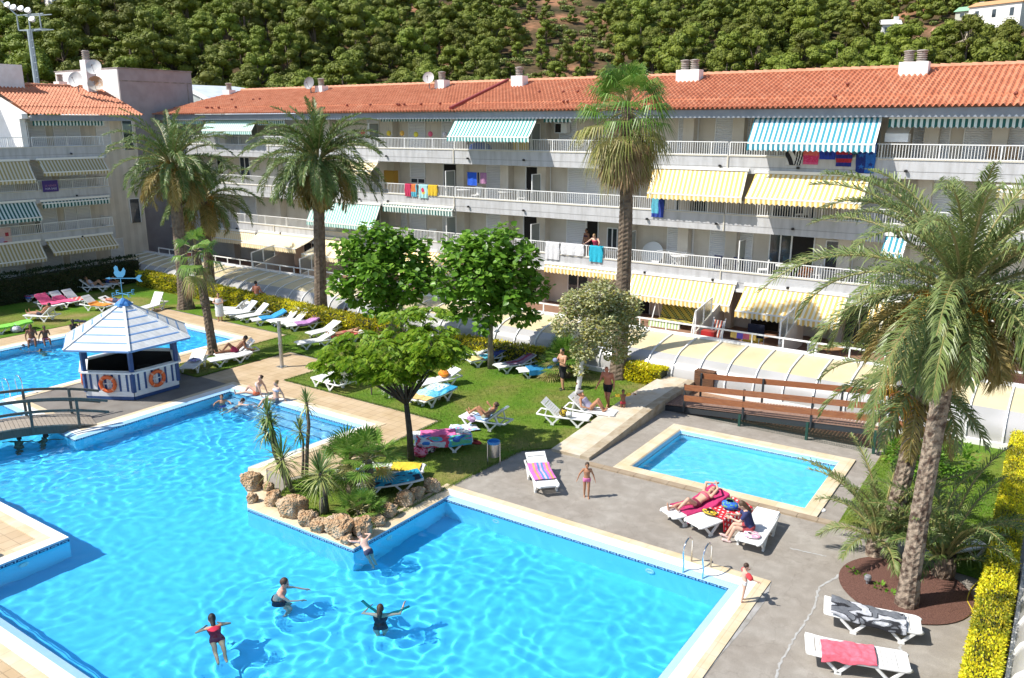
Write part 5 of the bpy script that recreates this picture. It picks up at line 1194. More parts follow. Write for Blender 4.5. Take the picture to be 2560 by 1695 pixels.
# ================================================================ footbridge, wooden ramp
M_wood = mat('weathered_grey_boards', (.36, .31, .25), .85, (.25, .21, .17), 6, 7, stretch=(1, 6, 1)); M_wdark = mat('dark_green_grey_timber', (.075, .085, .08), .7, (.11, .115, .10), 6, stretch=(5, 5, 1))
br = thing('footbridge', 'arched wooden footbridge with dark rails between the kiosk island and the left deck', 'bridge', (-28.98, 14.95, .0), atan2(9.2 - 14.95, -30.9 + 28.98))
BL = 6.06
def bz(x): t = x / BL; return .06 + 1.7 * t * (1 - t)
mb = MB(); n = 46
for k in range(n):
    x0, x1 = k * BL / n, (k + .9) * BL / n; mb._a([(x0, -.72, bz(x0)), (x1, -.72, bz(x1)), (x1, .72, bz(x1)), (x0, .72, bz(x0))], ((0, 1, 2, 3),)); 
    mb._a([(x0, y, bz(x0) + dz) for y in (-.72, .72) for dz in (-.05, 0)] + [(x1, y, bz(x1) + dz) for y in (-.72, .72) for dz in (-.05, 0)], ((0, 1, 5, 4), (2, 6, 7, 3), (0, 2, 3, 1), (4, 5, 7, 6), (0, 4, 6, 2)))
mb.build('deck', M_wood, br)
for y in (-.62, .62):
    mb = MB(); N = 16
    for k in range(N):
        x0, x1 = k * BL / N, (k + 1) * BL / N; mb.bar((x0, y, bz(x0) - .2), (x1, y, bz(x1) - .2), .1, .28)
    mb.build('stringer', M_wdark, br)
    for zz in (.52, .95):
        mb = MB()
        for k in range(N): x0, x1 = -.45 + k * (BL + .9) / N, -.45 + (k + 1) * (BL + .9) / N; mb.bar((x0, y * 1.16, bz(x0) + zz), (x1, y * 1.16, bz(x1) + zz), .06, .09)
        mb.build('handrail', M_wdark, br)
    for x in (.55, 2.0, 3.5, 5.2): mb = MB(); mb.bar((x, y * 1.1, bz(x) - .3), (x, y * 1.1, bz(x) + .98), .09, .09, 0, (1, 0, 0)); mb.build('post', M_wdark, br)
M_ramp = mat('red_brown_boards', (.20, .115, .08), .8, (.27, .17, .13), 5, 6, stretch=(8, 1, 1)); M_rrail = mat('orange_brown_varnished_wood', (.30, .115, .045), .5, (.22, .075, .03), 4, 8, stretch=(1, 8, 8)); M_steel = mat('dark_steel_post', (.025, .03, .035), .5); M_green = mat('dark_green_post', (.01, .055, .04), .5)
rp = thing('wooden_ramp', 'brown boarded wooden ramp with plank rails climbing past the paddling pool', 'ramp', (-12.9, 28.2, 0))
def rz_(x): return .16 + max(0, x) * .083
RX = 8.05
mb = MB(); n = 78
for k in range(n):
    x0, x1 = -.9 + k * (RX + .9) / n, -.9 + (k + .88) * (RX + .9) / n; mb._a([(x0, -.3, rz_(x0)), (x1, -.3, rz_(x1)), (x1, 1.25, rz_(x1)), (x0, 1.25, rz_(x0))], ((0, 1, 2, 3),))
mb._a([(-.9, -.3, rz_(0) - .04), (RX, -.3, rz_(RX) - .04), (RX, -.3, rz_(RX) - .012), (-.9, -.3, rz_(0) - .012)], ((0, 1, 2, 3),)); mb.build('deck', M_ramp, rp)
mb = MB(); mb.bar((0, -.24, rz_(0) - .14), (RX, -.24, rz_(RX) - .14), .08, .2); mb.bar((0, 1.2, rz_(0) - .14), (RX, 1.2, rz_(RX) - .14), .08, .2); mb.build('beam', M_steel, rp)
XS = [1.45, 4.1, 6.35, 7.8]; XS = [.62, 4.0, 6.22, 8.0]
XS = [FY(px, 1020, 27.95).x + 12.9 for px in (1712, 1860, 2032, 2206)]
for x in XS:
    mb = MB(); mb.bar((x, -.34, rz_(x) - .2), (x, -.34, rz_(x) + .92), .07, .07, 0, (1, 0, 0)); mb.build('rail_post', M_steel, rp)
    if x > 3: mb = MB(); mb.bar((x - .1, -.34, 0), (x - .1, -.34, rz_(x) - .05), .09, .09, 0, (1, 0, 0)); mb.build('ground_post', M_green, rp)
for a, b in list(zip([XS[0]] + XS[1:3], XS[1:])):
    for h in (.38, .80): mb = MB(); mb.bar((a + .01, -.40, rz_(a) + h), (b + .0, -.40, rz_(b) + h), .045, .21); mb.build('rail_plank', M_rrail, rp)
xb = [XS[0], (XS[0] + XS[2]) / 2 + .1, XS[2] + .6, XS[3] + .35]
for x in xb: mb = MB(); mb.bar((x, 1.27, rz_(x) - .1), (x, 1.27, rz_(x) + .92), .07, .07, 0, (1, 0, 0)); mb.build('rail_post', M_steel, rp)
mb = MB(); mb.bar((xb[0], 1.33, rz_(xb[0]) + .8), (xb[-1], 1.33, rz_(xb[-1]) + .8), .045, .21); mb.build('rail_plank', M_rrail, rp)
# upper landing that turns towards the camera side, with a white painted board
a, b = V((XS[3] + .05, -.38, rz_(XS[3]))), V((XS[3] + 1.55, -.75, rz_(XS[3]) + .02))
mb = MB(); mb._a([a + V((-.05, 0, 0)), b, b + V((0, 1.8, 0)), a + V((-.05, 1.8, 0))], ((0, 1, 2, 3),)); mb._a([a + V((-.05, -.01, -.16)), b + V((0, -.01, -.16)), b + V((0, -.01, 0)), a + V((-.05, -.01, 0))], ((0, 1, 2, 3),)); mb.build('landing', M_ramp, rp)
for h in (.38, .80): mb = MB(); mb.bar(a + V((0, 0, h)), b + V((0, 0, h)), .045, .21); mb.build('rail_plank', M_rrail, rp)
mb = MB(); mb.bar(a + V((.02, .06, .45)), b + V((0, .06, .45)), .02, .84); bd = mb.build('sign_board', mat('white_sign_board', (.80, .80, .80), .4), rp)
mb = MB(); d = (b - a).normalized(); c = a + d * .42 + V((0, .03, .6)); uu = V((0, 0, 1))
for p, q in (((-.1, -.04), (0, .06)), ((0, .06), (.1, -.04)), ((.0, .05), (.02, -.05)), ((.26, .0), (.34, .02)), ((-.04, .05), (.06, .07))): mb.bar(c + d * p[0] + uu * p[1], c + d * q[0] + uu * q[1], .03, .028)
mb.build('red_mark', mat('red_sign_paint', (.55, .03, .03), .5), bd)
mb = MB()
for p, q in (((-.2, -.1), (.3, -.13)), ((.36, -.1), (.6, -.12))): mb.bar(c + d * p[0] + uu * p[1], c + d * q[0] + uu * q[1], .03, .012)
mb.build('fine_print', M_dgrey, bd)
for x in (a.x, b.x): mb = MB(); mb.bar((x, -.4, 0), (x, -.4, rz_(XS[3]) + .95), .08, .08, 0, (1, 0, 0)); mb.build('rail_post', M_steel, rp)
mb = MB(); mb.box((3.15, .4, .2), (.4, .5, .42)); mb.build('brick_pier', mat('brick_pier', (.30, .13, .08), .8, (.22, .16, .13), 7), rp)
# wire netting below the ramp
nt_ = thing('wire_netting', 'low dark green wire netting stretched under the ramp planks', 'netting', (-12.9, 27.83, 0)); mb = MB(); x = XS[0] + .8
while x < 8: mb.bar((x, 0, .02), (x, 0, max(.05, rz_(x) - .25)), .004, .004); x += .055
for k in range(9): mb.bar((XS[0] + .8 + k * .3, 0, .03 + k * .055), (8, 0, .03 + k * .055), .004, .004)
mb.build('mesh', M_green, nt_)
t = thing('planter_box', 'dark wooden tub at the head of the ramp rail', 'planter', G(1752, 985) + V((0, .5, .2))); mb = MB(); mb.prism([(-.4, -.3), (.4, -.3), (.4, .3), (-.4, .3)], 0, .7); mb.build('tub', mat('burnt_wood', (.07, .035, .02), .8, (.16, .07, .03), 4, 6, stretch=(1, 1, 6)), t)
t = thing('hose_reel', 'low blue tank with a black hose loop at the end of the yellow hedge', 'tank', G(1718, 958)); mb = MB(); mb.prism([(-.55, -.3), (.5, -.3), (.5, .3), (-.55, .3)], 0, .26); mb.build('tank', M_blue, t); mb = MB(); mb.tube([(-.45, .1, .2), (-.3, .1, .55), (.0, .1, .72), (.35, .1, .66)], .018, 6); mb.build('hose', M_dgrey, t)

# ================================================================ poolside hardware
M_chrome = mat('polished_steel', (.72, .73, .74), .12, metal=1.)
def ladder(label, c, rz, group):
    t = thing('pool_ladder', label, 'ladder', c, rz, group)
    for y in (-.25, .25):
        pts = [(-.32, y, 0)] + [(-.32, y, .55)] + [(-.3 + .26 * (1 - cos(w)), y, .55 + .2 * sin(w)) for w in (.5, 1.1, 1.57, 2.1, 2.7)] + [(.24, y, .45), (.16, y, .15), (.20, y, -.1), (.20, y, -.85)]
        mb = MB(); mb.tube(pts, .022, 8); mb.build('handrail', M_chrome, t, smooth=True)
    for z in (-.28, -.5, -.72): mb = MB(); mb.box((.2, 0, z), (.07, .5, .03)); mb.build('step', M_chrome, t)
    return t
ladder('chrome pool ladder on the main pool edge beside the toddler', (-6.52, 17.5, .03), -pi / 2, 'pool ladders'); ladder('chrome pool ladder at the footbridge end of the far pool', (-34.5, 14.75, .03), pi, 'pool ladders')
t = thing('litter_bin', 'round steel litter bin with blue rim on two posts at the lawn edge', 'bin', (-14.33, 19.91, 0)); mb = MB(); prof = [(.17, .34), (.19, .36), (.195, .78), (.185, .78), (.16, .38)]; mb.lathe(prof, 20); mb.build('bucket', mat('brushed_steel', (.45, .45, .44), .3, (.55, .55, .54), 30, metal=.9), t, smooth=50)
mb = MB(); mb.lathe([(.20, .78), (.21, .80), (.20, .86), (.17, .86), (.165, .79)], 20); mb.build('rim', mat('blue_rim', (.03, .20, .50), .4), t, smooth=50)
for s in (-1, 1): mb = MB(); mb.tube([_rt * .2 * s, _rt * .2 * s + V((0, 0, .8))], .018, 6); mb.build('post', M_chrome, t)
t = thing('shower_post', 'plain steel outdoor shower post standing on the crossing path', 'shower', (-28.64, 23.53, .01)); mb = MB(); mb.tube([(0, 0, 0), (0, 0, 2.12)], .085, 14); mb.build('column', mat('dull_steel', (.50, .48, .45), .35, (.40, .38, .36), 5, metal=.6), t, smooth=40)
mb = MB(); mb.box((0, 0, .02), (.4, .4, .03)); mb.build('base_plate', M_chrome, t); mb = MB(); mb.tube([(0, -.06, 1.98), (.02, -.24, 2.0), (.02, -.28, 1.94)], .03, 8); mb.build('shower_head', M_chrome, t); mb = MB(); mb.ell((0, -.1, 1.1), (.03, .03, .03)); mb.build('button', M_chrome, t)
t = thing('garden_hose', 'yellow hose lying in a loop between the mulch bed and the yellow hedge', 'hose', G(2410, 1480)); o = V(t.location); hp = [G(*p, .03) - o for p in ((2478, 1440), (2450, 1450), (2428, 1470), (2416, 1500), (2425, 1515), (2440, 1540), (2450, 1568))]
fine = []
for a, b in zip(hp, hp[1:]): fine += [a.lerp(b, k / 6) for k in range(6)]
for _ in range(4): fine = [fine[0]] + [(fine[i - 1] + fine[i] * 2 + fine[i + 1]) / 4 for i in range(1, len(fine) - 1)] + [fine[-1]]
mb = MB(); mb.tube(fine, .017, 6); mb.build('tube', mat('yellow_hose', (.62, .47, .03), .4), t, smooth=True)
t = thing('skimmer_lid', 'round white skimmer lid on the corner of the paddling pool', 'lid', G(2052, 1275)); mb = MB(); mb.lathe([(.13, 0), (.13, .02), (.11, .028)], 20); mb.build('disc', M_rail, t)
t = thing('ground_light', 'small steel ground lamp stuck in the red mulch', 'lamp', G(2168, 1460, .06)); mb = MB(); mb.lathe([(.03, 0), (.035, .08), (.08, .12), (.08, .2), (.06, .23)], 12); mb.build('lamp_head', M_dgrey, t)
for px, py in ((1258, 1306), (1635, 1432), (50, 1421), (960, 1354)):        # white return jets in the walls
    t = thing('return_jet', {1258: 'white round water jet under the coping near the lawn corner', 1635: 'white round water jet close to the chrome ladder', 50: 'pale water jet in the shaded wall of the left deck', 960: 'pale water jet in the shaded wall by the planted tip'}[px], 'water jet', G(px, py, -.42), 0, 'water jets in the pool walls')
    nv = {1258: (0, -1, 0), 1635: (0, -1, 0), 50: (1, 0, 0), 960: (1, 0, 0)}[px]; p = V(t.location); p.y = 17.25 if px in (1258, 1635) else p.y; p.x = -20.86 if px == 50 else (-14.19 if px == 960 else p.x); t.location = p
    M = V(nv).to_track_quat('Z', 'Y').to_matrix(); mb = MB(); mb.lathe([(.12, 0), (.12, .02), (.08, .03), (.05, .015)], 16, (0, 0, 0), 0, M); mb.build('flange', mat('white_jet', (.75, .8, .8), .4) if px == 1258 else bpy.data.materials['white_jet'], t).cycles.is_caustics_receiver = True

# ================================================================ sandy rocks round the planted tip
M_rock = None
def rockmat():
    m, nt, N, L = _new('pitted_sandstone'); b = N['Principled BSDF']; b.inputs['Roughness'].default_value = .95; b.inputs['Specular IOR Level'].default_value = .15; tc = N.new('ShaderNodeTexCoord')
    n = N.new('ShaderNodeTexNoise'); n.inputs['Scale'].default_value = 3.2; n.inputs['Detail'].default_value = 9; L.new(tc.outputs['Object'], n.inputs['Vector']); r = N.new('ShaderNodeValToRGB'); e = r.color_ramp.elements; e.new(.5)
    for i, (p, c) in enumerate(((.3, (.36, .20, .10)), (.5, (.49, .345, .21)), (.68, (.56, .46, .35)))): e[i].position = p; e[i].color = (*c, 1)
    L.new(n.outputs['Fac'], r.inputs['Fac']); L.new(r.outputs[0], b.inputs['Base Color'])
    v = N.new('ShaderNodeTexVoronoi'); v.inputs['Scale'].default_value = 17; n2 = N.new('ShaderNodeTexNoise'); n2.inputs['Scale'].default_value = 14; n2.inputs['Detail'].default_value = 9
    L.new(tc.outputs['Object'], v.inputs['Vector']); L.new(tc.outputs['Object'], n2.inputs['Vector']); ad = N.new('ShaderNodeMath'); ad.operation = 'ADD'; L.new(v.outputs['Distance'], ad.inputs[0]); L.new(n2.outputs['Fac'], ad.inputs[1])
    bp = N.new('ShaderNodeBump'); bp.inputs['Distance'].default_value = .06; bp.inputs['Strength'].default_value = 1; L.new(ad.outputs[0], bp.inputs['Height']); L.new(bp.outputs[0], b.inputs['Normal']); return m
M_rock = rockmat()
ROCKS = [((632, 1222), .48, .42, .62, 'tall reddish rock first at the narrow end of the planted tip'), ((672, 1226), .26, .24, .30, 'small orange stone in front of the tall reddish rock'), ((632, 1256), .24, .24, .34, 'rounded pale rock at the bend of the planted tip'), ((686, 1262), .42, .40, .50, 'pitted spongy rock beside the rounded pale one'), ((732, 1288), .66, .50, .68, 'largest flat faced rock with rosy top'),
         ((772, 1310), .42, .38, .46, 'low rock with a pointed top right of the largest one'), ((800, 1326), .40, .34, .40, 'orange veined rock in the middle of the row'), ((850, 1336), .72, .50, .62, 'long grooved rock with tree shadow on it'), ((868, 1357), .28, .26, .28, 'small sandy rock nearest to the leaning child'), ((906, 1338), .42, .40, .60, 'grey pointed rock at the tip corner'), ((942, 1312), .40, .30, .30, 'low orange rock half buried beyond the corner'),
         ((972, 1290), .40, .34, .44, 'shaded rock under the low fan palm'), ((1012, 1262), .44, .36, .48, 'brown rock in palm shade'), ((1045, 1244), .34, .30, .38, 'mottled rock second from the lawn end'), ((1080, 1228), .40, .34, .44, 'pale rock at the lawn end of the row')]
for k, ((px, py), a, b, h, lab) in enumerate(ROCKS):
    mb = MB(); R = random.Random(700 + k)
    def rk(u, v):
        th, ph = u * 2 * pi, (v - .5) * pi; d = V((cos(ph) * cos(th), cos(ph) * sin(th), sin(ph))); q = d * 1.3 + V((k * 7.1, k * 3.3, 0))
        s = 1 + .34 * noise.noise(q) + .17 * noise.noise(q * 2.6) + .09 * noise.noise(q * 6) - .10 * max(0, noise.noise(q * 4.2)) ; e = .72
        dd = V([math.copysign(abs(c) ** e, c) for c in d]); return (dd.x * a * s * .6, dd.y * b * s * .6, h * .38 + dd.z * h * .46 * s)
    mb.grid(rk, 40, 24); t = tag(mb.build('rock', M_rock, None, G(px, py) + V((.0, .0, 0)), R.random() * .6, smooth=True), lab, 'rock', 'rocks round the planted tip')
t = thing('cactus', 'small dark columnar cactus standing among the sandy rocks', 'cactus', G(810, 1285)); mb = MB(); mb.lathe([(.08, 0), (.12, .1), (.125, .35), (.09, .48), (.02, .53)], 12); mb.build('stem', mat('cactus_green', (.06, .06, .045), .9, (.11, .10, .08), 20), t, smooth=True)

# ================================================================ sunbeds and towels
M_plast = mat('white_resin', (.80, .80, .785), .38, (.74, .74, .72), 2, rand=.05)
def make_bed(ang):
    t = thing('sunbed', 'white sunbed', 'sunbed', (0, 0, 0), 0, 'white sunbeds'); mb = MB(); a = radians(ang)
    mb.bb(0, .22, -.30, .30, .285, .335)
    for k in range(10): mb.bb(.235 + k * .089, .235 + k * .089 + .077, -.29, .29, .295, .33)
    mb.build('seat', M_plast, t); mb = MB(); M = Matrix.Rotation(-a, 3, 'Y')
    for k in range(7): mb.box(V((1.14, 0, .315)) + M @ V((.045 + k * .088, 0, 0)), (.076, .56, .035), 0, 0, M)
    mb.box(V((1.14, 0, .315)) + M @ V((.72, 0, 0)), (.16, .62, .05), 0, 0, M)
    for s in (-1, 1): mb.box(V((1.14, 0, .31)) + M @ V((.36, s * .285, 0)), (.74, .045, .05), 0, 0, M)
    mb.build('backrest', M_plast, t)
    for s in (-1, 1):
        mb = MB(); mb.tube([(-.02, .24 * s, .30), (.03, .30 * s, .305), (.1, .325 * s, .31), (1.1, .325 * s, .31), (1.5, .325 * s, .325), (1.92, .31 * s, .36)], .035, 8); mb.build('side_rail', M_plast, t, smooth=True)
        for x in (.14, 1.08):
            mb = MB(); mb.bar((x, .325 * s, .30), (x + .25, .325 * s, .02), .05, .055); mb.bar((x + .22, .325 * s, .025), (x + .50, .325 * s, .30), .05, .055); mb.bar((x + .17, .325 * s, .022), (x + .30, .325 * s, .022), .055, .045); mb.build('leg', M_plast, t)
        if ang > 20: mb = MB(); mb.bar(V((1.14, s * .27, .31)) + M @ V((.5, 0, 0)), (1.62, s * .27, .33), .03, .04); mb.build('strut', M_plast, t)
    mb = MB(); mb.bb(1.88, 1.94, -.30, .30, .335, .385); mb.build('head_bar', M_plast, t)
    return t
PROT = {}; BEDS = {}; used_b = set()
def bed(key, foot, head, ang, label):
    hz = .32 + .8 * sin(radians(ang)); f, h = G(*foot, .32), G(*head, hz); d = (h - f).xy.normalized(); rz = atan2(d.y, d.x); loc = V((f.x, f.y, .022 if key not in 'Q1 Q2 Q3 Q4 Q5 Q6' else .003))
    if ang not in PROT: PROT[ang] = make_bed(ang); o = PROT[ang]; o.location = loc; o.rotation_euler = (0, 0, rz)
    else: o = dup(PROT[ang], loc, rz)
    o['label'] = label; BEDS[key] = (loc, rz, ang); return o
z1 = lambda x, y: (x / 5.2275, 660 + y / 5.2275); z3 = lambda x, y: (380 + x / 5.2275, 720 + y / 5.2275); z4 = lambda x, y: (680 + x / 5.2275, 760 + y / 5.2275); z5 = lambda x, y: (1000 + x / 5.2275, 860 + y / 5.2275); z6 = lambda x, y: (1340 + x / 5.2275, 840 + y / 5.2275); r5 = lambda x, y: (1660 + x / 2.6133, 1095 + y / 2.6133); r4 = lambda x, y: (850 + x / 2.6133, 1095 + y / 2.6133)
for a in (('A1', z1(485, 425), z1(150, 385), 6, 'sunbed with blue white and red towel, outermost in the dark hedge shade'), ('A2', z1(490, 405), z1(285, 350), 24, 'empty sunbed in the shade behind the blue and red towelled one'), ('A3', z1(725, 385), z1(415, 325), 6, 'sunbed with orange towel in the hedge shade'), ('A4', z1(790, 540), z1(600, 405), 40, 'sunbed with pink towel over its raised back, left of two pink ones'), ('A5', z1(985, 500), z1(790, 370), 40, 'sunbed with long pink towel falling off its foot'),
          ('A6', z1(1140, 475), z1(945, 345), 40, 'sunbed with red and white towel on its seat'), ('A7', z1(350, 662), z1(700, 560), 40, 'sunbed under the tanned reclining man on the left lawn'), ('A8', z1(1450, 550), z1(1250, 425), 40, 'sunbed with orange towel and raised back near the kiosk roof'), ('A9', z1(1700, 520), z1(1410, 435), 24, 'sunbed under the sunbather lying face down'), ('A10', z1(1845, 585), z1(1915, 415), 55, 'lone empty sunbed on the bright lawn beside the leaning palm'), ('A11', z1(-120, 850), z1(225, 775), 6, 'sunbed with bright green towel at the left edge'),
          ('A12', z1(1440, 290), z1(1180, 195), 40, 'shaded sunbed with woman in white by the dark hedge corner'), ('A13', z1(1575, 260), z1(1410, 150), 40, 'shaded sunbed second from the dark hedge corner'),
          ('R0', z3(740, 125), z3(965, 165), 6, 'flat sunbed half hidden by the small fan palm trunk'), ('R1', z3(860, 265), z3(1190, 165), 40, 'sunbed furthest back behind the person in the white towel'), ('R1b', z3(935, 330), z3(1200, 200), 24, 'sunbed right beside the person in the white towel'), ('R2', z3(985, 352), z3(1285, 180), 40, 'empty sunbed left of the man with turquoise shorts'), ('R3', z3(1120, 385), z3(1435, 215), 40, 'empty sunbed in front of the man with turquoise shorts'), ('R4', z3(1300, 420), z3(1640, 305), 24, 'sunbed covered by a sky blue towel'), ('R5', z3(1525, 440), z3(1835, 268), 40, 'empty sunbed right of the sky blue towel'), ('R6', z3(1645, 462), z3(1960, 288), 40, 'empty sunbed left of the lilac towel'), ('R7', z3(1750, 490), z3(2085, 375), 24, 'sunbed with lilac towel next to the straight date palm'),
          ('L1', z3(455, 1055), z3(600, 835), 24, 'sunbed with folded purple and blue clothes beside the kiosk'), ('L2', z3(830, 885), z3(1285, 680), 40, 'sunbed under the man in maroon trunks'), ('L3', z3(740, 950), z3(1250, 835), 6, 'empty flat sunbed in front of the man in maroon trunks'),
          ('M1', z4(480, 390), z4(845, 225), 24, 'empty sunbed at the foot of the straight date palm, rear of two'), ('M2', z4(320, 515), z4(715, 375), 24, 'empty sunbed near the straight date palm, front of two'), ('M3', z4(1090, 270), z4(860, 225), 6, 'sunbed by the hedge under the dark seated woman'), ('M4', z4(815, 885), z4(1085, 855), 40, 'rear empty sunbed on the small lawn by the crossing path'), ('M5', z4(585, 945), z4(975, 915), 40, 'front empty sunbed on the small lawn by the crossing path'), ('M6', z4(720, 450), z4(1050, 380), 6, 'sunbed with salmon towel behind the feathery tree'),
          ('N1', z5(880, 215), z5(1230, 75), 24, 'sunbed with tropical beach towel left of the catalpa trunk'), ('N2', z5(1255, 295), z5(1640, 145), 24, 'sunbed with purple towel right of the catalpa trunk'), ('N3', z5(1545, 345), z5(1935, 225), 24, 'sunbed with dark blue towel in the shade of the silver poplar'), ('N4', z5(130, 725), z5(560, 540), 6, 'sunbed with sand and sky coloured towel, left of a pair'), ('N5', z5(250, 745), z5(690, 545), 6, 'sunbed with beach print towel, right of a pair'), ('N6', z5(830, 920), z5(1365, 850), 40, 'sunbed under the woman reading on the lawn'), ('N7', z5(190, 1280), z5(720, 1230), 6, 'sunbed heaped with colourful towels, nearer of two by the silk tree'), ('N7b', z5(150, 1200), z5(760, 1150), 6, 'sunbed with plain pink towel behind the heaped one'), ('N8', z5(250, 520), z5(590, 350), 24, 'sunbed with orange bag half hidden by the silk tree'), ('N9', z5(690, 120), z5(830, 30), 24, 'white sunbed glimpsed behind the feathery leaves'),
          ('O1', z6(705, 1075), z6(205, 845), 40, 'empty sunbed with a yellow bag beside the white poplar trunk'), ('O2', z6(1045, 1015), z6(560, 775), 40, 'sunbed under the woman in cap and patterned swimsuit'),
          ('P1', (1060, 1172), (985, 1165), 6, 'sunbed with yellow cushion in the planted tip, behind the low yucca'), ('P2', (1000, 1180), (800, 1190), 6, 'sunbed with orange and green toys behind the dwarf fan palm'), ('P3', (892, 1215), (1030, 1190), 6, 'sunbed with turquoise towel beside the dwarf fan palm'),
          ('Q1', r4(1365, 318), r4(1295, 130), 24, 'sunbed with pink striped towel on the concrete beside the walking girl'), ('Q2', r5(20, 495), r5(300, 355), 24, 'sunbed with magenta towel under the woman sunbathing by the paddling pool'), ('Q3', r5(185, 560), r5(520, 425), 6, 'sunbed with red dotted towel and blue bag'), ('Q4', r5(545, 680), r5(680, 470), 6, 'sunbed under the seated woman reading'), ('Q5', r5(1680, 1225), r5(1150, 1100), 6, 'sunbed with black and grey towel near the mulch bed'), ('Q6', r5(1600, 1465), r5(1020, 1345), 6, 'sunbed with plain pink towel at the bottom right'), ('Q7', r5(2060, 675), r5(1840, 690), 6, 'sunbed with purple towel in the shade right of the big palms')): bed(*a)
for o in PROT.values(): pass
def prof(ang, x):
    if x < 1.14: return x, .345
    a = radians(ang); return 1.14 + (x - 1.14) * cos(a), .345 + (x - 1.14) * sin(a)
CL = {}
def cloth(c, r=.9):
    k = tuple(round(v, 3) for v in c)
    if k not in CL: CL[k] = mat('towel_cloth', c, r, tuple(v * .82 for v in c), 22, 3, bump=.5, bscale=160)
    return CL[k]
def towel(key, label, x0, x1, w, cols, pat, seed=1, wr=.026, name='towel', cat='towel', skew=0., yo=0., lift=0.):
    loc, rz, ang = BEDS[key]; mb = MB(); nu, nv = 64, 48; nz = noise.noise
    t = thing(name, label, cat, (loc.x, loc.y, loc.z), rz)
    def fn(u, v):
        x = x0 + (x1 - x0) * u; y = (v - .5) * 2 * w + skew * (u - .5) + yo; px, pz = prof(ang, x); dz = 0
        if abs(y) > .345: over = abs(y) - .345; dz = -over * .92; y = math.copysign(.375 + over * .15 + .02 * nz((x * 6, seed, 2)), y)
        h = wr * (1 + nz((x * 3.2 + seed, y * 4.5, seed))) + wr * .5 * nz((x * 9, y * 9 + seed, 4)); return (px + .01 * nz((y * 5, seed, 1)), y, pz + dz + h + .008 + lift)
    mb.grid(fn, nu, nv, mfn=lambda i, j: pat(i / nu, j / nv)); ob = mb.build('cloth', [cloth(c) for c in cols], t, smooth=True)
    sm = ob.modifiers.new('thickness', 'SOLIDIFY'); sm.thickness = .012; return t
nz3 = lambda a, b, s: noise.noise((a * 5, b * 4, s))
solid = lambda i, j: 0
PINK, MAG, SKY, LILAC = (.75, .10, .24), (.48, .025, .13), (.03, .30, .62), (.45, .22, .48)
towel('A1', 'blue white and red striped towel on the shaded sunbed', .1, 1.85, .52, [(.10, .18, .55), (.6, .6, .65), (.45, .05, .12)], lambda i, j: (int(j * 7)) % 3, 2)
towel('A3', 'orange patterned towel on the shaded sunbed', .5, 1.85, .38, [(.62, .20, .06), (.55, .10, .05)], lambda i, j: nz3(i, j, 2) > .1, 3); towel('A4', 'bright pink towel over the raised backrest on the left lawn', .35, 1.88, .40, [PINK], solid, 4); towel('A5', 'bright pink towel trailing off the sunbed foot on the left lawn', .12, 1.5, .46, [PINK], solid, 5, .018, 'towel', 'towel', .35)
towel('A6', 'red and white checked towel on the seat of a sunbed', .1, 1.15, .42, [(.7, .08, .08), (.75, .55, .5)], lambda i, j: (int(i * 9) + int(j * 7)) % 3 == 0, 6); towel('A8', 'orange towel with dark edges on the sunbed near the kiosk roof', .1, 1.3, .36, [(.75, .26, .03)], solid, 7); towel('A11', 'bright green towel at the left edge of the lawn', .2, 1.9, .45, [(.22, .65, .08)], solid, 8)
towel('R4', 'sky blue towel covering a whole sunbed in the row', .45, 1.9, .44, [SKY], solid, 9); towel('R7', 'lilac towel on the last sunbed before the date palm', .5, 1.9, .46, [LILAC], solid, 10); towel('M6', 'salmon pink towel behind the feathery tree', .1, 1.5, .38, [(.7, .15, .13)], solid, 11)
towel('N1', 'tropical towel with yellow, turquoise and navy bands', .02, 1.9, .36, [(.75, .62, .25), (.10, .50, .62), (.02, .04, .20), (.30, .25, .12)], lambda i, j: 0 if i < .25 else (3 if i < .35 else (1 if i < .55 + .3 * nz3(i, j, 5) else 2)), 12)
towel('N2', 'purple and maroon towel on the raised sunbed beside the catalpa', .55, 1.85, .32, [(.28, .20, .30), (.28, .04, .10)], lambda i, j: abs(j - .5) < .12 + .1 * nz3(i, j, 7), 13); towel('N3', 'plain deep blue towel in the poplar shade', .4, 1.9, .6, [(.015, .20, .42)], solid, 14)
bch = lambda i, j: 0 if i < .24 + .05 * nz3(i, j, 3) else (3 if noise.noise((i * 12, j * 9, 5)) > .38 else (1 if i < .62 + .2 * nz3(i, j, 9) else 2))
towel('N4', 'pale sky and sand beach towel, left of the matching pair', .02, 1.9, .35, [(.72, .50, .20), (.45, .68, .74), (.55, .62, .55), (.12, .35, .5)], bch, 15); towel('N5', 'turquoise and sand beach towel, right of the matching pair', .02, 1.9, .36, [(.72, .50, .20), (.12, .48, .62), (.02, .30, .50), (.03, .2, .4)], bch, 16)
towel('N6', 'light blue towel under the reading woman', .5, 1.85, .34, [(.25, .42, .70), (.55, .65, .8)], lambda i, j: nz3(i, j, 3) > .15, 17); multi = lambda i, j: int((noise.noise((i * 3.5, j * 3, 8)) + .62) * 5) % 6
towel('N7', 'heap of gaudy printed towels on the nearer sunbed by the silk tree', .05, 1.9, .52, [(.03, .18, .55), (.55, .62, .65), (.60, .05, .10), (.06, .40, .55), (.12, .45, .22), (.02, .10, .35)], multi, 18, .03); towel('N7b', 'plain bright pink towel on the farther sunbed by the silk tree', .3, 1.5, .34, [(.80, .16, .38)], solid, 19)
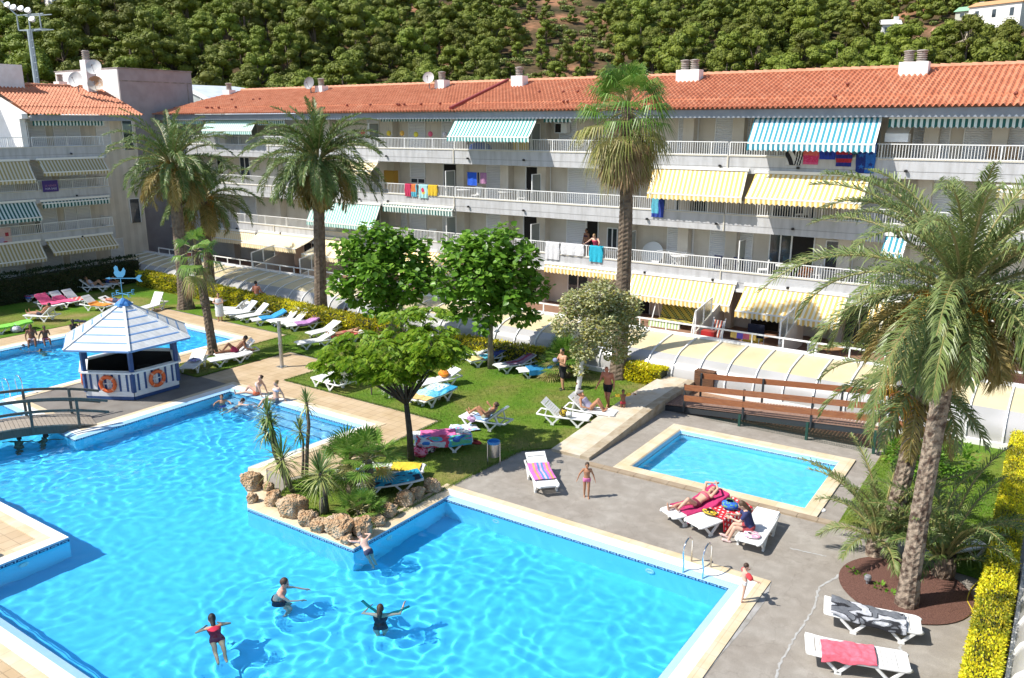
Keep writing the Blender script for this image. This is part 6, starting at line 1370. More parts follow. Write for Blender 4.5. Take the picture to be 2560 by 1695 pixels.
towel('Q1', 'pink towel with coloured stripes on the sunbed beside the walking girl', .42, 1.42, .34, [(.72, .18, .52), (.75, .35, .15), (.12, .28, .55), (.75, .45, .6)], lambda i, j: (0, 1, 0, 2, 3, 2, 0, 1, 0, 0)[min(9, int(j * 10))], 20); towel('Q2', 'magenta towel under the woman by the paddling pool', .38, 1.9, .52, [MAG], solid, 21, .02, 'towel', 'towel', 0, -.1)
towel('Q3', 'red towel with white dots spilling over a sunbed', .75, 1.9, .56, [(.66, .02, .035), (.8, .7, .68)], lambda i, j: 1 if ((i * 9) % 1 - .5) ** 2 + ((j * 8 + .5 * (int(i * 9) % 2)) % 1 - .5) ** 2 < .06 else 0, 22, .04, 'towel', 'towel', .1, -.12)
def vein(i, j): v = noise.noise((i * 4 + 2.2 * noise.noise((i * 3, j * 2, 3)), j * 3.2, 6)); return 0 if abs(v) < .07 else (1 if v > .12 else 2)
towel('Q5', 'crumpled black grey and white towel hanging over one side of a sunbed', .3, 1.8, .36, [(.02, .02, .025), (.52, .53, .56), (.16, .17, .19)], vein, 23, .04, 'towel', 'towel', -.14, .1); towel('Q6', 'plain salmon pink towel crumpled on the bottom right sunbed', .62, 1.65, .34, [(.85, .16, .22)], solid, 24, .045, 'towel', 'towel', .16, .12); towel('Q7', 'purple towel on the shaded sunbed right of the palms', .9, 1.9, .33, [(.10, .10, .36)], solid, 25)
towel('P1', 'yellow cushion cloth on a sunbed in the planted tip', .1, 1.0, .31, [(.75, .55, .04)], solid, 26); towel('P3', 'turquoise towel with dark pattern in the planted tip', .4, 1.9, .36, [(.01, .30, .48), (.01, .03, .06)], lambda i, j: nz3(i, j, 4) > .22, 27); towel('P2', 'orange and green towel behind the dwarf fan palm', .4, 1.3, .34, [(.7, .30, .03), (.25, .5, .12), (.1, .35, .6)], lambda i, j: int(i * 3), 28)
def flat_towel(label, px, w, l, rz, cols, pat, seed):
    t = thing('towel', label, 'towel', G(*px, .03), rz); mb = MB(); mb.grid(lambda u, v: ((u - .5) * l * (1 - .25 * v), (v - .5) * w * (1 - .3 * u), .05 + .05 * noise.noise((u * 4, v * 4, seed)) + .03 * noise.noise((u * 9, v * 9, seed))), 18, 14, mfn=lambda i, j: pat(i / 18, j / 14)); o = mb.build('cloth', [cloth(c) for c in cols], t, smooth=True); o.modifiers.new('thickness', 'SOLIDIFY').thickness = .012
flat_towel('white towel with blue and pink print laid on the lawn', z5(830, 1110), .8, 1.2, .7, [(.75, .74, .78), (.25, .5, .75), (.6, .25, .4)], multi if False else (lambda i, j: int(abs(noise.noise((i * 3, j * 3, 2))) * 5) % 3), 3)
flat_towel('dark navy cloth lying on the grass behind the seated bathers', z1(1045, 752), .35, .9, .3, [(.015, .02, .05)], solid, 5)
def bag(label, p, r, cols, seed, cat='bag', name='beach_bag'):
    t = thing(name, label, cat, p); mb = MB()
    mb.grid(lambda u, v: ((1 + .25 * noise.noise((u * 6.28, v * 3, seed)) * sin(pi * v)) * r[0] * (sin(pi * (.08 + .84 * v)) ** .6) * cos(u * 2 * pi), (1 + .2 * noise.noise((u * 6.28, v * 3, seed + 3)) * sin(pi * v)) * r[1] * (sin(pi * (.08 + .84 * v)) ** .6) * sin(u * 2 * pi), r[2] * v), 20, 12, mfn=lambda i, j: int((noise.noise((cos(i * .314) * 2, sin(i * .314) * 2, j * .5 + seed)) + .5) * len(cols)) % len(cols)); mb.build('body', [cloth(c) for c in cols], t, smooth=True)
    mb = MB(); mb.tube([(-r[0] * .5, 0, r[2] * .9), (-r[0] * .3, 0, r[2] * 1.25), (r[0] * .3, 0, r[2] * 1.25), (r[0] * .5, 0, r[2] * .9)], .012, 6); mb.build('handle', cloth(cols[-1]), t)
def onbed(key, x, y, dz=.03): loc, rz, ang = BEDS[key]; px, pz = prof(ang, x); return V((loc.x + px * cos(rz) - y * sin(rz), loc.y + px * sin(rz) + y * cos(rz), loc.z + pz + dz - .02))
bag('blue bag with green straps on the red dotted towel', onbed('Q3', 1.35, -.05, .06), (.24, .2, .24), [(.02, .10, .50), (.03, .16, .60), (.15, .35, .12)], 3); bag('yellow and black folded bag on the red dotted towel', onbed('Q3', .75, .1), (.22, .14, .12), [(.75, .5, .03), (.05, .04, .03)], 4); bag('pink and white flip flops and cloth at the sunbed foot of the reading woman', onbed('Q4', .35, 0, .02), (.22, .2, .07), [(.75, .30, .45), (.8, .7, .7)], 5, 'clothes', 'folded_clothes')
bag('yellow and black bag on the sunbed by the white poplar', onbed('O1', .95, .2), (.16, .15, .28), [(.65, .45, .03), (.08, .06, .03)], 6); bag('white bag beside the yellow one by the poplar trunk', onbed('O1', .7, .3), (.13, .1, .24), [(.7, .7, .7)], 7); bag('orange bag on the sunbed behind the silk tree', onbed('N8', 1.2, 0), (.25, .2, .3), [(.8, .33, .02), (.7, .2, .02)], 8); bag('pink red beach bag on the grass under the heaped sunbed', G(1050, 1142), (.3, .22, .35), [(.60, .03, .10), (.7, .25, .35)], 9); bag('flowered black and white bag beside the pink one', G(1068, 1136) + V((0, .2, 0)), (.16, .14, .26), [(.5, .2, .25), (.05, .04, .05), (.6, .55, .55)], 10)
bag('white plastic bag by the green towel at the left', z1 and G(*z1(215, 895)), (.28, .25, .36), [(.72, .72, .76), (.5, .5, .6)], 11); bag('purple and light blue clothes on the sunbed beside the kiosk', onbed('L1', 1.0, 0), (.26, .26, .12), [(.25, .14, .45), (.35, .55, .75), (.6, .55, .7)], 12, 'clothes', 'folded_clothes'); bag('small red pile of clothes on the lawn next to the heaped sunbed', G(*z5(985, 1300)), (.25, .15, .1), [(.4, .04, .04)], 13, 'clothes', 'folded_clothes'); bag('flowered cloth hanging beside the reading woman', onbed('N6', .55, -.3, -.1), (.2, .12, .2), [(.35, .15, .32), (.55, .4, .55)], 14, 'cloth', 'folded_clothes')

# ================================================================ things on the balconies
def rail_towel(label, f, x0, x1, drop, cols, pat, X=None, yb=None, y0=None):
    """a towel folded over a balcony rail; x0..x1 surveyed, drop in metres on the outer side"""
    if X is None: a, b = FY(x0, y0, YB).x, FY(x1, y0, YB).x; o = V((a, YB + .05, RT[f] + .01)); t = thing('towel', label, 'towel', o); w = b - a; fn = lambda u, v: (w * u + .015 * sin(v * 9 + u * 3), -.115 - .02 * sin(u * 17) * v, .01 - drop * v) if v > .03 else (w * u, .03, .012)
    mb = MB(); mb.grid(fn, 36, 42, mfn=lambda i, j: pat(i / 36, j / 42)); mb.build('cloth', [cloth(c) for c in cols], t, smooth=True)
    mb = MB(); mb.grid(lambda u, v: (w * u, .045 + .01 * sin(u * 13), .005 - .45 * v), 8, 4); mb.build('inner_fold', [cloth(c) for c in cols], t)
zeb = lambda i, j: 1 if sin((i * 9 + 2.5 * abs(i - .5) * 2 + j * 2.5 * (1 if i > .5 else -1)) * 3.0) > .15 else 0
rail_towel('black and white zebra striped towel on the top balcony rail', 3, 1966, 2009, 1.0, [(.015, .015, .02), (.6, .6, .6)], zeb, y0=380); rail_towel('towel fading from orange to crimson on the top balcony rail', 3, 2010, 2049, .95, [(.75, .32, .03), (.7, .15, .10), (.6, .03, .14), (.65, .10, .25)], lambda i, j: min(3, int(j * 3.4)) if noise.noise((i * 20, j * 20, 1)) < .25 or j < .4 else 3, y0=380); rail_towel('royal blue towel with darker emblem on the top balcony rail', 3, 2050, 2091, .72, [(.015, .05, .42), (.01, .025, .22)], lambda i, j: 1 if (abs(i - .38) < .09 or abs(i - .62) < .09) and .4 < j < .75 else 0, y0=380)
rail_towel('red and navy striped towel on the top balcony rail', 3, 2092, 2132, 1.0, [(.40, .02, .04), (.015, .025, .22)], lambda i, j: int(j * 6) % 2, y0=385); rail_towel('dark striped towel tucked between two blue ones on the top rail', 3, 2120, 2150, .5, [(.01, .03, .10), (.05, .25, .30)], lambda i, j: int(j * 9) % 2, y0=385)
def star(i, j):
    for cx, cy in ((.27, .4), (.27, .78), (.75, .32), (.75, .70)):
        x, y = (i - cx) * .55, (j - cy) * 1.15; r = sqrt(x * x + y * y); a = atan2(y, x)
        if r < .055 + .055 * max(0, cos(5 * (a + .3)) ** 3): return 1 if i < .5 else 0
    return 0 if i < .5 else 1
rail_towel('blue towel with starfish pattern at the end of the towel row', 3, 2142, 2190, 1.25, [(.01, .03, .20), (.02, .14, .48)], star, y0=390)
for lab, a, b, dr, cols, pt in (('crimson towel first of four on the middle balcony', 1013, 1028, .75, [(.55, .03, .10)], solid), ('orange and turquoise towel on the middle balcony rail', 1029, 1043, .75, [(.7, .20, .06), (.10, .45, .6)], lambda i, j: 1 if j > .6 or i > .8 else 0), ('pale blue towel with a red flower on the middle balcony rail', 1048, 1070, .8, [(.40, .70, .72), (.7, .05, .12), (.75, .55, .1)], lambda i, j: 1 if (i - .45) ** 2 + (j - .4) ** 2 < .03 else (2 if (i - .5) ** 2 + (j - .55) ** 2 < .03 else 0)), ('golden yellow towel last of four on the middle balcony', 1071, 1094, .62, [(.75, .50, .03)], solid)): rail_towel(lab, 2, a, b, dr, cols, pt, y0=458)
rail_towel('blue and turquoise towel hanging low under the yellow awning', 2, 1631, 1662, 1.0, [(.10, .42, .55), (.02, .05, .30)], lambda i, j: 1 if i > .55 or j > .8 else 0, y0=495); rail_towel('white towel on the first floor rail, left one', 1, 1365, 1400, .95, [(.74, .74, .75)], solid, y0=606); rail_towel('wide white sheet on the first floor rail', 1, 1403, 1461, .62, [(.76, .76, .77)], solid, y0=612); rail_towel('bright turquoise towel held by the woman on the first floor balcony', 1, 1475, 1508, .85, [(.02, .45, .62)], solid, y0=618)
# for-sale board on the left wing's rail
t = thing('sale_sign', 'purple for sale board tied to the left wing balcony rail', 'sign', FX(105, 447, XB) + V((.03, .75, 0))); t.location = (XB + .06, FX(104, 447, XB).y, 6.72); mb = MB(); mb.bb(0, .02, -.05, .95, -.36, .36); bd = mb.build('board', mat('purple_sign', (.045, .02, .18), .5), t)
def text(s, size, parent, loc, rot, m, name='lettering'):
    c = bpy.data.curves.new(name, 'FONT'); c.body = s; c.size = size; c.align_x = 'CENTER'; c.align_y = 'CENTER'; c.extrude = .002; tmp = bpy.data.objects.new(name, c); COL.objects.link(tmp); bpy.context.view_layer.update(); me = bpy.data.meshes.new_from_object(tmp.evaluated_get(bpy.context.evaluated_depsgraph_get())); bpy.data.objects.remove(tmp); me.materials.clear(); me.materials.append(m); o = bpy.data.objects.new(name, me); COL.objects.link(o); o.parent = parent; o.location = loc; o.rotation_euler = rot; return o
M_sgw = mat('sign_white', (.6, .6, .65), .5); M_sgp = mat('sign_mauve', (.35, .16, .25), .5); M_sgb = mat('sign_blue', (.12, .12, .45), .5)
text('FOR SALE', .17, t, (.023, .47, -.17), (pi / 2, 0, pi / 2), M_sgw); text('SE VENDE', .17, t, (.023, .47, .02), (pi / 2, 0, pi / 2), M_sgp)
t = thing('beach_banner', 'pale pink cloth with red fruit print on the left wing rail', 'cloth', (XB + .04, FX(0, 560, XB).y - .5, 4.35)); mb = MB(); mb.grid(lambda u, v: (.02 * sin(u * 12), u * 1.05, .0 - 1.2 * v), 14, 16, mfn=lambda i, j: 1 if min((i - 3) ** 2 + (j - 3) ** 2, (i - 10) ** 2 + (j - 5) ** 2, (i - 8) ** 2 + (j - 12) ** 2) < 4 else (2 if (i - 5) ** 2 + (j - 9) ** 2 < 7 else 0)); mb.build('cloth', [cloth((.62, .45, .42)), cloth((.42, .04, .06)), cloth((.5, .42, .55))], t, smooth=True)
def chair(c, rz, label, m=None, name='plastic_chair', cat='chair', group='balcony chairs'):
    t = thing(name, label, cat, c, rz, group); m = m or M_plast; mb = MB(); mb.bb(-.22, .22, -.22, .22, .41, .45); mb.build('seat', m, t); mb = MB(); [mb.bb(-.24, -.20, -.22 + k * .09, -.16 + k * .09, .45, .85) for k in range(5)]; mb.bb(-.25, -.20, -.24, .24, .85, .92); mb.build('backrest', m, t)
    for x in (-.2, .2):
        for y in (-.2, .2): mb = MB(); mb.bar((x, y, .41), (x * 1.15, y * 1.15, 0), .035, .035); mb.build('leg', m, t)
def table(c, label, m=None, r=.45, name='garden_table'):
    t = thing(name, label, 'table', c, 0, 'balcony tables'); mb = MB(); mb.lathe([(r, .70), (r, .73), (r * .9, .735)], 18); mb.build('tabletop', m or M_plast, t)
    for k in range(4): w = k * pi / 2 + .4; mb = MB(); mb.bar((cos(w) * r * .7, sin(w) * r * .7, .7), (cos(w) * r * .9, sin(w) * r * .9, 0), .03, .03); mb.build('leg', m or M_plast, t)
def bal(f, px, dy=.8): x = FY(px, yy(f, px), YB + dy).x; return V((x, YB + dy, FL[f]))
for k, (f, px, lab) in enumerate(((2, 958, 'white chair at the left of the middle balcony beside the yellow cupboard'), (2, 1085, 'white chair behind the yellow towel'), (2, 1190, 'white chair under the drying blue towels'), (2, 1305, 'white chair before the open middle balcony door'), (1, 1080, 'white chair behind the crown of the left catalpa'), (1, 1240, 'white chair before a shutter on the first floor'), (1, 1438, 'white chair behind the white sheet'), (1, 1910, 'white chair beside the first floor table'), (1, 2040, 'white chair right of the first floor table'), (2, 2010, 'white chair under the right yellow awning'), (3, 1320, 'white chair beside the yellow mat on the top balcony'), (3, 1430, 'white chair at the divider of the top balcony'))): chair(bal(f, px), U(0, 6), lab)
chair(bal(3, 2540), 1.5, 'tan wicker chair at the right of the top balcony', mat('wicker', (.38, .24, .12), .8), 'wicker_chair'); chair(bal(3, 2495), 1.2, 'tan wicker chair left of its twin on the top balcony', bpy.data.materials['wicker'], 'wicker_chair')
for f, px, lab in ((2, 1160, 'round white table below the blue drying towels'), (2, 1265, 'round white table before the middle balcony shutters'), (1, 1965, 'white table before the first floor glass doors'), (1, 1150, 'pale wooden table behind the left catalpa'), (1, 1700, 'white ironing table on the first floor')): table(bal(f, px), lab)
t = thing('parasol', 'folded white parasol base and white canopy box on the top balcony', 'parasol', bal(3, 2246, .5)); mb = MB(); mb.tube([(0, 0, 0), (0, 0, 1.45)], .025, 6); mb.build('pole', M_dgrey, t); mb = MB(); mb.prism([(-.45, -.3), (.45, -.3), (.45, .3), (-.45, .3)], 1.0, 1.35); mb._a([(-.45, -.3, 1.355), (.45, -.3, 1.355), (.45, .3, 1.6), (-.45, .3, 1.6)], ((0, 1, 2, 3),)); mb.build('canopy', M_rail, t)
t = thing('yellow_mat', 'yellow mat leaning on the top balcony rail below the green awning', 'mat', bal(3, 1302, .2)); mb = MB(); mb.bb(-.5, .5, 0, .04, .1, .8); mb.build('panel', mat('yellow_mat', (.6, .42, .08), .8), t)
t = thing('pool_float', 'blue inflatable behind the top balcony rail', 'inflatable', bal(3, 1200, .4)); mb = MB(); mb.ell((0, 0, .4), (.8, .2, .35)); mb.build('body', mat('blue_float', (.03, .10, .42), .4), t, smooth=True)
t = thing('cupboard', 'tall yellow cupboard on the middle balcony', 'cupboard', bal(2, 972, 1.2)); mb = MB(); mb.bb(-.42, .42, 0, .4, 0, 1.6); mb.build('body', mat('yellow_cupboard', (.55, .30, .04), .6), t); mb = MB(); mb.bb(-.4, .4, -.02, -.003, .05, 1.55); mb.build('door', bpy.data.materials['yellow_cupboard'], t)
t = thing('clothes_airer', 'hanging blue and pink washing on the middle balcony wall', 'washing', bal(2, 1190, .5) + V((0, 0, 1.0))); mb = MB(); mb.bar((-.7, 0, .75), (1.0, 0, .75), .01, .01); mb.build('line', M_dgrey, t)
for a, b, c, d in ((-.62, .05, .75, (.02, .11, .62)), (.1, .22, .6, (.02, .02, .05)), (.3, .75, .62, (.42, .2, .35))): mb = MB(); mb.grid(lambda u, v: (a + (b - a) * u, .02 * sin(u * 9), .75 - c * v), 8, 6); mb.build('garment', cloth(d), t)
for px, py, c in ((907, 330, (.75, .12, .15)), (972, 333, (.75, .55, .05)), (1005, 333, (.75, .42, .08)), (1040, 336, (.7, .6, .06)), (1076, 335, (.7, .12, .2)), (1112, 337, (.6, .55, .55))):
    p = FY(px, py, YB + .3); t = thing('paper_lantern', {907: 'red paper lantern first in the row on the top balcony', 972: 'golden yellow paper lantern second in the row', 1005: 'amber paper lantern in the middle of the row', 1040: 'lemon paper lantern fourth in the row', 1076: 'crimson paper lantern fifth in the row', 1112: 'pale paper lantern last beside the green awning'}[px], 'lantern', p, 0, 'paper lanterns on the top balcony'); mb = MB(); mb.ell((0, 0, 0), (.14, .14, .16), 10, 8); mb.build('shade', mat('lantern_paper', c, .7), t, smooth=True); mb = MB(); mb.bar((0, 0, .15), (0, 0, .5), .008, .008); mb.build('string', M_dgrey, t)
t = thing('table_top', 'round white table top leaning on the first floor wall', 'table top', bal(1, 1632, 1.3)); mb = MB(); M = V((0, -1, .25)).to_track_quat('Z', 'Y').to_matrix(); mb.lathe([(.6, 0), (.62, .02), (.6, .04)], 24, (0, 0, .62), 0, M); mb.build('disc', M_plast, t)
t = thing('drying_rack', 'white folding clothes rack on the first floor balcony', 'clothes rack', bal(1, 1690, .6)); mb = MB()
for s in (-1, 1): mb.bar((-.9, .25 * s, .95), (.9, .25 * s, .85), .02, .02); mb.bar((-.5, .2 * s, 0), (.5, -.2 * s, .9), .02, .02); mb.bar((.5, .2 * s, 0), (-.5, -.2 * s, .9), .02, .02)
for k in range(9): mb.bar((-.8 + k * .2, -.25, .92), (-.8 + k * .2, .25, .92), .008, .008)
mb.build('frame', M_rail, t)
chair(bal(1, 1850, .9), 1.7, 'dark navy chair before the grey first floor shutters', mat('navy_plastic', (.012, .016, .05), .5), 'plastic_chair'); chair(bal(1, 1805, .9), 1.2, 'dark blue canvas chair left of the navy one', bpy.data.materials['navy_plastic'], 'plastic_chair')
t = thing('flower_pot', 'terracotta pot with orange plant on the first floor balcony', 'pot plant', bal(1, 2018, .4)); mb = MB(); mb.lathe([(.14, 0), (.2, .3), (.18, .3)], 12); mb.build('pot', M_roof, t); mb = MB(); clump(mb, (0, 0, .55), (.35, .35, .3), 150, .06); mb.build('plant', leafmat('orange_leaves', [(.4, .12, .03), (.25, .15, .05)]), t)
# garden terraces
tz = lambda px, py, dy: V((FY(px, py, dy).x, dy, .70))
t = thing('swing_seat', 'garden swing seat with patterned yellow and green cushions on the terrace', 'swing seat', tz(1690, 790, 37.6)); mb = MB(); mb.grid(lambda u, v: (-.95 + 1.9 * u, -.25 + .5 * v, .42 + .02 * sin(u * 20)), 26, 8, mfn=lambda i, j: (i + j) % 2 if (i // 1 + j // 1) % 3 else 2); M_cu = [cloth((.62, .45, .06)), cloth((.06, .12, .06)), cloth((.45, .42, .10))]; mb.build('seat', M_cu, t); mb = MB(); mb.grid(lambda u, v: (-.95 + 1.9 * u, .28 + .2 * v, .45 + .65 * v), 26, 10, mfn=lambda i, j: (i + j) % 2 if (i + j) % 3 else 2); mb.build('backrest', M_cu, t); mb = MB()
for s in (-1, 1): mb.tube([(s * 1.1, -.65, 0), (s * 1.05, 0, 1.45), (s * 1.1, .65, 0)], .025, 6)
mb.bar((-1.05, 0, 1.45), (1.05, 0, 1.45), .05, .05); mb.build('frame', M_rail, t)
t = thing('air_mattress', 'green and white striped mattress over the terrace rail', 'mattress', (tz(1660, 812, TE(-13) + .06) + V((0, 0, 0)))); mb = MB(); mb.grid(lambda u, v: (-.75 + 1.5 * u, -.07 + .14 * v, 1.32 - .35 * abs(v - .5) * 2), 20, 4, mfn=lambda i, j: i % 2); mb.build('cloth', [cloth((.35, .45, .2)), cloth((.75, .72, .6))], t)
t = thing('folding_chair', 'folded striped deckchair leaning at the terrace divider', 'deckchair', tz(1788, 815, 35.2)); mb = MB(); mb.grid(lambda u, v: (-.25 + .5 * u, .5 * v, .35 + .85 * v), 10, 6, mfn=lambda i, j: i % 3); mb.build('sling', [cloth((.75, .7, .62)), cloth((.6, .12, .04)), cloth((.05, .05, .08))], t); mb = MB(); [mb.bar((x, 0, 0), (x, .55, 1.3), .03, .03) for x in (-.28, .28)]; mb.build('frame', M_rail, t)
t = thing('crate', 'red plastic crate behind the terrace rail', 'crate', tz(1772, 832, 34.5)); mb = MB(); mb.prism([(-.3, -.2), (.3, -.2), (.3, .2), (-.3, .2)], .3, .95); mb.build('box', mat('red_plastic', (.5, .03, .03), .4), t)
t = thing('lounge_chair', 'dark lounge chair with a yellow cushion on the right terrace', 'lounge chair', tz(1885, 815, 36)); mb = MB(); mb.box((0, 0, .42), (.75, .7, .08)); mb.build('seat', cloth((.65, .42, .04)), t); mb = MB(); mb.box((0, .35, .75), (.75, .08, .65)); mb.build('backrest', cloth((.01, .012, .03)), t); mb = MB(); [mb.bar((x, y, 0), (x, y, .6), .03, .03) for x in (-.38, .38) for y in (-.35, .35)]; mb.build('frame', M_rail, t)
t = thing('parasol', 'folded beach parasol with purple and yellow panels on the terrace rail', 'parasol', tz(1858, 842, TE(-9.5) + .05)); mb = MB(); mb.grid(lambda u, v: (-.55 + 1.1 * u, -.06 + .12 * v, 1.30 - .3 * abs(v - .5) * 2), 12, 4, mfn=lambda i, j: (i // 3) % 3); mb.build('canopy', [cloth((.6, .4, .1)), cloth((.12, .08, .4)), cloth((.5, .1, .15))], t)
chair(tz(2035, 850, 35.3), 1.6, 'white slatted terrace chair behind the palm fronds', None); table(tz(2075, 850, 35.6), 'brown wooden terrace table behind the palm fronds', mat('table_wood', (.3, .16, .07), .6), .6)
t = thing('sun_lounger', 'orange folding lounger on the far terrace under the cream awnings', 'lounger', tz(655, 655, 36.4)); mb = MB(); mb.grid(lambda u, v: (-.9 + 1.5 * u, -.3 + .6 * v, .35 + (.5 * max(0, u - .6) * 2.2)), 10, 4); mb.build('sling', cloth((.7, .12, .02)), t); mb = MB(); [mb.bar((-.9, y, 0), (.5, y, .7), .03, .03) for y in (-.3, .3)]; [mb.bar((-.6, y, .4), (.3, y, 0), .03, .03) for y in (-.3, .3)]; mb.build('frame', M_rail, t)
t = thing('cloth_banner', 'red printed towel on the far terrace rail behind the small fan palm', 'towel', V((FY(476, 640, 34.4).x, 34.4, 2.0))); mb = MB(); mb.grid(lambda u, v: (-.45 + .9 * u, -.06, .0 - .75 * v), 6, 8, mfn=lambda i, j: (j // 2) % 2); mb.build('cloth', [cloth((.5, .03, .04)), cloth((.6, .2, .18))], t)
t = thing('gravel_bed', 'sunken red brown planting bed on the far right terrace', 'planting bed', V((FY(2520, 940, 35).x, 35, .72))); mb = MB(); mb.prism([(-1.2, -.5), (2.5, -.5), (2.5, 1.2), (-1.2, 1.2)], 0, .9); mb.build('soil', M_soil, t)
# ================================================================ people
SK = {}
def skin(c):
    k = tuple(round(v, 3) for v in c)
    if k not in SK: SK[k] = mat('skin', c, .5, tuple(v * .86 for v in c), 7, 4, spec=.35)
    return SK[k]
HM = {}
def hairm(c):
    if c not in HM: HM[c] = mat('hair', c, .55, tuple(v * .55 for v in c), 30, 3, bump=.6, bscale=70)
    return HM[c]
def D(az, el): az, el = radians(az), radians(el); return V((cos(az) * cos(el), sin(az) * cos(el), sin(el)))
def capsule(mb, p, q, r0, r1, n=10):
    p, q = V(p), V(q); d = (q - p); L = d.length; d = d / L if L > 1e-6 else V((0, 0, 1)); pts = []; rs = []
    for w in (-80, -50, -25, 0): pts.append(p + d * r0 * sin(radians(w))); rs.append(r0 * cos(radians(w)))
    for w in (0, 25, 50, 80): pts.append(q + d * r1 * sin(radians(w))); rs.append(r1 * cos(radians(w)))
    mb.tube(pts, rs, n)
def loft(mb, rings, n=16):
    vs = []
    for c, s, f, rs, rf in rings:
        for j in range(n): w = 2 * pi * j / n; vs.append(V(c) + s * (cos(w) * rs) + f * (sin(w) * rf))
    k = len(rings); mb._a(vs, [(i * n + j, i * n + (j + 1) % n, (i + 1) * n + (j + 1) % n, (i + 1) * n + j) for i in range(k - 1) for j in range(n)] + [tuple(range(n))[::-1], tuple(range((k - 1) * n, k * n))])
STAND = dict(z=.93, t=D(0, 90), f=D(0, 0), aL=(D(70, -78), D(40, -75)), aR=(D(-70, -78), D(-40, -75)), lL=(D(10, -87), D(180, -86)), lR=(D(-10, -87), D(180, -88)))
def pose(b, **k): d = dict(b); d.update(k); return d
WALK = pose(STAND, aL=(D(150, -70), D(30, -80)), aR=(D(-25, -65), D(-20, -50)), lL=(D(0, -68), D(180, -80)), lR=(D(180, -80), D(180, -62)))
SITEDGE = dict(z=.11, t=D(180, 72), f=D(0, 15), aL=(D(140, -60), D(175, -75)), aR=(D(-140, -60), D(-175, -75)), lL=(D(8, 12), D(0, -62)), lR=(D(-8, 8), D(0, -55)))
LOUNGE = dict(z=.46, t=D(180, 38), f=D(0, 52), aL=(D(60, -35), D(-10, 20)), aR=(D(-60, -35), D(10, 20)), lL=(D(6, 40), D(0, -40)), lR=(D(-6, 4), D(0, -3)))
PRONE = dict(z=.46, t=D(180, 2), f=D(0, -88), aL=(D(120, 0), D(190, 5)), aR=(D(-120, 0), D(-190, 5)), lL=(D(4, -2), D(0, 0)), lR=(D(-4, -2), D(0, 0)))
SUPINE = pose(PRONE, f=D(0, 88), lL=(D(4, 0), D(0, 0)), lR=(D(-4, 0), D(0, 0)))
SWIM = dict(z=-.78, t=D(0, 78), f=D(0, -12), aL=(D(50, -10), D(10, -5)), aR=(D(-50, -10), D(-10, -5)), lL=(D(0, -75), D(180, -60)), lR=(D(180, -75), D(180, -40)))
FLOAT = dict(z=-.24, t=D(0, 14), f=D(0, -76), aL=(D(60, 0), D(20, -10)), aR=(D(-60, 0), D(-20, -10)), lL=(D(176, -14), D(180, -8)), lR=(D(184, -20), D(180, -25)))
SITBED = dict(z=.47, t=D(0, 80), f=D(0, -10), aL=(D(20, -50), D(-20, 5)), aR=(D(-20, -50), D(20, 5)), lL=(D(6, 3), D(0, -70)), lR=(D(-6, 0), D(0, -62)))
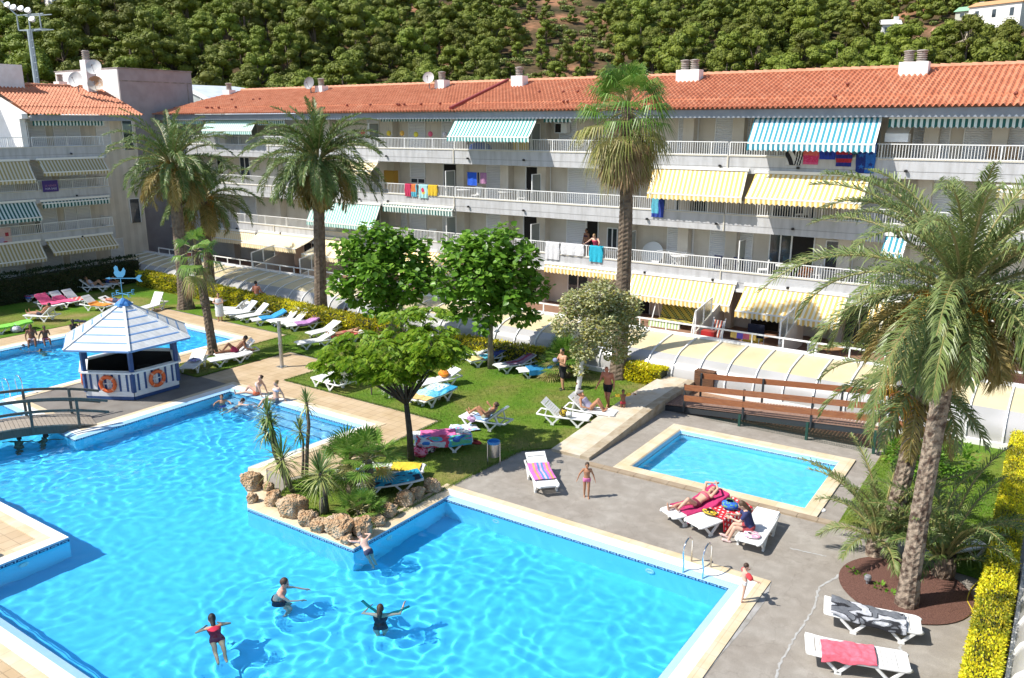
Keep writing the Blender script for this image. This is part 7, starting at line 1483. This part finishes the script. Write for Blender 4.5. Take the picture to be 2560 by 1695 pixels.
def person(label, loc, rz, P_, h=1.7, sk=(.55, .30, .19), hair=((.05, .03, .02), 'short'), wear=(), child=False, face=None, root_cat='person', chest=1.0, girth=1.0):
    k = h / 1.7; root = thing('person', label, root_cat, loc, rz); T = P_['t'].normalized(); F = (P_['f'] - T * P_['f'].dot(T)).normalized(); Sd = T.cross(F)
    pel = V((0, 0, P_['z'] * k)); hk = 1.16 if child else 1.0; g = girth
    def tp(x): return pel + T * (x * k)
    neck = tp(.50); HD = P_.get('hd', T * .8 + V((0, 0, .25)) if T.z < .5 else T).normalized(); FF = P_.get('hf', F); FF = (FF - HD * FF.dot(HD)).normalized(); HS = HD.cross(FF); hc = neck + HD * .135 * k * hk
    mb = MB(); R_ = lambda x, rs, rf, df=0: (tp(x) + F * df * k, Sd, F, rs * k * g, rf * k * g)
    loft(mb, [R_(-.12, .09, .07), R_(-.08, .145, .10, -.01), R_(0, .165, .118, -.012), R_(.09, .145, .10), R_(.17, .125, .092, .005), R_(.27, .145, .105, .006), R_(.36, .165, .112 * chest, .008), R_(.43, .160, .09), R_(.475, .10, .062), R_(.50, .05, .05)])
    capsule(mb, tp(.46), hc, .052 * k, .05 * k)
    M = Matrix((FF, HS, HD)).transposed(); mb.ell(hc + HD * .02 * k, (.095 * k * hk, .076 * k * hk, .112 * k * hk), 16, 12, 0, M); mb.ell(hc + FF * .03 * k - HD * .055 * k * hk, (.062 * k * hk, .055 * k * hk, .06 * k * hk), 12, 8, 0, M)
    capsule(mb, hc + FF * .092 * k * hk + HD * .018 * k, hc + FF * .112 * k * hk - HD * .015 * k, .009 * k, .014 * k, 8)
    for s in (-1, 1): mb.ell(hc + HS * s * .078 * k * hk, (.02 * k, .011 * k, .03 * k), 8, 6, 0, M)
    J = {}
    for sd, s in (('L', 1), ('R', -1)):
        sh = tp(.445) + Sd * s * .168 * k * g; ua, fa = P_['a' + sd]; el = sh + ua.normalized() * .285 * k; wr = el + fa.normalized() * .245 * k
        capsule(mb, tp(.43) + Sd * s * .09 * k, sh, .065 * k, .058 * k); capsule(mb, sh, el, .052 * k * g, .038 * k); capsule(mb, el, wr, .037 * k, .025 * k)
        hd = fa.normalized(); wv = hd.cross(Sd if abs(hd.dot(Sd)) < .9 else F).normalized(); pn = hd.cross(wv); kn = wr + hd * .085 * k
        for q in (-.02, 0, .02): capsule(mb, wr + wv * q * .6 * k, kn + wv * q * 1.5 * k, .016 * k, .014 * k, 8)
        for q, l in ((-.032, .058), (-.011, .074), (.011, .068), (.031, .052)):
            b0 = kn + wv * q * k; m0 = b0 + (hd * .92 + wv * q * 2) * l * .55 * k + pn * .006 * k; capsule(mb, b0, m0, .0105 * k, .0095 * k, 6); capsule(mb, m0, m0 + (hd * .85 + pn * .4) * l * .5 * k, .0095 * k, .008 * k, 6)
        t0 = wr + hd * .03 * k - wv * .026 * k; capsule(mb, t0, t0 + (hd * .6 - wv * .8) * .045 * k, .013 * k, .011 * k, 6); capsule(mb, t0 + (hd * .6 - wv * .8) * .045 * k, t0 + (hd * 1.2 - wv * .95) * .05 * k + pn * .015 * k, .011 * k, .009 * k, 6)
        hp = pel - T * .05 * k + Sd * s * .088 * k; th, shn = P_['l' + sd]; kn_ = hp + th.normalized() * .42 * k; an = kn_ + shn.normalized() * .40 * k
        capsule(mb, hp, kn_, .088 * k * g, .055 * k); capsule(mb, kn_, kn_ + shn.normalized() * .16 * k, .055 * k, .054 * k); capsule(mb, kn_ + shn.normalized() * .12 * k, an, .055 * k, .036 * k)
        fd = P_.get('ft', None) or (F if abs(shn.normalized().dot(F)) < .75 else (T if T.z > .3 else V((0, 0, 1)))); fd = (fd - shn.normalized() * fd.dot(shn.normalized()) * .9).normalized()
        capsule(mb, an + shn.normalized() * .02 * k - fd * .03 * k, an + fd * .11 * k + shn.normalized() * .035 * k, .034 * k, .03 * k); capsule(mb, an + fd * .11 * k + shn.normalized() * .035 * k, an + fd * .17 * k + shn.normalized() * .045 * k, .03 * k, .02 * k)
        J[sd] = (sh, el, wr, hp, kn_, an, fd, kn)
    b = mb.build('body', skin(sk), root, smooth=True); rm = b.modifiers.new('skin', 'REMESH'); rm.mode = 'VOXEL'; rm.voxel_size = .0115 * (k if k < .9 else 1); rm.use_smooth_shade = True; sm = b.modifiers.new('soften', 'SMOOTH'); sm.iterations = 4; sm.factor = .5; b.cycles.is_caustics_receiver = P_['z'] < 0
    for s in (-1, 1): mb = MB(); mb.ell(hc + FF * .082 * k * hk + HS * s * .032 * k * hk + HD * .02 * k, (.012 * k, .016 * k, .010 * k), 8, 6, 0, M); mb.build('eye', M_dark, root)
    mb = MB(); mb.ell(hc + FF * .088 * k * hk - HD * .055 * k * hk, (.01 * k, .026 * k, .008 * k), 8, 6, 0, M); mb.build('mouth', bpy.data.materials.get('lips') or mat('lips', (.38, .12, .10), .5), root)
    def finish(mb, nm, m, vox=.013):
        o = mb.build(nm, m, root, smooth=True); r = o.modifiers.new('shape', 'REMESH'); r.mode = 'VOXEL'; r.voxel_size = vox; r.use_smooth_shade = True; q = o.modifiers.new('soften', 'SMOOTH'); q.iterations = 3; return o
    if hair:
        mb = MB(); c, st = hair; mb.ell(hc + HD * .038 * k * hk - FF * .016 * k, (.098 * k * hk, .086 * k * hk, .105 * k * hk), 16, 12, 0, M)
        if st in ('long', 'wet'): capsule(mb, hc - FF * .05 * k + HD * .02 * k, hc - FF * .075 * k - HD * .16 * k, .075 * k, .06 * k); capsule(mb, hc - FF * .075 * k - HD * .16 * k, hc - FF * .085 * k - HD * (.26 if st == 'long' else .34) * k, .06 * k, .03 * k)
        if st == 'bun': mb.ell(hc - FF * .10 * k + HD * .06 * k, (.045 * k, .045 * k, .045 * k), 10, 8)
        if st == 'tail': capsule(mb, hc - FF * .10 * k + HD * .04 * k, hc - FF * .15 * k - HD * .13 * k, .04 * k, .018 * k)
        o = finish(mb, 'hair', hairm(c), .012)
    for w in wear:
        kind, m = w[0], w[1]; e = 1.07; mb = MB(); R2 = lambda x, rs, rf, df=0: (tp(x) + F * df * k, Sd, F, (rs * g * e + .006) * k, (rf * g * e + .006) * k)
        if kind in ('trunks', 'shorts', 'briefs'):
            loft(mb, [R2(-.12, .09, .07), R2(-.08, .145, .10, -.01), R2(0, .165, .118, -.012), R2(.055, .152, .108)])
            fr = dict(trunks=.42, shorts=.82, briefs=.10)[kind]
            for sd in 'LR': hp, kn_ = J[sd][3], J[sd][4]; capsule(mb, hp, hp.lerp(kn_, fr), .098 * k * g, (.098 - .028 * fr) * k * g)
        elif kind == 'bikini':
            loft(mb, [R2(.295, .150, .107, .006), R2(.36, .165, .112 * chest, .014), R2(.40, .160, .102, .01)]); 
            for s in (-1, 1): mb.ell(tp(.345) + Sd * s * .07 * k + F * .085 * k, (.055 * k, .055 * k, .055 * k), 10, 8)
        elif kind == 'suit': loft(mb, [R2(-.12, .09, .07), R2(-.08, .145, .10, -.01), R2(0, .165, .118, -.012), R2(.09, .145, .10), R2(.17, .125, .092, .005), R2(.27, .145, .105, .006), R2(.36, .165, .112 * chest, .008), R2(.40, .162, .10)]); [capsule(mb, J[s_][3], J[s_][3].lerp(J[s_][4], .1), .094 * k, .09 * k) for s_ in 'LR']
        elif kind == 'shirt':
            loft(mb, [R2(-.06, .165, .12), R2(.09, .155, .115), R2(.17, .145, .11), R2(.27, .152, .112), R2(.36, .168, .116), R2(.43, .165, .095), R2(.475, .105, .068)])
            for sd in 'LR': capsule(mb, J[sd][0], J[sd][0].lerp(J[sd][1], .6), .07 * k, .055 * k)
        elif kind == 'towelwrap': loft(mb, [(tp(-.62), Sd, F, .24 * k, .2 * k), (tp(-.3), Sd, F, .24 * k, .19 * k), (tp(.1), Sd, F, .23 * k, .17 * k), (tp(.44), Sd, F, .22 * k, .13 * k)])
        elif kind == 'sarong': loft(mb, [(tp(-.42), Sd, F, .2 * k, .17 * k), (tp(-.2), Sd, F, .2 * k, .16 * k), (tp(.05), Sd, F, .175 * k, .135 * k)])
        elif kind == 'cap': mb.ell(hc + HD * .06 * k, (.105 * k, .092 * k, .09 * k), 14, 8, 0, M); capsule(mb, hc + FF * .06 * k + HD * .065 * k, hc + FF * .16 * k + HD * .05 * k, .06 * k, .05 * k)
        elif kind == 'armbands':
            for sd in 'LR':
                o2 = MB(); sh, el = J[sd][:2]; capsule(o2, sh.lerp(el, .38), sh.lerp(el, .82), .115 * k, .115 * k); finish(o2, 'armband', m, .014)
            continue
        elif kind == 'shoes':
            for sd in 'LR': o2 = MB(); an, fd = J[sd][5], J[sd][6]; capsule(o2, an + V((0, 0, -.03 * k)) - fd * .04 * k, an + fd * .15 * k + V((0, 0, -.045 * k)), .045 * k, .038 * k); finish(o2, 'shoe', m)
            continue
        elif kind == 'held': o2 = MB(); c = (J['L'][7] + J['R'][7]) / 2 + F * .03; o2.ell(c, (.10, .13, .10), 10, 8); finish(o2, 'bundle', m); continue
        finish(mb, dict(bikini='bikini_top', suit='swimsuit', towelwrap='towel_wrap').get(kind, kind), m)
    return root
FAIR, MID, TAN, DARK, RED, DEEP = (.62, .38, .28), (.52, .28, .17), (.42, .20, .11), (.22, .095, .05), (.52, .19, .12), (.09, .045, .028)
BRN, BLK, BLD, GRY = (.07, .035, .018), (.012, .010, .009), (.36, .22, .09), (.12, .11, .10)
mt = lambda n, c: cloth(c)
def face_to(p, q): d = (V(q) - V(p)).xy; return atan2(d.y, d.x)
# seated and swimming at the far pool
p = G(84, 855, 0); person('dark haired man in white shorts seated on the far pool edge at the left', p + V((-.1, 0, .03)), -.5, pose(SITEDGE, t=D(0, 80), aL=(D(20, -40), D(-30, 60))), 1.75, DARK, (BLK, 'short'), (('trunks', mt('', (.6, .55, .62))),))
p = G(117, 853, 0); person('girl in pink shorts seated on the far pool edge beside the man', p + V((-.1, 0, .03)), -.3, pose(SITEDGE, t=D(0, 84), aL=(D(10, -40), D(-20, 40)), aR=(D(-120, -60), D(-100, -80))), 1.5, DARK, (BLK, 'short'), (('trunks', mt('', (.7, .2, .35))),))
p = G(187, 838, 0); person('dark skinned bather seated nearest the kiosk roof on the far pool edge', p + V((-.1, 0, .03)), .0, pose(SITEDGE, t=D(0, 84), aL=(D(20, -40), D(-20, 60)), aR=(D(-20, -40), D(20, 60))), 1.6, DEEP, (BLK, 'short'), (('trunks', mt('', (.4, .15, .15))),))
p = G(54, 872, -.2); person('swimmer with wet brown hair near the far pool wall', (p.x, p.y, WATER_Z), .4, pose(SWIM, z=-.62), 1.6, MID, (BRN, 'short'), ()); p = G(106, 880, -.2); person('dark haired swimmer with spread arms in the shaded far pool', (p.x, p.y, WATER_Z), -1.0, pose(SWIM, z=-.66, aL=(D(85, 0), D(70, -5)), aR=(D(-85, 0), D(-70, -5))), 1.65, MID, (BLK, 'short'), (('bikini', mt('', (.3, .35, .6))),))
p = G(165, 850, -.2); person('bather hanging on the far pool edge with one arm stretched out', (p.x, p.y, WATER_Z), 2.2, pose(SWIM, z=-.58, aL=(D(80, 20), D(70, 0))), 1.65, DARK, (BLK, 'short'), ())
# sunbathers on the left lawn
def onb(key, x, dz=0.): return onbed(key, x, 0, dz)
def lie(key, label, x, P_, **kw): loc, rz, ang = BEDS[key]; q = onbed(key, x, 0, 0); return person(label, (q.x, q.y, loc.z), rz + pi, P_, **kw)
LB = dict(z=.44, t=D(180, 42), f=D(0, 48), aL=(D(40, -50), D(-5, 15)), aR=(D(-40, -50), D(5, 15)), lL=(D(4, 2), D(0, 0)), lR=(D(-4, 2), D(0, -1)), hd=D(180, 62))
lie('A7', 'tanned man reclining with straight legs on the left lawn', 1.02, LB, h=1.75, sk=TAN, hair=(BLK, 'short'), wear=(('trunks', mt('', (.05, .05, .08))),))
lie('A9', 'sunburnt man lying face down on a sunbed near the weathervane', 1.0, PRONE, h=1.75, sk=RED, hair=(BRN, 'short'), wear=(('trunks', mt('', (.06, .08, .16))),))
lie('A12', 'woman in white with knees up on the shaded sunbed', 1.02, pose(LB, lL=(D(4, 48), D(0, -50)), lR=(D(-4, 44), D(0, -48))), h=1.65, sk=MID, hair=(BRN, 'long'), wear=(('suit', mt('', (.5, .5, .58))),)); lie('A13', 'man reclining on the second shaded sunbed', 1.02, pose(LB, lL=(D(4, 40), D(0, -45))), h=1.75, sk=TAN, hair=(BLK, 'short'), wear=(('trunks', mt('', (.06, .09, .3))),))
p = G(290, 705); person('woman seated deepest in the hedge shade behind the two sunbeds', p, -1.4, pose(SITEDGE, t=D(0, 75), lL=(D(8, 45), D(0, -48)), lR=(D(-8, 40), D(0, -45))), 1.65, TAN, (BRN, 'long'), (('suit', mt('', (.05, .05, .1))),))
# row of white beds
p = G(645, 778); person('red backed man in turquoise shorts standing with his back turned by the hedge', p, face_to(p, (p.x - 1.5, p.y + 5, 0)), pose(STAND, aL=(D(60, -70), D(10, -30)), aR=(D(-60, -70), D(-10, -30))), 1.8, RED, (BLK, 'short'), (('shorts', mt('', (.04, .30, .36))),), girth=1.08)
p = G(551, 803); person('person wrapped in a white towel standing beside the palm trunk', p, -.9, pose(STAND, aL=(D(40, -50), D(-60, -10)), aR=(D(-40, -50), D(60, -10))), 1.6, MID, (BRN, 'short'), (('towelwrap', mt('', (.72, .72, .70))),))
lie('L2', 'tanned man in maroon trunks propped on his elbow on a sunbed', .95, dict(z=.44, t=D(175, 38), f=D(-40, 40), aL=(D(100, -60), D(160, -20)), aR=(D(-120, -40), D(-30, -20)), lL=(D(6, 50), D(-10, -48)), lR=(D(-10, 0), D(0, -4)), hd=D(180, 80), hf=D(-30, 0)), h=1.8, sk=DARK, hair=(BLK, 'short'), wear=(('trunks', mt('', (.30, .02, .07))),))
# two women at the pool steps
p = G(640, 988, 0) ; person('woman in orange bikini leaning back on the pool edge, left of two', p + V((.0, .05, .03)), face_to(p, G(545, 985)), pose(SITEDGE, t=D(170, 70), lL=(D(5, 8), D(0, -10)), lR=(D(-8, 30), D(-10, -50)), hf=D(60, 0)), 1.68, FAIR, (BRN, 'bun'), (('bikini', mt('', (.75, .65, .68))), ('briefs', mt('', (.75, .16, .07)))), chest=1.1)
p = G(684, 1005, 0); person('blonde woman in pale bikini seated on the pool edge, right of two', p + V((.05, .05, .03)), face_to(p, G(600, 1025)), pose(SITEDGE, t=D(180, 76), lL=(D(6, 18), D(0, -55)), lR=(D(-6, 10), D(0, -45)), hd=D(0, 75)), 1.68, FAIR, (BLD, 'bun'), (('bikini', mt('', (.55, .55, .65))), ('briefs', mt('', (.2, .2, .25)))), chest=1.1)
p = G(556, 1015, -.2); person('small boy standing waist deep in front of the seated women', (p.x, p.y, WATER_Z), -.6, pose(SWIM, z=-.30, t=D(0, 88), lL=(D(0, -86), D(180, -86)), lR=(D(0, -84), D(180, -84))), 1.25, MID, (BRN, 'short'), (('shorts', mt('', (.03, .08, .4))),), True); p = G(588, 1022, -.2); person('child swimming away with head up near the pool steps', (p.x, p.y, WATER_Z), face_to(p, G(620, 1000)), pose(FLOAT, t=D(0, 30), hd=D(0, 70)), 1.3, FAIR, (BRN, 'tail'), (('briefs', mt('', (.5, .2, .3))),), True)
for (px, py), lab, az, a in (((45, 1110), 'dark silhouetted bather with spread arms under the footbridge', 2.2, 85), ((107, 1103), 'dark silhouetted child under the footbridge end', 1.6, 40)): p = G(px, py, -.2); person(lab, (p.x, p.y, WATER_Z), az, pose(SWIM, z=-.6, aL=(D(a, -10), D(a - 20, -30)), aR=(D(-a, -10), D(-a + 20, -30))), 1.6, DARK, (BLK, 'short'), ())
# around the trees
p = onbed('M3', .45, -.25); person('dark figure sitting sideways on a sunbed by the yellow hedge', (p.x, p.y, .02), -1.9, pose(SITBED, t=D(0, 66)), 1.7, DEEP, (BLK, 'short'), (('trunks', mt('', (.02, .03, .08))),))
lie('M6', 'sunbather lying on the salmon towel behind the feathery tree', .95, SUPINE, h=1.7, sk=MID, hair=(BLD, 'short'), wear=(('briefs', mt('', (.4, .1, .08))),))
p = G(1406, 974); person('man in black shorts and trainers holding a bundled shirt on the lawn', p, face_to(p, G(1360, 985)), pose(STAND, aL=(D(30, -60), D(-40, 25)), aR=(D(-30, -60), D(40, 25)), hd=D(0, 78), lL=(D(8, -80), D(180, -86)), lR=(D(170, -86), D(180, -84))), 1.78, MID, (BLK, 'short'), (('shorts', mt('', (.012, .012, .018))), ('held', mt('', (.22, .26, .42))), ('shoes', mt('', (.03, .03, .035)))), girth=1.06)
p = G(1518, 1022); person('bald tanned man in black briefs walking past the sunbeds', p, face_to(p, G(1480, 1050)), pose(WALK, t=D(0, 80), hd=D(0, 60)), 1.78, RED, None, (('trunks', mt('', (.012, .012, .02))),), girth=1.06)
lie('O2', 'woman in grey cap and patterned swimsuit with raised knees on a sunbed', 1.0, pose(LB, lL=(D(4, 52), D(-4, -56)), lR=(D(-4, 48), D(4, -54)), aL=(D(130, 30), D(200, 60)), aR=(D(-60, -50), D(0, -5))), h=1.66, sk=TAN, hair=(BRN, 'short'), wear=(('suit', mt('', (.35, .33, .45))), ('cap', mt('', (.28, .26, .25)))), girth=1.1)
p = G(1556, 1040); person('toddler with yellow armbands and red pants stretching both arms at the lawn edge', p, face_to(p, G(1575, 1075)), pose(STAND, aL=(D(95, 12), D(85, -5)), aR=(D(-95, -5), D(-95, -30)), lL=(D(0, -76), D(180, -80))), 1.02, DARK, (BLK, 'short'), (('briefs', mt('', (.4, .03, .05))), ('armbands', mt('', (.75, .5, .04)))), True)
lie('N6', 'woman in patterned bikini reading with knees drawn up on the lawn sunbed', .98, pose(LB, lL=(D(4, 45), D(0, -36)), lR=(D(-4, 36), D(0, -32)), aL=(D(30, -30), D(0, 45)), aR=(D(-30, -30), D(0, 45)), hd=D(180, 75), ft=D(0, 60)), h=1.68, sk=TAN, hair=(BRN, 'bun'), wear=(('bikini', mt('', (.4, .38, .25))), ('briefs', mt('', (.4, .38, .25)))))
p = G(1466, 1244); person('little girl in pink bikini pants walking on the concrete', p, face_to(p, G(1480, 1330)), pose(WALK, lL=(D(0, -80), D(180, -84)), lR=(D(180, -86), D(180, -74)), aL=(D(80, -65), D(60, -70)), aR=(D(-100, -55), D(-80, -70)), hd=D(0, 78)), 1.1, TAN, (BRN, 'tail'), (('briefs', mt('', (.75, .2, .42))),), True)
lie('Q2', 'woman in striped bikini with arms over her face on the magenta towel', .98, pose(LB, t=D(180, 24), f=D(0, 66), lL=(D(4, 38), D(-6, -38)), lR=(D(-10, 0), D(6, -2)), aL=(D(150, 55), D(-120, 10)), aR=(D(-150, 55), D(120, 10)), hd=D(180, 30)), h=1.66, sk=(.58, .33, .23), hair=(BLD, 'short'), wear=(('bikini', mt('', (.55, .12, .16))), ('briefs', mt('', (.20, .02, .05)))), chest=1.1)
loc, rz, _ = BEDS['Q4']; p = onbed('Q4', .62, .12); person('woman in navy top with red and white pattern sitting sideways and reading', (p.x, p.y, .0), rz + 1.9, pose(SITBED, t=D(0, 72), hd=D(0, 50), aL=(D(15, -55), D(-25, 10)), aR=(D(-15, -55), D(25, 10))), 1.66, FAIR, ((.11, .06, .03), 'long'), (('shirt', mt('', (.03, .04, .13))), ('trunks', mt('', (.40, .06, .07))), ('shoes', mt('', (.75, .55, .52)))))
p = G(1857, 1506); person('toddler boy in white trunks and red armbands on the pool corner coping', p + V((0, 0, .03)), face_to(p, G(1960, 1500)), pose(STAND, aL=(D(60, -40), D(30, -10)), aR=(D(-60, -35), D(-20, -15)), lL=(D(20, -82), D(180, -84)), lR=(D(190, -84), D(180, -82)), hd=D(0, 80)), .95, FAIR, (BRN, 'short'), (('briefs', mt('', (.72, .72, .72))), ('armbands', mt('', (.70, .05, .06)))), True)
p = V((-13.86, 13.70, 0)); person('pale child leaning out of the water over the tip of the planted coping', (p.x, p.y, WATER_Z), pi - .25, dict(z=.08, t=D(0, 42), f=D(0, -48), aL=(D(60, 10), D(-10, -15)), aR=(D(-60, 10), D(10, -15)), lL=(D(180, -60), D(180, -50)), lR=(D(180, -70), D(180, -60)), hd=D(0, 25)), 1.2, (.72, .47, .38), (GRY, 'short'), (('briefs', mt('', (.05, .06, .12))),), True)
p = G(693, 1490, -.2); person('man standing chest deep in the main pool with arms reaching forward', (p.x, p.y, WATER_Z), face_to(p, G(760, 1470)), pose(SWIM, z=-.40, t=D(0, 74), lL=(D(0, -50), D(180, -70)), lR=(D(0, -45), D(180, -66)), aL=(D(25, -38), D(-10, -2)), aR=(D(-25, -40), D(10, -6)), hd=D(0, 72)), 1.78, (.62, .34, .25), (BRN, 'short'), (('trunks', mt('', (.01, .02, .06))),), girth=1.06)
p = G(542, 1600, -.2); person('black haired girl in red swimsuit swimming away from the camera', (p.x, p.y, WATER_Z), face_to(p, G(520, 1520)), pose(FLOAT, z=-.17, t=D(0, 20), hd=D(0, 50), aL=(D(75, -25), D(-50, -6)), aR=(D(-75, -25), D(50, -6)), lL=(D(176, -24), D(180, -16)), lR=(D(184, -34), D(180, -40))), 1.45, MID, (BLK, 'wet'), (('suit', mt('', (.55, .02, .06))),), True)
p = G(950, 1545, -.2); person('wet haired woman floating upright with a green foam noodle', (p.x, p.y, WATER_Z), face_to(p, G(985, 1440)), pose(SWIM, z=-.56, t=D(0, 84), hd=D(0, 85), aL=(D(75, -15), D(-20, 8)), aR=(D(-75, 0), D(-10, 30)), lL=(D(0, -80), D(180, -80)), lR=(D(0, -70), D(180, -80))), 1.65, FAIR, (BRN, 'wet'), (('suit', mt('', (.02, .02, .04))),))
t = thing('pool_noodle', 'mint green foam noodle bent under the floating woman', 'pool noodle', (p.x, p.y, WATER_Z)); q = [G(906, 1505, -.15), G(925, 1522, -.17), G(950, 1548, -.38), G(975, 1540, -.22), G(1000, 1530, -.15), G(1024, 1518, -.12)]; mb = MB(); mb.tube([V((v.x - p.x, v.y - p.y, v.z - WATER_Z)) for v in q], .04, 10); mb.build('foam', mat('mint_foam', (.02, .48, .38), .7), t, smooth=True)
p = G(-14, 1428, -.1); person('bather sitting on the left deck edge with only a foot in view', (-21.6, 7.75, .03), 0, pose(SITEDGE, t=D(180, 80)), 1.6, FAIR, (BRN, 'short'), (('briefs', mt('', (.3, .1, .3))),))
# balcony
p = bal(1, 1491, .32); person('blonde woman in a pink top bending over the rail with the turquoise towel', p, -pi / 2, pose(STAND, t=D(0, 70), hd=D(0, 55), aL=(D(50, -35), D(20, -20)), aR=(D(-50, -35), D(-20, -20))), 1.62, FAIR, (BLD, 'short'), (('suit', mt('', (.6, .06, .12))), ('shorts', mt('', (.2, .2, .25)))), girth=1.08)
p = bal(1, 1466, 1.2); person('dark haired woman standing in the doorway shade behind the blonde one', p, -pi / 2 - .4, pose(STAND, aL=(D(70, -60), D(-60, -20))), 1.66, TAN, (BLK, 'long'), (('bikini', mt('', (.1, .05, .08))), ('briefs', mt('', (.1, .05, .08)))))
p = bal(2, 1128, 1.45); person('man in a dark shirt half seen in the middle balcony doorway', p, -pi / 2, STAND, 1.72, MID, (BLK, 'short'), (('shirt', mt('', (.03, .06, .08))), ('shorts', mt('', (.02, .02, .03)))))
